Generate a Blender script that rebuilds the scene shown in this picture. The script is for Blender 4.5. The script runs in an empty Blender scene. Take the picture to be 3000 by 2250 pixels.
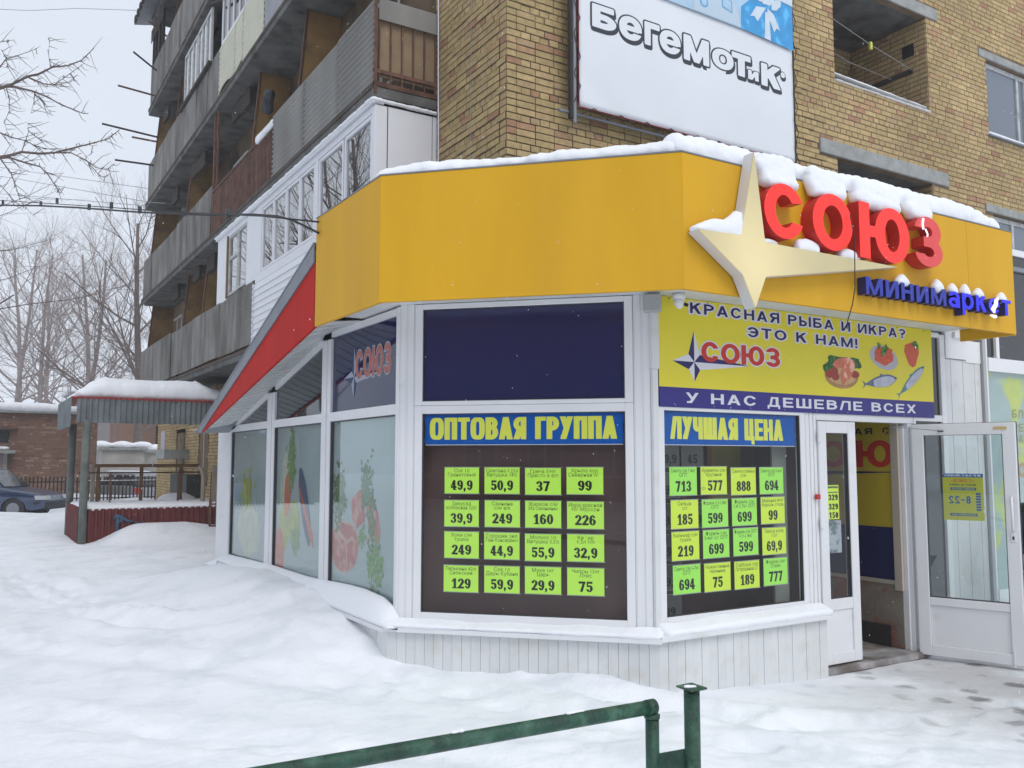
import bpy, bmesh, math, random
import numpy as np
from mathutils import Vector, Matrix, noise
scene = bpy.context.scene
COL = scene.collection
rnd = random.Random(7)
R_ = math.radians

# ------------------------------------------------------------------ camera, world, sun
cam = bpy.data.cameras.new('camera'); cam_o = bpy.data.objects.new('camera', cam); COL.objects.link(cam_o)
cam.sensor_width = 36; cam.lens = 36 * 1895 / 2212; cam.clip_end = 3000; cam.clip_start = .05
cam_o.location = (0, 0, 1.70)
cam_o.rotation_euler = (R_(90 + 5.0), 0, R_(58.4 - 90))
scene.camera = cam_o

world = bpy.data.worlds.new('World'); scene.world = world; world.use_nodes = True
wt = world.node_tree; wt.nodes.clear()
def wn(t, **k):
    n = wt.nodes.new(t)
    for a, b in k.items(): setattr(n, a, b)
    return n
SUN_EL, SUN_AZ = 50, 268
sky = wn('ShaderNodeTexSky', sky_type='NISHITA', sun_disc=False, sun_elevation=R_(SUN_EL), sun_rotation=R_(90 - SUN_AZ))
sky.air_density = 1.0; sky.dust_density = 3.0
bg = wn('ShaderNodeBackground'); bg.inputs['Strength'].default_value = 0.10
mx = wn('ShaderNodeMix', data_type='RGBA'); mx.inputs['Factor'].default_value = 0.95
tc = wn('ShaderNodeTexCoord'); mp = wn('ShaderNodeMapping'); mp.inputs['Scale'].default_value = (1, 1, 2.4)
nz = wn('ShaderNodeTexNoise'); nz.inputs['Scale'].default_value = 1.6; nz.inputs['Detail'].default_value = 4
cr = wn('ShaderNodeValToRGB')
cr.color_ramp.elements[0].position = .3; cr.color_ramp.elements[0].color = (7.1, 7.7, 8.75, 1)
cr.color_ramp.elements[1].position = .75; cr.color_ramp.elements[1].color = (7.8, 8.35, 9.25, 1)
wo = wn('ShaderNodeOutputWorld')
L = wt.links.new
L(tc.outputs['Generated'], mp.inputs[0]); L(mp.outputs[0], nz.inputs[0]); L(nz.outputs[0], cr.inputs[0])
L(sky.outputs[0], mx.inputs['A']); L(cr.outputs[0], mx.inputs['B']); L(mx.outputs['Result'], bg.inputs[0]); L(bg.outputs[0], wo.inputs[0])

sun = bpy.data.lights.new('sun', 'SUN'); sun.energy = 1.2; sun.angle = R_(35); sun.color = (1, .97, .93)
sun_o = bpy.data.objects.new('sun', sun); COL.objects.link(sun_o)
_d = Vector((math.cos(R_(SUN_AZ)) * math.cos(R_(SUN_EL)), math.sin(R_(SUN_AZ)) * math.cos(R_(SUN_EL)), math.sin(R_(SUN_EL))))
sun_o.rotation_euler = _d.to_track_quat('Z', 'Y').to_euler()
scene.view_settings.view_transform = 'Standard'; scene.view_settings.look = 'None'
scene.cycles.volume_bounces = 4
scene.view_settings.exposure = 0.10; scene.view_settings.gamma = 1; scene.view_settings.use_curve_mapping = False

# ------------------------------------------------------------------ materials
MATS = {}
def mat(name, col, rough=.7, metal=0, var=.0, vscale=3.0, bump=0, bscale=20.0, emit=0, ecol=None, spec=.4, col2=None, c2pos=(.45, .6), c2scale=4.0, streak=0, rand=0, coat=0):
    """procedural principled material: colour, soft variation, second colour in patches, fine bump"""
    if name in MATS: return MATS[name]
    m = bpy.data.materials.new(name); m.use_nodes = True; nt = m.node_tree; N = nt.nodes; K = nt.links.new
    b = N['Principled BSDF']; b.inputs['Roughness'].default_value = rough; b.inputs['Metallic'].default_value = metal
    b.inputs['Specular IOR Level'].default_value = spec
    if coat: b.inputs['Coat Weight'].default_value = coat; b.inputs['Coat Roughness'].default_value = .08
    t = N.new('ShaderNodeTexCoord'); src = t.outputs['Object']
    if streak:
        mpn = N.new('ShaderNodeMapping'); mpn.inputs['Scale'].default_value = (1, 1, streak); K(src, mpn.inputs[0]); ssrc = mpn.outputs[0]
    else: ssrc = src
    rgb = N.new('ShaderNodeRGB'); rgb.outputs[0].default_value = (*col, 1); out = rgb.outputs[0]
    if col2:
        n = N.new('ShaderNodeTexNoise'); n.inputs['Scale'].default_value = c2scale; n.inputs['Detail'].default_value = 6; K(ssrc, n.inputs[0])
        mr = N.new('ShaderNodeMapRange'); mr.inputs[1].default_value = c2pos[0]; mr.inputs[2].default_value = c2pos[1]; K(n.outputs[0], mr.inputs[0])
        x = N.new('ShaderNodeMix'); x.data_type = 'RGBA'; K(mr.outputs[0], x.inputs['Factor']); K(out, x.inputs['A']); x.inputs['B'].default_value = (*col2, 1); out = x.outputs['Result']
    if var:
        n = N.new('ShaderNodeTexNoise'); n.inputs['Scale'].default_value = vscale; n.inputs['Detail'].default_value = 5; K(ssrc, n.inputs[0])
        mr = N.new('ShaderNodeMapRange'); mr.inputs[1].default_value = .3; mr.inputs[2].default_value = .7; mr.inputs[3].default_value = 1 - var; mr.inputs[4].default_value = 1 + var; K(n.outputs[0], mr.inputs[0])
        h = N.new('ShaderNodeHueSaturation'); K(mr.outputs[0], h.inputs['Value']); K(out, h.inputs['Color']); out = h.outputs[0]
    if rand:
        oi = N.new('ShaderNodeObjectInfo'); mr = N.new('ShaderNodeMapRange'); mr.inputs[3].default_value = 1 - rand; mr.inputs[4].default_value = 1 + rand; K(oi.outputs['Random'], mr.inputs[0])
        h = N.new('ShaderNodeHueSaturation'); K(mr.outputs[0], h.inputs['Value']); K(out, h.inputs['Color']); out = h.outputs[0]
    K(out, b.inputs['Base Color'])
    if bump:
        n = N.new('ShaderNodeTexNoise'); n.inputs['Scale'].default_value = bscale; n.inputs['Detail'].default_value = 6; K(src, n.inputs[0])
        bp = N.new('ShaderNodeBump'); bp.inputs['Strength'].default_value = bump; bp.inputs['Distance'].default_value = .02; K(n.outputs[0], bp.inputs['Height']); K(bp.outputs[0], b.inputs['Normal'])
    if emit:
        b.inputs['Emission Color'].default_value = (*(ecol or col), 1); b.inputs['Emission Strength'].default_value = emit
    MATS[name] = m; return m

def glass(name, tint=(1, 1, 1), refl=.12, rough=.01, trans=True, body=(.02, .02, .02)):
    if name in MATS: return MATS[name]
    m = bpy.data.materials.new(name); m.use_nodes = True; nt = m.node_tree; N = nt.nodes; K = nt.links.new; N.clear()
    o = N.new('ShaderNodeOutputMaterial'); g = N.new('ShaderNodeBsdfGlossy'); g.inputs['Roughness'].default_value = rough
    if trans: a = N.new('ShaderNodeBsdfTransparent'); a.inputs[0].default_value = (*tint, 1)
    else: a = N.new('ShaderNodeBsdfDiffuse'); a.inputs[0].default_value = (*body, 1)
    f = N.new('ShaderNodeLayerWeight'); f.inputs[0].default_value = .5
    pw = N.new('ShaderNodeMath'); pw.operation = 'POWER'; pw.inputs[1].default_value = 4.5; K(f.outputs['Facing'], pw.inputs[0])
    ad = N.new('ShaderNodeMath'); ad.operation = 'MULTIPLY_ADD'; ad.inputs[1].default_value = .9; ad.inputs[2].default_value = refl; ad.use_clamp = True; K(pw.outputs[0], ad.inputs[0])
    x = N.new('ShaderNodeMixShader'); K(ad.outputs[0], x.inputs[0]); K(a.outputs[0], x.inputs[1]); K(g.outputs[0], x.inputs[2]); K(x.outputs[0], o.inputs[0])
    MATS[name] = m; return m

def brick_mat(name, c1, c2, c3, rough=.9):
    m = bpy.data.materials.new(name); m.use_nodes = True; nt = m.node_tree; N = nt.nodes; K = nt.links.new
    b = N['Principled BSDF']; b.inputs['Roughness'].default_value = rough; b.inputs['Specular IOR Level'].default_value = .2
    oi = N.new('ShaderNodeObjectInfo'); ge = N.new('ShaderNodeNewGeometry')
    s = N.new('ShaderNodeMath'); s.operation = 'ADD'; K(oi.outputs['Random'], s.inputs[0]); K(ge.outputs['Random Per Island'], s.inputs[1])
    fr = N.new('ShaderNodeMath'); fr.operation = 'FRACT'; K(s.outputs[0], fr.inputs[0])
    r = N.new('ShaderNodeValToRGB'); e = r.color_ramp.elements
    e[0].position = 0; e[0].color = (*[v * .86 for v in c1], 1); e[1].position = .55; e[1].color = (*c1, 1)
    k = e.new(.56); k.color = (*c2, 1); k = e.new(.86); k.color = (*[v * 1.12 for v in c1], 1); k = e.new(.95); k.color = (*c3, 1); k = e.new(1); k.color = (*[v * .85 for v in c3], 1)
    K(fr.outputs[0], r.inputs[0])
    # large damp/dirty zones and small blotches
    n = N.new('ShaderNodeTexNoise'); n.inputs['Scale'].default_value = .55; n.inputs['Detail'].default_value = 4; K(ge.outputs['Position'], n.inputs[0])
    n2 = N.new('ShaderNodeTexNoise'); n2.inputs['Scale'].default_value = 16; n2.inputs['Detail'].default_value = 8; K(ge.outputs['Position'], n2.inputs[0])
    m1 = N.new('ShaderNodeMapRange'); m1.inputs[1].default_value = .35; m1.inputs[2].default_value = .65; m1.inputs[3].default_value = .84; m1.inputs[4].default_value = 1.1; K(n.outputs[0], m1.inputs[0])
    m2 = N.new('ShaderNodeMapRange'); m2.inputs[1].default_value = .3; m2.inputs[2].default_value = .7; m2.inputs[3].default_value = .82; m2.inputs[4].default_value = 1.12; K(n2.outputs[0], m2.inputs[0])
    mm = N.new('ShaderNodeMath'); mm.operation = 'MULTIPLY'; K(m1.outputs[0], mm.inputs[0]); K(m2.outputs[0], mm.inputs[1])
    h = N.new('ShaderNodeHueSaturation'); K(mm.outputs[0], h.inputs['Value']); K(r.outputs[0], h.inputs['Color']); K(h.outputs[0], b.inputs['Base Color'])
    bp = N.new('ShaderNodeBump'); bp.inputs['Strength'].default_value = .5; bp.inputs['Distance'].default_value = .006; K(n2.outputs[0], bp.inputs['Height']); K(bp.outputs[0], b.inputs['Normal'])
    MATS[name] = m; return m

M_brick = brick_mat('yellow_brick', (.50, .375, .185), (.44, .31, .175), (.43, .25, .15))
M_redbrick = brick_mat('brown_brick', (.27, .155, .11), (.20, .10, .07), (.38, .26, .20))
M_mortar = mat('mortar', (.21, .155, .105), .95, var=.25, vscale=5, bump=.5, bscale=60, spec=.1)
M_snow = mat('snow', (.86, .88, .92), .75, var=.02, vscale=1.2, bump=.35, bscale=14, spec=.2)
M_white = mat('white_plastic', (.76, .77, .79), .35, var=.03, vscale=2, col2=(.62, .62, .60), c2pos=(.62, .85), c2scale=5)
M_white2 = mat('white_siding', (.68, .695, .70), .42, var=.06, vscale=2, col2=(.58, .57, .52), c2pos=(.50, .85), c2scale=6, rand=.03)
M_gasket = mat('dark_gasket', (.06, .06, .065), .6)
M_yellow = mat('yellow_composite_panel', (.68, .375, .018), .5, var=.06, vscale=2.2, spec=.16, streak=.22, col2=(.60, .33, .03), c2pos=(.5, .85), c2scale=1.4)
M_red = mat('red_metal_fascia', (.48, .018, .013), .6, var=.08, spec=.1, streak=.3)
M_grey_metal = mat('grey_sheet_metal', (.22, .24, .27), .45, .3, var=.12)
M_conc = mat('concrete', (.135, .135, .13), .9, var=.25, vscale=3, bump=.4, bscale=30, col2=(.06, .058, .052), c2pos=(.5, .75), c2scale=2.2, spec=.15)
M_conc_l = mat('light_concrete', (.33, .34, .33), .9, var=.15, vscale=6, bump=.5, bscale=40, spec=.15)
M_panel = mat('grey_cement_sheet', (.225, .218, .205), .85, var=.18, vscale=2.5, col2=(.11, .102, .09), c2pos=(.42, .68), c2scale=1.9, rand=.16, spec=.2, streak=.35)
M_corr = mat('weathered_corrugated_sheet', (.27, .265, .25), .8, var=.14, vscale=3, col2=(.17, .165, .155), c2pos=(.45, .75), c2scale=1.5, rand=.07, streak=.4)
M_rust = mat('brown_painted_metal', (.13, .062, .042), .7, var=.35, vscale=6, rand=.3)
M_dark = mat('dark_timber', (.045, .036, .032), .9, var=.3)
M_ochre = mat('ochre_board', (.25, .15, .055), .85, var=.3, vscale=2.5, rand=.25, col2=(.13, .085, .045), c2pos=(.5, .7), c2scale=2)
M_tan = mat('tan_board', (.28, .20, .12), .8, var=.12, vscale=5)
M_cream = mat('cream_siding', (.55, .54, .43), .6, var=.06, rand=.03)
M_glass_d = glass('window_glass', refl=.10, trans=False, body=(.016, .018, .02))
M_glass_r = glass('balcony_glass', refl=.46, trans=False, body=(.02, .024, .028))
M_glass_t = glass('clear_glass', tint=(.97, .98, .98), refl=.018)
M_glass_door = glass('door_glass', tint=(.90, .95, .95), refl=.05)
M_green = mat('green_enamel', (.016, .068, .042), .42, var=.4, vscale=14, col2=(.05, .13, .085), c2pos=(.5, .66), c2scale=11, bump=.5, bscale=55, spec=.45)
M_black = mat('black_rubber', (.015, .015, .017), .6)
M_ink = mat('black_ink', (.008, .016, .008), .6)
M_inkg = mat('grey_ink', (.09, .17, .05), .6)

# ------------------------------------------------------------------ object helpers
class MB:
    """collects shapes that end up as ONE mesh object"""
    def __init__(s): s.v = []; s.f = []
    def poly(s, pts, faces):
        n = len(s.v); s.v += [tuple(p) for p in pts]; s.f += [tuple(n + i for i in f) for f in faces]; return s
    def hexa(s, p):   # 8 corners: bottom 4 ccw, top 4 ccw
        return s.poly(p, [(3, 2, 1, 0), (4, 5, 6, 7), (0, 1, 5, 4), (1, 2, 6, 5), (2, 3, 7, 6), (3, 0, 4, 7)])
    def box(s, x0, x1, y0, y1, z0, z1):
        return s.hexa([(x0, y0, z0), (x1, y0, z0), (x1, y1, z0), (x0, y1, z0), (x0, y0, z1), (x1, y0, z1), (x1, y1, z1), (x0, y1, z1)])
    def fbox(s, F, u0, u1, z0, z1, d0, d1):   # box in a wall's frame; d grows outwards
        return s.hexa([F.p(u0, z0, d1), F.p(u1, z0, d1), F.p(u1, z0, d0), F.p(u0, z0, d0), F.p(u0, z1, d1), F.p(u1, z1, d1), F.p(u1, z1, d0), F.p(u0, z1, d0)])
    def prism(s, pts, off):   # polygon pts extruded by vector off
        n = len(pts); q = [tuple(Vector(p) + Vector(off)) for p in pts]
        return s.poly(list(pts) + q, [tuple(range(n)), tuple(range(2 * n - 1, n - 1, -1))] + [((i + 1) % n, i, n + i, n + (i + 1) % n) for i in range(n)])
    def tube(s, pts, r, sides=8, r1=None, cap=True):
        pts = [Vector(p) for p in pts]; k = len(pts); rings = []; n0 = len(s.v); prev = None
        for i, p in enumerate(pts):
            t = (pts[min(i + 1, k - 1)] - pts[max(i - 1, 0)]); t = t.normalized() if t.length > 1e-9 else Vector((0, 0, 1))
            if prev is None: a = Vector((0, 0, 1)) if abs(t.z) < .9 else Vector((1, 0, 0)); x = t.cross(a).normalized()
            else: x = (prev - t * prev.dot(t)); x = x.normalized() if x.length > 1e-6 else t.orthogonal().normalized()
            prev = x; y = t.cross(x)
            rr = r if r1 is None else r + (r1 - r) * i / max(1, k - 1)
            if isinstance(r, (list, tuple)): rr = r[i]
            for j in range(sides):
                a = 2 * math.pi * j / sides; s.v.append(tuple(p + x * math.cos(a) * rr + y * math.sin(a) * rr))
        for i in range(k - 1):
            for j in range(sides):
                a = n0 + i * sides + j; b = n0 + i * sides + (j + 1) % sides; s.f.append((a, b, b + sides, a + sides))
        if cap:
            s.f.append(tuple(n0 + j for j in range(sides))[::-1]); s.f.append(tuple(n0 + (k - 1) * sides + j for j in range(sides)))
        return s
    def build(s, name, m, parent=None, smooth=False, bevel=0):
        me = bpy.data.meshes.new(name); me.from_pydata(s.v, [], s.f); me.validate()
        bm = bmesh.new(); bm.from_mesh(me); bmesh.ops.recalc_face_normals(bm, faces=bm.faces)
        if bevel: bmesh.ops.bevel(bm, geom=list(bm.edges), offset=bevel, segments=1, affect='EDGES', clamp_overlap=True)
        bm.to_mesh(me); bm.free()
        if smooth: me.polygons.foreach_set('use_smooth', [True] * len(me.polygons))
        me.materials.append(m)
        o = bpy.data.objects.new(name, me); COL.objects.link(o)
        if parent: o.parent = parent; o.matrix_parent_inverse = parent.matrix_basis.inverted()
        return o

def tag(o, label=None, cat=None, group=None, kind=None):
    if label: o['label'] = label
    if cat: o['category'] = cat
    if group: o['group'] = group
    if kind: o['kind'] = kind
    return o
def thing(name, loc, label, cat, group=None, rz=0):
    o = bpy.data.objects.new(name, None); COL.objects.link(o); o.location = loc; o.rotation_euler = (0, 0, rz); o.empty_display_size = .2
    return tag(o, label, cat, group)
class Fr:
    def __init__(s, o, u, n): s.o = Vector((*o, 0)); s.u = Vector((*u, 0)).normalized(); s.n = Vector((*n, 0)).normalized()
    def p(s, u, z, d=0): q = s.o + s.u * u + s.n * d; return (q.x, q.y, z)

# ------------------------------------------------------------------ lettering: glyphs as polygon CSG, contoured
class G:
    def __init__(s, W, lo=-.45, hi=1.35, res=40, pad=.25):
        s.res = res; s.x = np.arange(-pad, W + pad + 1e-6, 1 / res); s.y = np.arange(lo, hi + 1e-6, 1 / res)
        s.X, s.Y = np.meshgrid(s.x, s.y)
    def P(s, pts):
        X, Y = s.X, s.Y; d = np.full(X.shape, 1e9); ins = np.zeros(X.shape, bool); n = len(pts)
        for i in range(n):
            ax, ay = pts[i]; bx, by = pts[(i + 1) % n]; ex, ey = bx - ax, by - ay; L2 = ex * ex + ey * ey
            if L2 < 1e-12: continue
            t = np.clip(((X - ax) * ex + (Y - ay) * ey) / L2, 0, 1)
            d = np.minimum(d, (X - ax - t * ex) ** 2 + (Y - ay - t * ey) ** 2)
            if ay != by:
                c = ((ay > Y) != (by > Y)) & (X < (bx - ax) * (Y - ay) / (by - ay) + ax); ins ^= c
        d = np.sqrt(d); return np.where(ins, -d, d)
    def R(s, x0, y0, x1, y1): return s.P([(x0, y0), (x1, y0), (x1, y1), (x0, y1)])
    def E(s, x0, y0, x1, y1, n=2.0):
        cx, cy, a, b = (x0 + x1) / 2, (y0 + y1) / 2, (x1 - x0) / 2, (y1 - y0) / 2; pts = []
        for i in range(40):
            t = 2 * math.pi * i / 40; c, q = math.cos(t), math.sin(t)
            pts.append((cx + a * math.copysign(abs(c) ** (2 / n), c), cy + b * math.copysign(abs(q) ** (2 / n), q)))
        return s.P(pts)
    def RR(s, x0, y0, x1, y1, rx):   # box with a rounded right side
        b = (y1 - y0) / 2; rx = min(rx, x1 - x0); pts = [(x0, y0)]
        for i in range(17):
            t = -math.pi / 2 + math.pi * i / 16; pts.append((x1 - rx + rx * math.cos(t), (y0 + y1) / 2 + b * math.sin(t)))
        return s.P(pts + [(x0, y1)])
U = lambda *a: np.minimum.reduce(a)
D = lambda a, *b: np.maximum.reduce([a] + [-x for x in b])

CAPW = dict(zip('АБВГДЕЗИКЛМНОПРСТУФХЦЧШЬЫЭЮЯ', (1, .9, .92, .75, 1, .84, .86, .98, .95, .98, 1.14, .94, 1.06, .94, .88, .98, .88, .92, 1.1, .95, .98, .88, 1.28, .88, 1.2, .98, 1.34, .92)))
CAPW['Ж'] = 1.3
LOWW = dict(zip('абвгдезийклмнопрстуеья', (.92, 1, .9, .75, 1, 1, .85, .95, .95, .9, .95, 1.2, .92, 1, .92, .98, .9, .85, .9, .98, .9, .9)))
CACHE = {}
def glyph(ch, st):
    wk, v, h, n, res, serif = st['w'], st['v'], st['h'], st.get('n', 2.0), st.get('res', 40), st.get('serif', 0)
    low = ch.islower(); c = ch
    W = (LOWW.get(ch, .9) if low else CAPW.get(ch, .7 if ch.isdigit() else .5)) * wk
    if ch in ',.!°-«»:()/%': W = {',': .3, '.': .3, '!': .3, '°': .3, '-': .5, '«': .6, '»': .6, ':': .3, '(': .35, ')': .35, '/': .4, '%': 1}[ch] * max(wk, .7)
    if ch == '?': W = .8 * wk
    g = G(W, res=res); P, R, E, RR = g.P, g.R, g.E, g.RR
    c = ch.upper() if low and ch not in 'аре' else ch
    ring = lambda x0, y0, x1, y1: D(E(x0, y0, x1, y1, n), E(x0 + v, y0 + h, x1 - v, y1 - h, n))
    bowl = lambda y0, y1, x1=W: D(RR(0, y0, x1, y1, x1 * .5), RR(v, y0 + h, x1 - v, y1 - h, (x1 - 2 * v) * .6 + .02))
    st_l = R(0, 0, v, 1); st_r = R(W - v, 0, W, 1); sl = v * 1.06
    f = None
    if c == 'А': f = U(P([(0, 0), (sl, 0), (W / 2 + sl / 2, 1), (W / 2 - sl / 2, 1)]), P([(W, 0), (W - sl, 0), (W / 2 - sl / 2, 1), (W / 2 + sl / 2, 1)]), R(W * .24, .2, W * .76, .2 + h))
    elif c == 'Б': f = U(st_l, R(0, 1 - h, W * .9, 1), bowl(0, .6))
    elif c == 'В': f = U(bowl(.47, 1, W * .95), bowl(0, .47 + h))
    elif c == 'Г': f = U(st_l, R(0, 1 - h, W, 1))
    elif c == 'Д': f = U(P([(W * .12, 0), (W * .12 + v * .8, 0), (W * .28 + v * .8, 1), (W * .28, 1)]), R(W * .28, 1 - h, W * .88, 1), R(W * .88 - v, 0, W * .88, 1), R(0, 0, W, h), R(0, -.2, v * .65, h), R(W - v * .65, -.2, W, h))
    elif c in 'Е': f = U(st_l, R(0, 1 - h, W, 1), R(0, 0, W, h), R(0, .5 - h / 2, W * .92, .5 + h / 2))
    elif c in 'З3':
        w2 = W; a = D(ring(0, .5 - h * .5, w2 * .96, 1), R(-.2, .5 - h, w2 * .5, .76)); b = D(ring(-.0, 0, w2, .5 + h * .5), R(-.2, .25, w2 * .5, .5 + h))
        f = U(a, b, R(w2 * .32, .5 - h / 2, w2 * .6, .5 + h / 2))
    elif c in 'ИЙ': f = U(st_l, st_r, P([(v * .3, 0), (v * 1.25, 0), (W - v * .3, 1), (W - v * 1.25, 1)]))
    elif c == 'К': f = U(st_l, P([(v * .9, .34), (v * .9, .62), (W - v * 1.3, 1), (W - v * .02, 1)]), P([(W * .36, .62), (W * .36 + v * .1, .42), (W - v * 1.25, 0), (W, 0), (W * .36 + v * 1.0, .66)]))
    elif c == 'Л': f = U(P([(-.02, 0), (v * .8, 0), (W * .26 + v * .85, 1), (W * .24, 1)]), R(W * .24, 1 - h, W, 1), st_r)
    elif c == 'М': f = U(R(0, 0, v * .9, 1), R(W - v * .9, 0, W, 1), P([(0, 1), (v * 1.12, 1), (W / 2 + v * .42, .0), (W / 2 - v * .42, .0)]), P([(W, 1), (W - v * 1.12, 1), (W / 2 - v * .42, .0), (W / 2 + v * .42, .0)]))
    elif c == 'Ж': f = U(R(W / 2 - v / 2, 0, W / 2 + v / 2, 1), P([(0, 0), (sl, 0), (W, 1), (W - sl, 1)]), P([(W, 0), (W - sl, 0), (0, 1), (sl, 1)]))
    elif c == 'Н': f = U(st_l, st_r, R(0, .5 - h / 2, W, .5 + h / 2))
    elif c in 'О0°':
        if c == '°': f = ring(0, .72, W, 1.0) if False else D(E(0, .66, W, 1.0), E(W * .3, .77, W * .7, .89))
        else: f = ring(0, 0, W, 1)
    elif c == 'П': f = U(st_l, st_r, R(0, 1 - h, W, 1))
    elif c == 'Р': f = U(st_l, bowl(.4, 1))
    elif c == 'С': f = D(ring(0, 0, W, 1), P([(W * .56, .345), (W * 1.3, .25), (W * 1.3, .75), (W * .56, .655)]))
    elif c == 'Т': f = U(R(0, 1 - h, W, 1), R(W / 2 - v / 2, 0, W / 2 + v / 2, 1))
    elif c == 'У': f = U(P([(W - sl, 1), (W, 1), (W * .46, 0), (W * .46 - sl, 0)]), P([(0, 1), (sl, 1), (W * .64, .34), (W * .5, .2)]), R(W * .08, 0, W * .4, h))
    elif c == 'Ф': f = U(R(W / 2 - v / 2, -.03, W / 2 + v / 2, 1.03), ring(0, .17, W, .83))
    elif c == 'Х': f = U(P([(0, 0), (sl * 1.1, 0), (W, 1), (W - sl * 1.1, 1)]), P([(W, 0), (W - sl * 1.1, 0), (0, 1), (sl * 1.1, 1)]))
    elif c == 'Ц': f = U(R(0, 0, v, 1), R(W * .9 - v, 0, W * .9, 1), R(0, 0, W, h), R(W - v * .7, -.2, W, h))
    elif c == 'Ч': f = U(st_r, R(0, .55, v, 1), D(E(0, .36, W * 1.1, 1.2, n), E(v, .36 + h, W * 1.1 - v, 1.2, n), R(-.2, .6, W * 2, 1.5), R(W - v * .5, 0, W * 2, 1.5)))
    elif c == 'Ш': f = U(st_l, st_r, R(W / 2 - v / 2, 0, W / 2 + v / 2, 1), R(0, 0, W, h))
    elif c == 'Ь': f = U(st_l, bowl(0, .6))
    elif c == 'Ы': f = U(st_l, bowl(0, .6, W * .66), st_r)
    elif c == 'Э': f = U(D(ring(0, 0, W, 1), P([(W * .44, .33), (-W * .3, .25), (-W * .3, .75), (W * .44, .67)])), R(W * .3, .5 - h / 2, W - v * .5, .5 + h / 2))
    elif c == 'Ю': f = U(st_l, R(0, .5 - h / 2, W * .4, .5 + h / 2), ring(W * .3, 0, W, 1))
    elif c == 'Я':
        m = lambda pts: [(W - x, y) for x, y in pts]
        f = None; g2 = G(W, res=res); b1 = bowl(.4, 1); b1 = U(b1, st_l); # mirrored P
        b1 = np.array([np.interp(W - g.x, g.x, row, left=1, right=1) for row in b1])
        f = U(b1, P([(0, 0), (sl * 1.1, 0), (W * .6, .45), (W * .3, .5)]))
    elif ch == 'а': f = U(D(ring(.02, .3, W - .0, 1), R(-.2, -.2, W * .55, .74)), D(ring(.02, .3, W, 1), R(-.2, -.2, W * 1.2, .70)), R(W - v, 0, W, .72), ring(0, 0, W * .95, .62))
    elif ch == 'р': f = U(R(0, -.38, v, 1), ring(0, 0, W, 1))
    elif ch == 'е': f = U(D(ring(0, 0, W, 1), P([(W * .55, .28), (W * 1.3, .24), (W * 1.3, .46), (W * .55, .46)])), R(v * .5, .42, W - v * .5, .42 + h * .8))
    elif c == '1': f = U(R(W * .42, 0, W * .42 + v, 1), P([(W * .1, .74), (W * .42 + .02, 1), (W * .42 + .02, .78), (W * .1, .66)]));
    elif c == '2': f = U(D(ring(0, .42, W, 1), R(-.2, .2, W * .52, .72), R(-.2, .3, W * 1.2, .6)), P([(0, h * .6), (v * .9, h * .6), (W, .62), (W, .72), (W - v, .72), (W - v * 1.3, .56)]), R(0, 0, W, max(h, .16)))
    elif c == '4': f = U(R(W * .78 - v, 0, W * .78, 1), R(0, .22, W, .22 + max(h, .13)), P([(0, .22), (0, .36), (W * .78 - v, 1), (W * .78 - v + .02, .8), (h * .9, .26)]))
    elif c == '5': f = U(D(ring(0, 0, W, .66), R(-.2, .24, W * .5, .8)), R(W * .12, .84, W * .95, 1), P([(W * .12, .48), (W * .12 + h, .48), (W * .12 + h * 1.3, 1), (W * .12, 1)]), D(R(W * .12, .5, W * .5, .62), R(0, 0, 0, 0)))
    elif c in '69':
        f = U(ring(0, 0, W, .62), D(ring(0, 0, W * 1.0, 1), R(-.2, -.2, W * 1.2, .3), P([(W * .5, .3), (W * 1.3, .3), (W * 1.3, .76), (W * .5, .76)])), )
        if c == '9': f = np.array([np.interp(W - g.x, g.x, row, left=1, right=1) for row in f]); f = np.array([np.interp(1 - g.y, g.y, f[:, i], left=1, right=1) for i in range(f.shape[1])]).T
    elif c == '7': f = U(R(0, 1 - max(h, .17), W, 1), P([(W * .2, 0), (W * .2 + v * 1.0, 0), (W, 1), (W - v * .8, 1)]))
    elif c == '8': f = U(ring(W * .05, .5 - h * .5, W * .95, 1), ring(0, 0, W, .5 + h * .5))
    elif c == ',': f = U(E(0, 0, W * .8, .2), P([(W * .3, .1), (W * .8, .1), (W * .6, -.12), (W * .1, -.2)]))
    elif c == '.': f = E(0, 0, W * .8, .2)
    elif c == '!': f = U(R(0, .32, v, 1), R(0, 0, v, .2))
    elif c == '?': f = U(D(ring(0, .38, W, 1), R(-.2, .2, W * .5, .74)), R(W * .5 - v / 2, .26, W * .5 + v / 2, .38 + h), R(W * .5 - v / 2, 0, W * .5 + v / 2, .18))
    elif c == '-': f = R(0, .38, W, .38 + max(h, .14))
    elif c in '«»':
        s = 1 if c == '»' else -1; x = lambda q: q if s > 0 else W - q
        f = U(*[P([(x(a), .7), (x(a + .1), .7), (x(a + .28), .4), (x(a + .1), .1), (x(a), .1), (x(a + .16), .4)]) for a in (0, W * .45)])
    else: f = R(0, 0, 0, 0)
    if serif and c == '1': f = U(f, R(W * .14, 0, W * .42 + v * 1.8, .06))
    if serif and c == '4': f = U(f, R(W * .5, 0, W * .95, .06))
    return W, g, f

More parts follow.
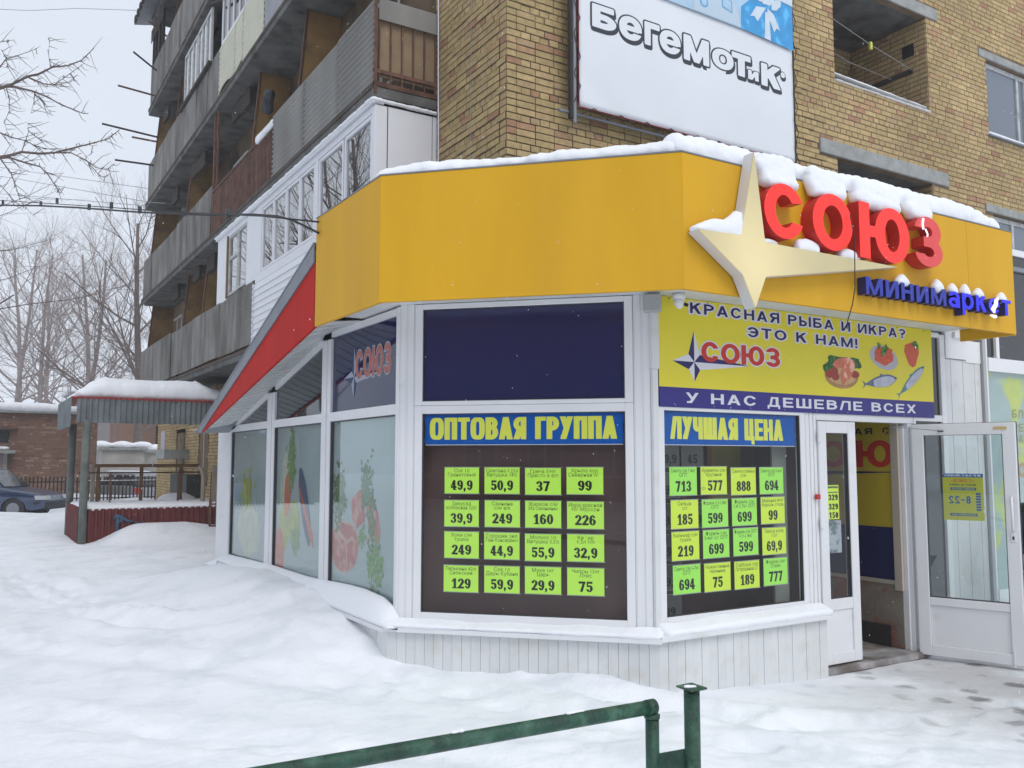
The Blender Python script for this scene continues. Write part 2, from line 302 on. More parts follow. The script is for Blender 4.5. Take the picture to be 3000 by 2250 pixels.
def contours(g, f, iso):
    """marching squares -> simplified closed loops"""
    F = f - iso; ny, nx = F.shape; S = F < 0
    mixed = (S[:-1, :-1].astype(int) + S[1:, :-1] + S[:-1, 1:] + S[1:, 1:]); js, is_ = np.nonzero((mixed > 0) & (mixed < 4)); seg = {}
    def ip(a, b):
        (i0, j0), (i1, j1) = a, b; p, q = F[j0, i0], F[j1, i1]; t = p / (p - q); return (g.x[0] + (i0 + (i1 - i0) * t) / g.res, g.y[0] + (j0 + (j1 - j0) * t) / g.res)
    pts = {}
    for j, i in zip(js.tolist(), is_.tolist()):
        c = [(i, j), (i + 1, j), (i + 1, j + 1), (i, j + 1)]; s = [bool(S[y, x]) for x, y in c]
        outs = [k for k in range(4) if s[k] and not s[(k + 1) % 4]]; ins = [k for k in range(4) if not s[k] and s[(k + 1) % 4]]
        for k in outs:
            best = min(ins, key=lambda q: (q - k) % 4)
            ka = tuple(sorted((c[k], c[(k + 1) % 4]))); kb = tuple(sorted((c[best], c[(best + 1) % 4])))
            if len(outs) == 2: best = ins[0] if (ins[0] - k) % 4 == 3 else ins[1]; kb = tuple(sorted((c[best], c[(best + 1) % 4])))
            pts[ka] = ip(*ka); pts[kb] = ip(*kb); seg[ka] = kb
    loops = []
    while seg:
        k0 = next(iter(seg)); lp = []; k = k0
        while k in seg: lp.append(pts[k]); k = seg.pop(k)
        if len(lp) > 3: loops.append(lp)
    def dp(p, tol):
        if len(p) < 3: return p
        a, b = p[0], p[-1]; L = math.hypot(b[0] - a[0], b[1] - a[1]) or 1e-9; m = 0; mi = 0
        for i in range(1, len(p) - 1):
            d = abs((b[0] - a[0]) * (a[1] - p[i][1]) - (a[0] - p[i][0]) * (b[1] - a[1])) / L if L > 1e-6 else math.hypot(p[i][0] - a[0], p[i][1] - a[1])
            if d > m: m, mi = d, i
        return dp(p[:mi + 1], tol)[:-1] + dp(p[mi:], tol) if m > tol else [a, b]
    res = []
    for lp in loops:
        h = len(lp) // 2; q = dp(lp[:h + 1], .22 / g.res)[:-1] + dp(lp[h:] + [lp[0]], .22 / g.res)[:-1]
        if len(q) > 2: res.append(q)
    return res

def glyph_mesh(ch, sname, st, iso=0, extr=0):
    key = (ch, sname, round(iso, 3), round(extr, 3))
    if key in CACHE: return CACHE[key]
    W, g, f = glyph(ch, st); cu = bpy.data.curves.new('g', 'CURVE'); cu.dimensions = '2D'; cu.fill_mode = 'BOTH'; cu.extrude = extr
    for lp in contours(g, f, iso):
        sp = cu.splines.new('POLY'); sp.points.add(len(lp) - 1); sp.use_cyclic_u = True
        for k, p in enumerate(lp): sp.points[k].co = (p[0], p[1], 0, 1)
    ob = bpy.data.objects.new('g', cu); COL.objects.link(ob); dg = bpy.context.evaluated_depsgraph_get(); me = ob.evaluated_get(dg).to_mesh()
    r = (W, [tuple(v.co) for v in me.vertices], [tuple(p.vertices) for p in me.polygons])
    ob.evaluated_get(dg).to_mesh_clear(); bpy.data.objects.remove(ob); bpy.data.curves.remove(cu)
    CACHE[key] = r; return r

STY = dict(
    heavy=dict(w=1.0, v=.27, h=.20, sp=.10, res=64),
    bold=dict(w=1.0, v=.225, h=.18, sp=.25, res=36),
    impact=dict(w=.60, v=.215, h=.15, sp=.075, res=44, n=3.2),
    serif=dict(w=.80, v=.2, h=.07, sp=.09, res=36, serif=1),
    round=dict(w=1.0, v=.25, h=.19, sp=.12, res=44, n=2.2),
    mini=dict(w=.98, v=.25, h=.19, sp=.2, res=40),
    narrow=dict(w=.72, v=.21, h=.15, sp=.1, res=28))
def layout(text, sname):
    st = STY[sname]; x = 0; out = []
    for ch in text:
        if ch == ' ': x += .62 * st['w']; continue
        W = glyph_mesh(ch, sname, st)[0]; out.append((ch, x, W)); x += W + st['sp']
    return out, x - st['sp']
def text_into(mb, text, F, u0, u1, z0, z1, d, sname='bold', iso=0, extr=0, mirror=False, shear=0):
    """adds a line of lettering; extr = half thickness in metres"""
    lay, tot = layout(text, sname); sx = (u1 - u0) / tot; sz = z1 - z0
    for ch, x, W in lay:
        _, vs, fs = glyph_mesh(ch, sname, STY[sname], iso, 1.0 if extr else 0)
        pts = []
        for (a, b, c) in vs:
            u = (x + a) * sx + shear * b * sz
            u = (u1 - u) if mirror else (u0 + u); pts.append(F.p(u, z0 + b * sz, d + c * extr))
        mb.poly(pts, fs)
def text_obj(name, text, F, u0, u1, z0, z1, d, m, parent, sname='bold', iso=0, extr=0, mirror=False):
    if name in ('lettering', 'lettering_outline', 'window_lettering'):   # big print: one object per letter
        lay, tot = layout(text, sname); sx = (u1 - u0) / tot
        for ch, x, W in lay: o = text_obj('printed_letter' if name != 'lettering_outline' else 'letter_outline', ch, F, u0 + x * sx, u0 + (x + W) * sx, z0, z1, d, m, parent, sname, iso)
        return o
    mb = MB(); text_into(mb, text, F, u0, u1, z0, z1, d, sname, iso, extr, mirror); return mb.build(name, m, parent)
def tiny_text(mb, text, F, uc, zb, size, d, wmax):
    """very small print with the built-in font"""
    cu = bpy.data.curves.new('t', 'FONT'); cu.body = text; cu.size = size; cu.align_x = 'CENTER'; cu.resolution_u = 1
    ob = bpy.data.objects.new('t', cu); COL.objects.link(ob); dg = bpy.context.evaluated_depsgraph_get(); me = ob.evaluated_get(dg).to_mesh()
    vs = [tuple(v.co) for v in me.vertices]; w = max([abs(v[0]) for v in vs] or [1]); k = min(1, wmax / 2 / w)
    for dx in (0,):
        mb.poly([F.p(uc + v[0] * k + dx, zb + v[1], d) for v in vs], [tuple(p.vertices) for p in me.polygons])
    ob.evaluated_get(dg).to_mesh_clear(); bpy.data.objects.remove(ob); bpy.data.curves.remove(cu)
def flat(mb, F, pts, d, t=.001):
    """flat printed shape given as (u, z) points"""
    mb.prism([F.p(u, z, d) for u, z in pts], F.n * -t)
def blob(cu, cz, a, b, rot=0, n=20, wob=0, seed=0):
    rr = random.Random(seed); out = []
    for i in range(n):
        t = 2 * math.pi * i / n; k = 1 + wob * (rr.random() - .5) * 2; x, y = a * math.cos(t) * k, b * math.sin(t) * k
        out.append((cu + x * math.cos(rot) - y * math.sin(rot), cz + x * math.sin(rot) + y * math.cos(rot)))
    return out

# ------------------------------------------------------------------ snow helpers
def snow_mass(name, balls, voxel=.03, label=None, parent=None, wob=.03, boxes=(), smooth=6, m=None, kind='stuff', nscale=5):
    """lumps merged by voxel remesh, smoothed and roughened"""
    bm = bmesh.new()
    for (x, y, z, a, b, c) in balls:
        r = bmesh.ops.create_icosphere(bm, subdivisions=2, radius=1)
        for v in r['verts']: v.co = Vector((x + v.co.x * a, y + v.co.y * b, z + v.co.z * c))
    for pts, off in boxes:
        mb = MB().prism(pts, off); vs = [bm.verts.new(p) for p in mb.v]
        for f in mb.f: bm.faces.new([vs[i] for i in f])
    bmesh.ops.recalc_face_normals(bm, faces=bm.faces)
    me = bpy.data.meshes.new(name); bm.to_mesh(me); bm.free(); o = bpy.data.objects.new(name, me); COL.objects.link(o)
    md = o.modifiers.new('r', 'REMESH'); md.mode = 'VOXEL'; md.voxel_size = voxel
    ms = o.modifiers.new('s', 'SMOOTH'); ms.iterations = smooth; ms.factor = .6
    dg = bpy.context.evaluated_depsgraph_get(); me2 = bpy.data.meshes.new_from_object(o.evaluated_get(dg)); o.modifiers.clear(); o.data = me2; bpy.data.meshes.remove(me)
    me2.name = name
    for v in me2.vertices:
        p = v.co; k = noise.noise(p * nscale) * wob + noise.noise(p * nscale * 3.1) * wob * .55 + noise.noise(p * nscale * 7.0) * wob * .12; v.co = p + v.normal * k
    me2.polygons.foreach_set('use_smooth', [True] * len(me2.polygons)); me2.materials.clear(); me2.materials.append(m or M_snow)
    if parent: o.parent = parent; o.matrix_parent_inverse = parent.matrix_basis.inverted()
    else: tag(o, label, 'snow', kind=kind)
    return o
def snow_line(pts, w, h, seed=0, step=.11, sink=.3):
    """balls for a rounded ridge of snow along a polyline: w half width, h height"""
    rr = random.Random(seed); out = []
    for a, b in zip(pts[:-1], pts[1:]):
        a, b = Vector(a), Vector(b); n = max(1, int((b - a).length / step))
        for i in range(n + 1):
            p = a.lerp(b, i / n); k = .75 + .5 * (noise.noise(p * 1.1 + Vector((seed, 0, 0))) + .5)
            out.append((p.x, p.y, p.z + h * (1 - sink) * .0, w * (.9 + .2 * rr.random()), w * (.9 + .2 * rr.random()), h * k))
    return out

# ================================================================== GROUND
def sstep(a, b, x): t = np.clip((x - a) / (b - a), 0, 1); return t * t * (3 - 2 * t)
def seg_dist(x, y, pts):
    d = np.full(x.shape, 1e9)
    for (ax, ay), (bx, by) in zip(pts[:-1], pts[1:]):
        ex, ey = bx - ax, by - ay; t = np.clip(((x - ax) * ex + (y - ay) * ey) / (ex * ex + ey * ey), 0, 1)
        d = np.minimum(d, np.hypot(x - ax - t * ex, y - ay - t * ey))
    return d
TR = [[(.2, 20), (.55, 15), (.83, 12.1), (1.1, 10.6), (1.5, 9.45), (2.0, 8.75), (2.7, 8.2), (3.3, 6.4), (3.9, 5.3), (4.6, 4.2), (6.2, 3.6)],
      [(-.5, 14), (-.1, 11), (.35, 9.2), (.9, 8.3), (1.6, 7.4), (2.3, 6.5), (3.2, 5.2), (4.2, 3.6), (6, 2.6)],
      [(.5, 19), (.8, 15), (1.2, 12.1), (1.5, 10.9), (1.95, 9.9), (2.35, 9.3)],
      [(-1.6, 11), (-.7, 8.6), (.2, 7), (1.2, 5.8), (2.4, 4.6), (3.6, 3.2)]]
FOOT = []; _r = random.Random(41)
for T_, off in ((TR[0], .32), (TR[2], -.3), (TR[1], .25), ([(2.6, 7.6), (3.0, 6.1), (4.0, 4.6), (5.4, 3.7), (7.2, 3.9)], 0), ([(.5, 6.3), (1.6, 5.2), (3.0, 4.4), (4.6, 3.3)], .1)):
    for (ax, ay), (bx, by) in zip(T_[:-1], T_[1:]):
        if max(ay, by) > 15: continue
        L_ = math.hypot(bx - ax, by - ay); an = math.atan2(by - ay, bx - ax); k_ = 0
        while k_ < L_:
            sd_ = .11 if len(FOOT) % 2 else -.11; t_ = k_ / L_
            FOOT.append((ax + (bx - ax) * t_ - math.sin(an) * (sd_ + off) + _r.gauss(0, .06), ay + (by - ay) * t_ + math.cos(an) * (sd_ + off) + _r.gauss(0, .06), an + _r.gauss(0, .2))); k_ += _r.uniform(.28, .5)
def ground_z(x, y, n1, n2, n3):
    z = -.14 * sstep(4.0, 6.6, x) * (1 - sstep(6.5, 12, y)) - .03 * sstep(3.4, 4.5, x) * (1 - sstep(6, 9, y))
    z += .10 * sstep(14, 19, y) * (1 - sstep(30, 36, y)) - .25 * sstep(31, 37, y) * sstep(3.2, 5, x) * (1 - sstep(60, 90, y))
    H = np.interp(y, [6.2, 6.6, 7.0, 7.6, 8.5, 10, 12, 13, 14.5], [0, .06, .22, .36, .45, .455, .36, .20, 0])
    dd = 3.05 - x
    prof = np.where(dd < 0, 1.0, np.exp(-(np.maximum(dd - .14, 0) / .75) ** 2) * .7 + .3 * np.exp(-(dd / 1.9) ** 2))
    z += H * prof * (1 - sstep(3.1, 3.3, x))
    # rise against the porch and banks pushed up beside the parking place
    z += .36 * np.exp(-((y - 18.85) / .6) ** 2) * sstep(1.95, 2.9, x) * (1 - .25 * sstep(3.6, 4.6, x)) * (1 - sstep(4.9, 5.2, x))
    z += .05 * np.exp(-(((y - 16.5) / 1.6) ** 2)) * sstep(1.4, 3.4, x) * (1 - sstep(4.9, 5.2, x))
    z += .30 * np.exp(-(seg_dist(x, y, [(-8, 26.5), (0, 27.5), (2.4, 27.0), (3.2, 24)]) / 1.1) ** 2) * (.6 + .8 * n1)
    z += .55 * np.exp(-(seg_dist(x, y, [(-4, 38), (1, 36.6), (2.8, 34.5), (5, 33.5)]) / 1.2) ** 2)
    z += .07 * np.exp(-(seg_dist(x, y, [(3.15, 6.3), (3.6, 5.9), (4.1, 5.4)]) / .35) ** 2)
    near = 1 - sstep(13, 26, y); k = near * (1 - .75 * sstep(4.6, 6.2, x))
    for i, T in enumerate(TR):
        d = seg_dist(x, y, T); wv = .85 + .5 * n2
        z += k * (-.055 * np.exp(-(d / (.15 * wv)) ** 2) + .035 * np.exp(-((d - .30) / .15) ** 2)) * (.1 + 1.6 * np.clip(n1 + .4 + .5 * n2, 0, 1)) * (.45 if i in (1, 3) else 1)
    z += .045 * n1 * k + .017 * n2 * (.3 + .7 * k) + .006 * n3 * (.6 + .4 * k) + .009 * np.clip(np.abs(n3) - .18, 0, 1) * k * 2.2
    for fx_, fy_, an in FOOT:
        dx, dy = x - fx_, y - fy_; u_ = dx * math.cos(an) + dy * math.sin(an); v_ = -dx * math.sin(an) + dy * math.cos(an); q_ = (u_ / .15) ** 2 + (v_ / .075) ** 2
        z -= .024 * np.exp(-q_ ** 1.6) - .008 * np.exp(-((np.sqrt(q_) - 1.6) / .4) ** 2)
    return z
def make_ground():
    fa = R_(58.4); A = np.concatenate([np.linspace(-50, 50, 620), np.linspace(54, 306, 64)]); A = fa - np.radians(A)
    r = np.concatenate([np.geomspace(.7, 14, 330), np.geomspace(14.15, 60, 110), np.geomspace(64, 118, 14)])
    AA, RR = np.meshgrid(A, r); X = RR * np.cos(AA); Y = RR * np.sin(AA)
    fx, fy = X.ravel(), Y.ravel()
    def nf(s, off): return np.array([noise.noise(Vector((a * s, b * s, off))) for a, b in zip(fx.tolist(), fy.tolist())])
    n1, n2, n3 = nf(.55, 0), nf(2.1, 5), nf(7.0, 9)
    Z = ground_z(fx, fy, n1, n2, n3)
    na, nr = len(A), len(r); V = np.stack([fx, fy, Z], 1).tolist() + [(0, 0, 0)]; F = []
    idx = np.arange(nr * na).reshape(nr, na); a = idx[:-1]; nx = np.roll(idx, -1, 1)
    F = np.stack([a.ravel(), idx[1:].ravel(), nx[1:].ravel(), nx[:-1].ravel()], 1).tolist()
    F += [(nr * na, int(idx[0, i]), int(nx[0, i])) for i in range(na)]
    me = bpy.data.meshes.new('snowy_ground'); me.from_pydata(V, [], F)
    bm = bmesh.new(); bm.from_mesh(me); bmesh.ops.recalc_face_normals(bm, faces=bm.faces); bm.to_mesh(me); bm.free()
    if me.polygons[0].normal.z < 0: me.flip_normals()
    me.polygons.foreach_set('use_smooth', [True] * len(me.polygons))
    m = bpy.data.materials.new('trodden_snow'); m.use_nodes = True; nt = m.node_tree; N = nt.nodes; K = nt.links.new; b = N['Principled BSDF']
    b.inputs['Roughness'].default_value = .7; b.inputs['Specular IOR Level'].default_value = .25
    g = N.new('ShaderNodeNewGeometry'); sx = N.new('ShaderNodeSeparateXYZ'); K(g.outputs['Position'], sx.inputs[0])
    def M(op, a, bb=None, c=None, cl=False):
        n = N.new('ShaderNodeMath'); n.operation = op; n.use_clamp = cl
        for i, v in enumerate((a, bb, c)):
            if v is None: continue
            if isinstance(v, (int, float)): n.inputs[i].default_value = v
            else: K(v, n.inputs[i])
        return n.outputs[0]
    def NZ(sc, det=6, rough=.55):
        n = N.new('ShaderNodeTexNoise'); n.inputs['Scale'].default_value = sc; n.inputs['Detail'].default_value = det; n.inputs['Roughness'].default_value = rough; K(g.outputs['Position'], n.inputs[0]); return n.outputs[0]
    def MR(v, a, b2, c=0, d=1):
        n = N.new('ShaderNodeMapRange'); n.interpolation_type = 'SMOOTHSTEP'; K(v, n.inputs[0]); n.inputs[1].default_value = a; n.inputs[2].default_value = b2; n.inputs[3].default_value = c; n.inputs[4].default_value = d; return n.outputs[0]
    # distance from the trodden spot before the door
    dx = M('SUBTRACT', sx.outputs[0], 8.1); dy = M('SUBTRACT', sx.outputs[1], 3.9); dd = M('SQRT', M('ADD', M('MULTIPLY', dx, dx), M('MULTIPLY', M('MULTIPLY', dy, dy), 1.5)))
    door = MR(dd, 3.4, .6); n_a = NZ(6.5, 2, .45); n_b = NZ(1.1, 3); n_c = NZ(22, 5)
    grime = M('MULTIPLY', door, MR(n_b, .28, .55), None, True)
    vo = N.new('ShaderNodeTexVoronoi'); vo.feature = 'SMOOTH_F1'; vo.inputs['Scale'].default_value = 3.4; vo.inputs['Smoothness'].default_value = .25
    wv = N.new('ShaderNodeVectorMath'); wv.operation = 'ADD'; ns = N.new('ShaderNodeTexNoise'); ns.inputs['Scale'].default_value = 9; K(g.outputs['Position'], ns.inputs[0]); sc2 = N.new('ShaderNodeVectorMath'); sc2.operation = 'SCALE'; sc2.inputs['Scale'].default_value = .12; K(ns.outputs['Color'], sc2.inputs[0]); K(g.outputs['Position'], wv.inputs[0]); K(sc2.outputs[0], wv.inputs[1]); K(wv.outputs[0], vo.inputs['Vector'])
    reg = M('MULTIPLY', MR(NZ(1.9, 3, .5), .36, .54), MR(dd, 3.1, 1.0), None, True)
    hole = M('MULTIPLY', MR(M('ADD', vo.outputs['Distance'], M('MULTIPLY', n_c, .16)), .47, .27), reg, None, True)
    path = M('MULTIPLY', MR(NZ(1.7, 7, .62), .46, .66), .38)
    r1 = N.new('ShaderNodeMix'); r1.data_type = 'RGBA'; r1.inputs['A'].default_value = (.86, .885, .925, 1); r1.inputs['B'].default_value = (.60, .66, .71, 1); K(path, r1.inputs['Factor'])
    r2 = N.new('ShaderNodeMix'); r2.data_type = 'RGBA'; K(r1.outputs['Result'], r2.inputs['A']); r2.inputs['B'].default_value = (.41, .395, .39, 1); K(M('MULTIPLY', grime, .75), r2.inputs['Factor'])
    r3 = N.new('ShaderNodeMix'); r3.data_type = 'RGBA'; K(r2.outputs['Result'], r3.inputs['A']); r3.inputs['B'].default_value = (.16, .16, .165, 1); K(M('MULTIPLY', hole, .85), r3.inputs['Factor'])
    K(r3.outputs['Result'], b.inputs['Base Color'])
    h = M('ADD', M('MULTIPLY', NZ(7, 8, .6), .026), M('SUBTRACT', M('MULTIPLY', NZ(45, 3), .004), M('MULTIPLY', hole, .015)))
    bp = N.new('ShaderNodeBump'); bp.inputs['Distance'].default_value = 1; bp.inputs['Strength'].default_value = .75; K(h, bp.inputs['Height']); K(bp.outputs[0], b.inputs['Normal'])
    me.materials.append(m); o = bpy.data.objects.new('snowy_ground', me); COL.objects.link(o); tag(o, 'trodden snow covered ground in front of the shop', kind='structure'); return o
make_ground()

# ================================================================== SHOP
X0, Y0, XA, YB = 3.048, 5.272, 4.53, 6.754
FR = Fr((0, Y0), (1, 0), (0, -1)); FC = Fr((X0, YB), (1, -1), (-1, -1)); FL = Fr((X0, 0), (0, -1), (-1, 0)); CW = (XA - X0) * 2 ** .5
shop = thing('shop_building', (4.5, 6.5, -.2), 'white framed corner shop with yellow fascia built onto the brick block', 'shop')
def frame(mb, F, u0, u1, z0, z1, w, d0=-.05, d1=.01, wt_=None, wb=None):
    wt_ = wt_ or w; wb = wb or w
    mb.fbox(F, u0, u0 + w, z0, z1, d0, d1); mb.fbox(F, u1 - w, u1, z0, z1, d0, d1)
    mb.fbox(F, u0 + w, u1 - w, z1 - wt_, z1, d0, d1); mb.fbox(F, u0 + w, u1 - w, z0, z0 + wb, d0, d1)
def bead(mb, F, u0, u1, z0, z1, t=.008, d=.004):   # thin rubber line round a pane
    frame(mb, F, u0, u1, z0, z1, t, -.03, d)
def pane(F, u0, u1, z0, z1, m, parent=shop, d=-.015, name='pane'):
    return MB().fbox(F, u0, u1, z0, z1, d - .006, d).build(name, m, parent)

# corner window (chamfer)
def wall_post(F, u0, u1, z0, z1, groove=True):
    mb = MB(); mb.fbox(F, u0, u1, z0, z1, -.08, .0)
    if groove:
        w = (u1 - u0); mb.fbox(F, u0 + w * .08, u0 + w * .42, z0, z1, 0, .004); mb.fbox(F, u0 + w * .55, u0 + w * .92, z0, z1, 0, .007)
    return mb.build('post', M_white, shop, bevel=.003)
ZT = 3.015
wall_post(FC, .0, .135, .37, ZT); wall_post(FC, 1.955, CW, .37, ZT)
f = MB(); frame(f, FC, .137, 1.953, .40, 2.155, .066, -.05, .012, wb=.07); frame(f, FC, .137, 1.953, 2.157, 3.01, .066, -.05, .012, wt_=.045, wb=.035); f.build('window_frame', M_white, shop, bevel=.004)
g_ = MB(); bead(g_, FC, .202, 1.888, .47, 2.09); bead(g_, FC, .202, 1.888, 2.19, 2.966); g_.build('gasket', M_gasket, shop)
pane(FC, .203, 1.887, .471, 2.089, M_glass_t)
up = pane(FC, .203, 1.887, 2.191, 2.965, glass('navy_glass', refl=.085, trans=False, body=(.010, .015, .085), rough=.12)); up['label'] = 'dark navy covered upper pane'
M_brown = mat('brown_backing', (.135, .082, .078), .6, var=.15, vscale=1.2)
MB().fbox(FC, .1, 1.98, .3, 2.14, -.20, -.17).build('backing_board', M_brown, shop)
# right window
wall_post(FR, XA + .0, XA + .05, .37, 2.1, False)
f = MB(); frame(f, FR, XA + .052, 6.285, .42, 2.128, .066, -.05, .012, wb=.07, wt_=.03); f.build('window_frame', M_white, shop, bevel=.004)
g_ = MB(); bead(g_, FR, 4.616, 6.222, .488, 2.101); g_.build('gasket', M_gasket, shop)
pane(FR, 4.617, 6.221, .489, 2.10, M_glass_t)
wall_post(FR, 6.287, 6.40, -.1, 2.128)
# roller shutter guide and trims at the corner
t_ = MB(); t_.fbox(FR, XA - .01, XA + .045, .38, 2.42, .0, .03); t_.fbox(FR, XA - .02, XA + .055, 2.42, 2.93, 0, .035); t_.build('shutter_rail', M_white2, shop, bevel=.003)
# inner walls so that the rooms behind the glass are closed
I = MB(); I.box(6.36, 6.40, 5.34, 7.5, -.2, 2.6); I.build('partition_wall', M_brown, shop)
I = MB(); I.box(4.3, 6.34, 5.9, 5.93, -.2, 2.6); I.build('backing_board', M_brown, shop)
I = MB(); I.box(3.3, 9.0, 7.5, 7.56, -.2, 2.6); I.build('inner_wall', mat('inner_wall_paint', (.30, .25, .2), .8), shop)
I = MB(); I.prism([(3.1, 6.8, 3.05), (4.58, 5.34, 3.05), (12.3, 5.34, 3.05), (12.3, 8.2, 3.05), (3.1, 8.2, 3.05)], (0, 0, .04)); I.build('ceiling', M_white2, shop)
I = MB(); I.box(6.4, 7.9, 5.2, 7.5, -.16, -.105); I.build('vestibule_floor', mat('wet_floor', (.20, .17, .155), .4, var=.35, vscale=4, col2=(.42, .42, .43), c2pos=(.5, .65), c2scale=2.5), shop)

MB().fbox(FR, 6.02, 6.20, .42, 2.12, -.16, -.14).build('curtain', mat('grey_green_curtain', (.22, .24, .21), .8, var=.15), shop)
for u in (4.93, 5.21, 5.52): MB().fbox(FR, u, u + .05, .9, 2.12, -.45, -.42).build('shelf_board', mat('orange_shelf', (.22, .075, .03), .6), shop)
MB().fbox(FR, 5.6, 5.98, 1.35, 2.12, -.50, -.47).build('inner_poster', mat('inner_yellow', (.24, .20, .03), .6), shop)
# left side windows (facing the yard)
def lf(y0, y1, z0, z1, d0, d1, mb): return mb.fbox(FL, -y1, -y0, z0, z1, d0, d1)
top = lambda y: 2.975 if y < 8.62 else 2.935 - .213 * (y - 8.6)
mb = MB(); lf(YB + .003, 6.815, .37, 3.0, -.05, .012, mb); mb.build('post', M_white, shop, bevel=.004)
for y0, y1, nm in ((8.40, 8.66, 0), (10.29, 10.59, 1)):
    mb = MB(); lf(y0, y1, .3, min(top(y0), top(y1)), -.05, .012, mb); lf(y0 + .10, y0 + .16, .3, top(y1) - .01, .012, .02, mb); mb.build('post', M_white, shop, bevel=.003)
for y0, y1 in ((6.817, 8.398), (8.662, 10.288), (10.592, 12.27)):
    mb = MB()
    lf(y0, y1, 2.09, 2.178, -.05, .01, mb); mb.build('transom', M_white, shop); mb = MB(); lf(y0, y1, .36, .44, -.05, .01, mb); mb.build('bottom_rail', M_white, shop); mb = MB()
    a, b = top(y0 + .001), top(y1 - .001); mb.hexa([FL.p(-y1, b - .04, .01), FL.p(-y0, a - .04, .01), FL.p(-y0, a - .04, -.05), FL.p(-y1, b - .04, -.05), FL.p(-y1, b + .02, .01), FL.p(-y0, a + .02, .01), FL.p(-y0, a + .02, -.05), FL.p(-y1, b + .02, -.05)])
    mb.build('head_rail', M_white, shop)
mb = MB(); lf(12.272, 13.08, -.1, 2.16, -.10, .0, mb); lf(12.35, 12.42, .2, 2.13, .0, .012, mb); lf(12.272, 12.30, .2, 2.13, .0, .02, mb); mb.build('corner_pillar', M_white, shop, bevel=.004)
M_film = mat('pale_window_film', (.33, .41, .42), .5, var=.08, vscale=1.5)
M_glass_l = glass('yard_side_glass', tint=(.96, .99, .99), refl=.045, rough=.015)
M_glass_u = glass('upper_side_glass', refl=.09, trans=False, body=(.018, .032, .038), rough=.02)
for y0, y1 in ((6.815, 8.40), (8.66, 10.29), (10.59, 12.27)):
    mb = MB(); lf(y0, y1, .44, 2.09, -.040, -.032, mb); mb.build('window_film', M_film, shop)
    mb = MB(); lf(y0, y1, .44, 2.09, -.018, -.012, mb); mb.build('pane', M_glass_l, shop)
    a, b = top(y0 + .001) - .04, top(y1 - .001) - .04
    mb = MB().prism([FL.p(-y1, 2.178, -.014), FL.p(-y0, 2.178, -.014), FL.p(-y0, a, -.014), FL.p(-y1, b, -.014)], FL.n * -.006)
    o = mb.build('pane', M_glass_u if y0 > 8 else glass('navy_side_glass', refl=.06, trans=False, body=(.013, .02, .075), rough=.03), shop)
    g_ = MB(); frame(g_, FL, -y1, -y0, .44, 2.09, .012, -.03, .003); g_.build('gasket', M_gasket, shop)
# food pictures printed on the films
P_G = mat('print_green', (.07, .22, .03), .6, var=.5, vscale=30, col2=(.20, .34, .10), c2pos=(.5, .6), c2scale=26); P_G2 = mat('print_dark_green', (.022, .11, .03), .6, var=.5, vscale=30, col2=(.08, .22, .06), c2pos=(.5, .6), c2scale=28); P_M = mat('print_meat', (.42, .085, .065), .6, var=.2, vscale=12, col2=(.55, .24, .19), c2pos=(.5, .6), c2scale=7)
P_O = mat('print_orange', (.55, .09, .02), .6, var=.2, vscale=12); P_Y = mat('print_lime', (.36, .40, .05), .6, var=.2, vscale=8); P_B = mat('print_blue', (.02, .055, .14), .6, var=.3, vscale=8); P_W = mat('print_cream', (.50, .52, .40), .6, var=.15, vscale=9)
P_P = mat('print_pink', (.55, .30, .22), .6, var=.15, vscale=9)
def leafy(mb, cu, cz, w, h, n, seed, d=-.028, r=.045):
    rr = random.Random(seed); n *= 4; r *= .5
    for i in range(n):
        u = cu + rr.gauss(0, .4) * w / 2; z = cz + rr.gauss(0, .45) * h / 2
        mb_d = d + .0002 * i / n; flat(mb, FL, blob(u, z, r * (.5 + rr.random()), r * (.5 + rr.random()), rr.random() * 3, 7, .45, seed * 99 + i), mb_d, .0001)
pr = thing('food_window_print', (X0, 7.6, .5), 'meat and parsley picture on the window nearest the shop corner', 'window print')
mb = MB(); flat(mb, FL, blob(-8.06, .88, .36, .23, .1, 26, .05, 3), -.0295); flat(mb, FL, blob(-7.36, 1.17, .13, .22, .5, 20, .08, 4), -.0295); flat(mb, FL, blob(-7.72, 1.25, .17, .17, .2, 16, .15, 14), -.0298); mb.build('meat_print', P_M, pr); mb = MB(); flat(mb, FL, [(-8.38, .98), (-8.2, 1.03), (-8.0, .95), (-7.85, 1.0), (-7.74, .93), (-7.86, .96), (-8.0, .91), (-8.2, .985)], -.0291); flat(mb, FL, [(-8.03, .93), (-8.0, .93), (-7.96, .68), (-7.99, .68)], -.0291); flat(mb, FL, blob(-7.45, 1.0, .05, .03, .3, 9, .3, 5), -.0291); flat(mb, FL, blob(-8.06, .885, .375, .245, .1, 26, .05, 3), -.0297); mb.build('fat_print', P_P, pr)
mb = MB(); leafy(mb, -8.2, 1.35, .35, .55, 60, 5); leafy(mb, -7.55, 1.47, .22, .4, 44, 6); leafy(mb, -7.4, 1.2, .2, .7, 26, 8); mb.build('parsley_print', P_G2, pr)
mb = MB(); leafy(mb, -7.3, .78, .35, .42, 46, 7, -.0275, .05); leafy(mb, -7.62, 1.0, .2, .2, 12, 9, -.0275); mb.build('leaf_print', P_G, pr)
pr = thing('food_window_print', (X0, 9.4, .5), 'peppers and lime picture on the middle yard side window', 'window print')
mb = MB(); flat(mb, FL, blob(-9.95, 1.38, .17, .42, -.05, 20, .06, 1), -.0298); mb.build('pale_print', P_W, pr)
mb = MB(); flat(mb, FL, blob(-9.97, .95, .20, .26, 0, 20, .04, 2), -.0294); flat(mb, FL, blob(-9.6, 1.0, .19, .27, .1, 20, .04, 3), -.0292); mb.build('lime_print', P_Y, pr)
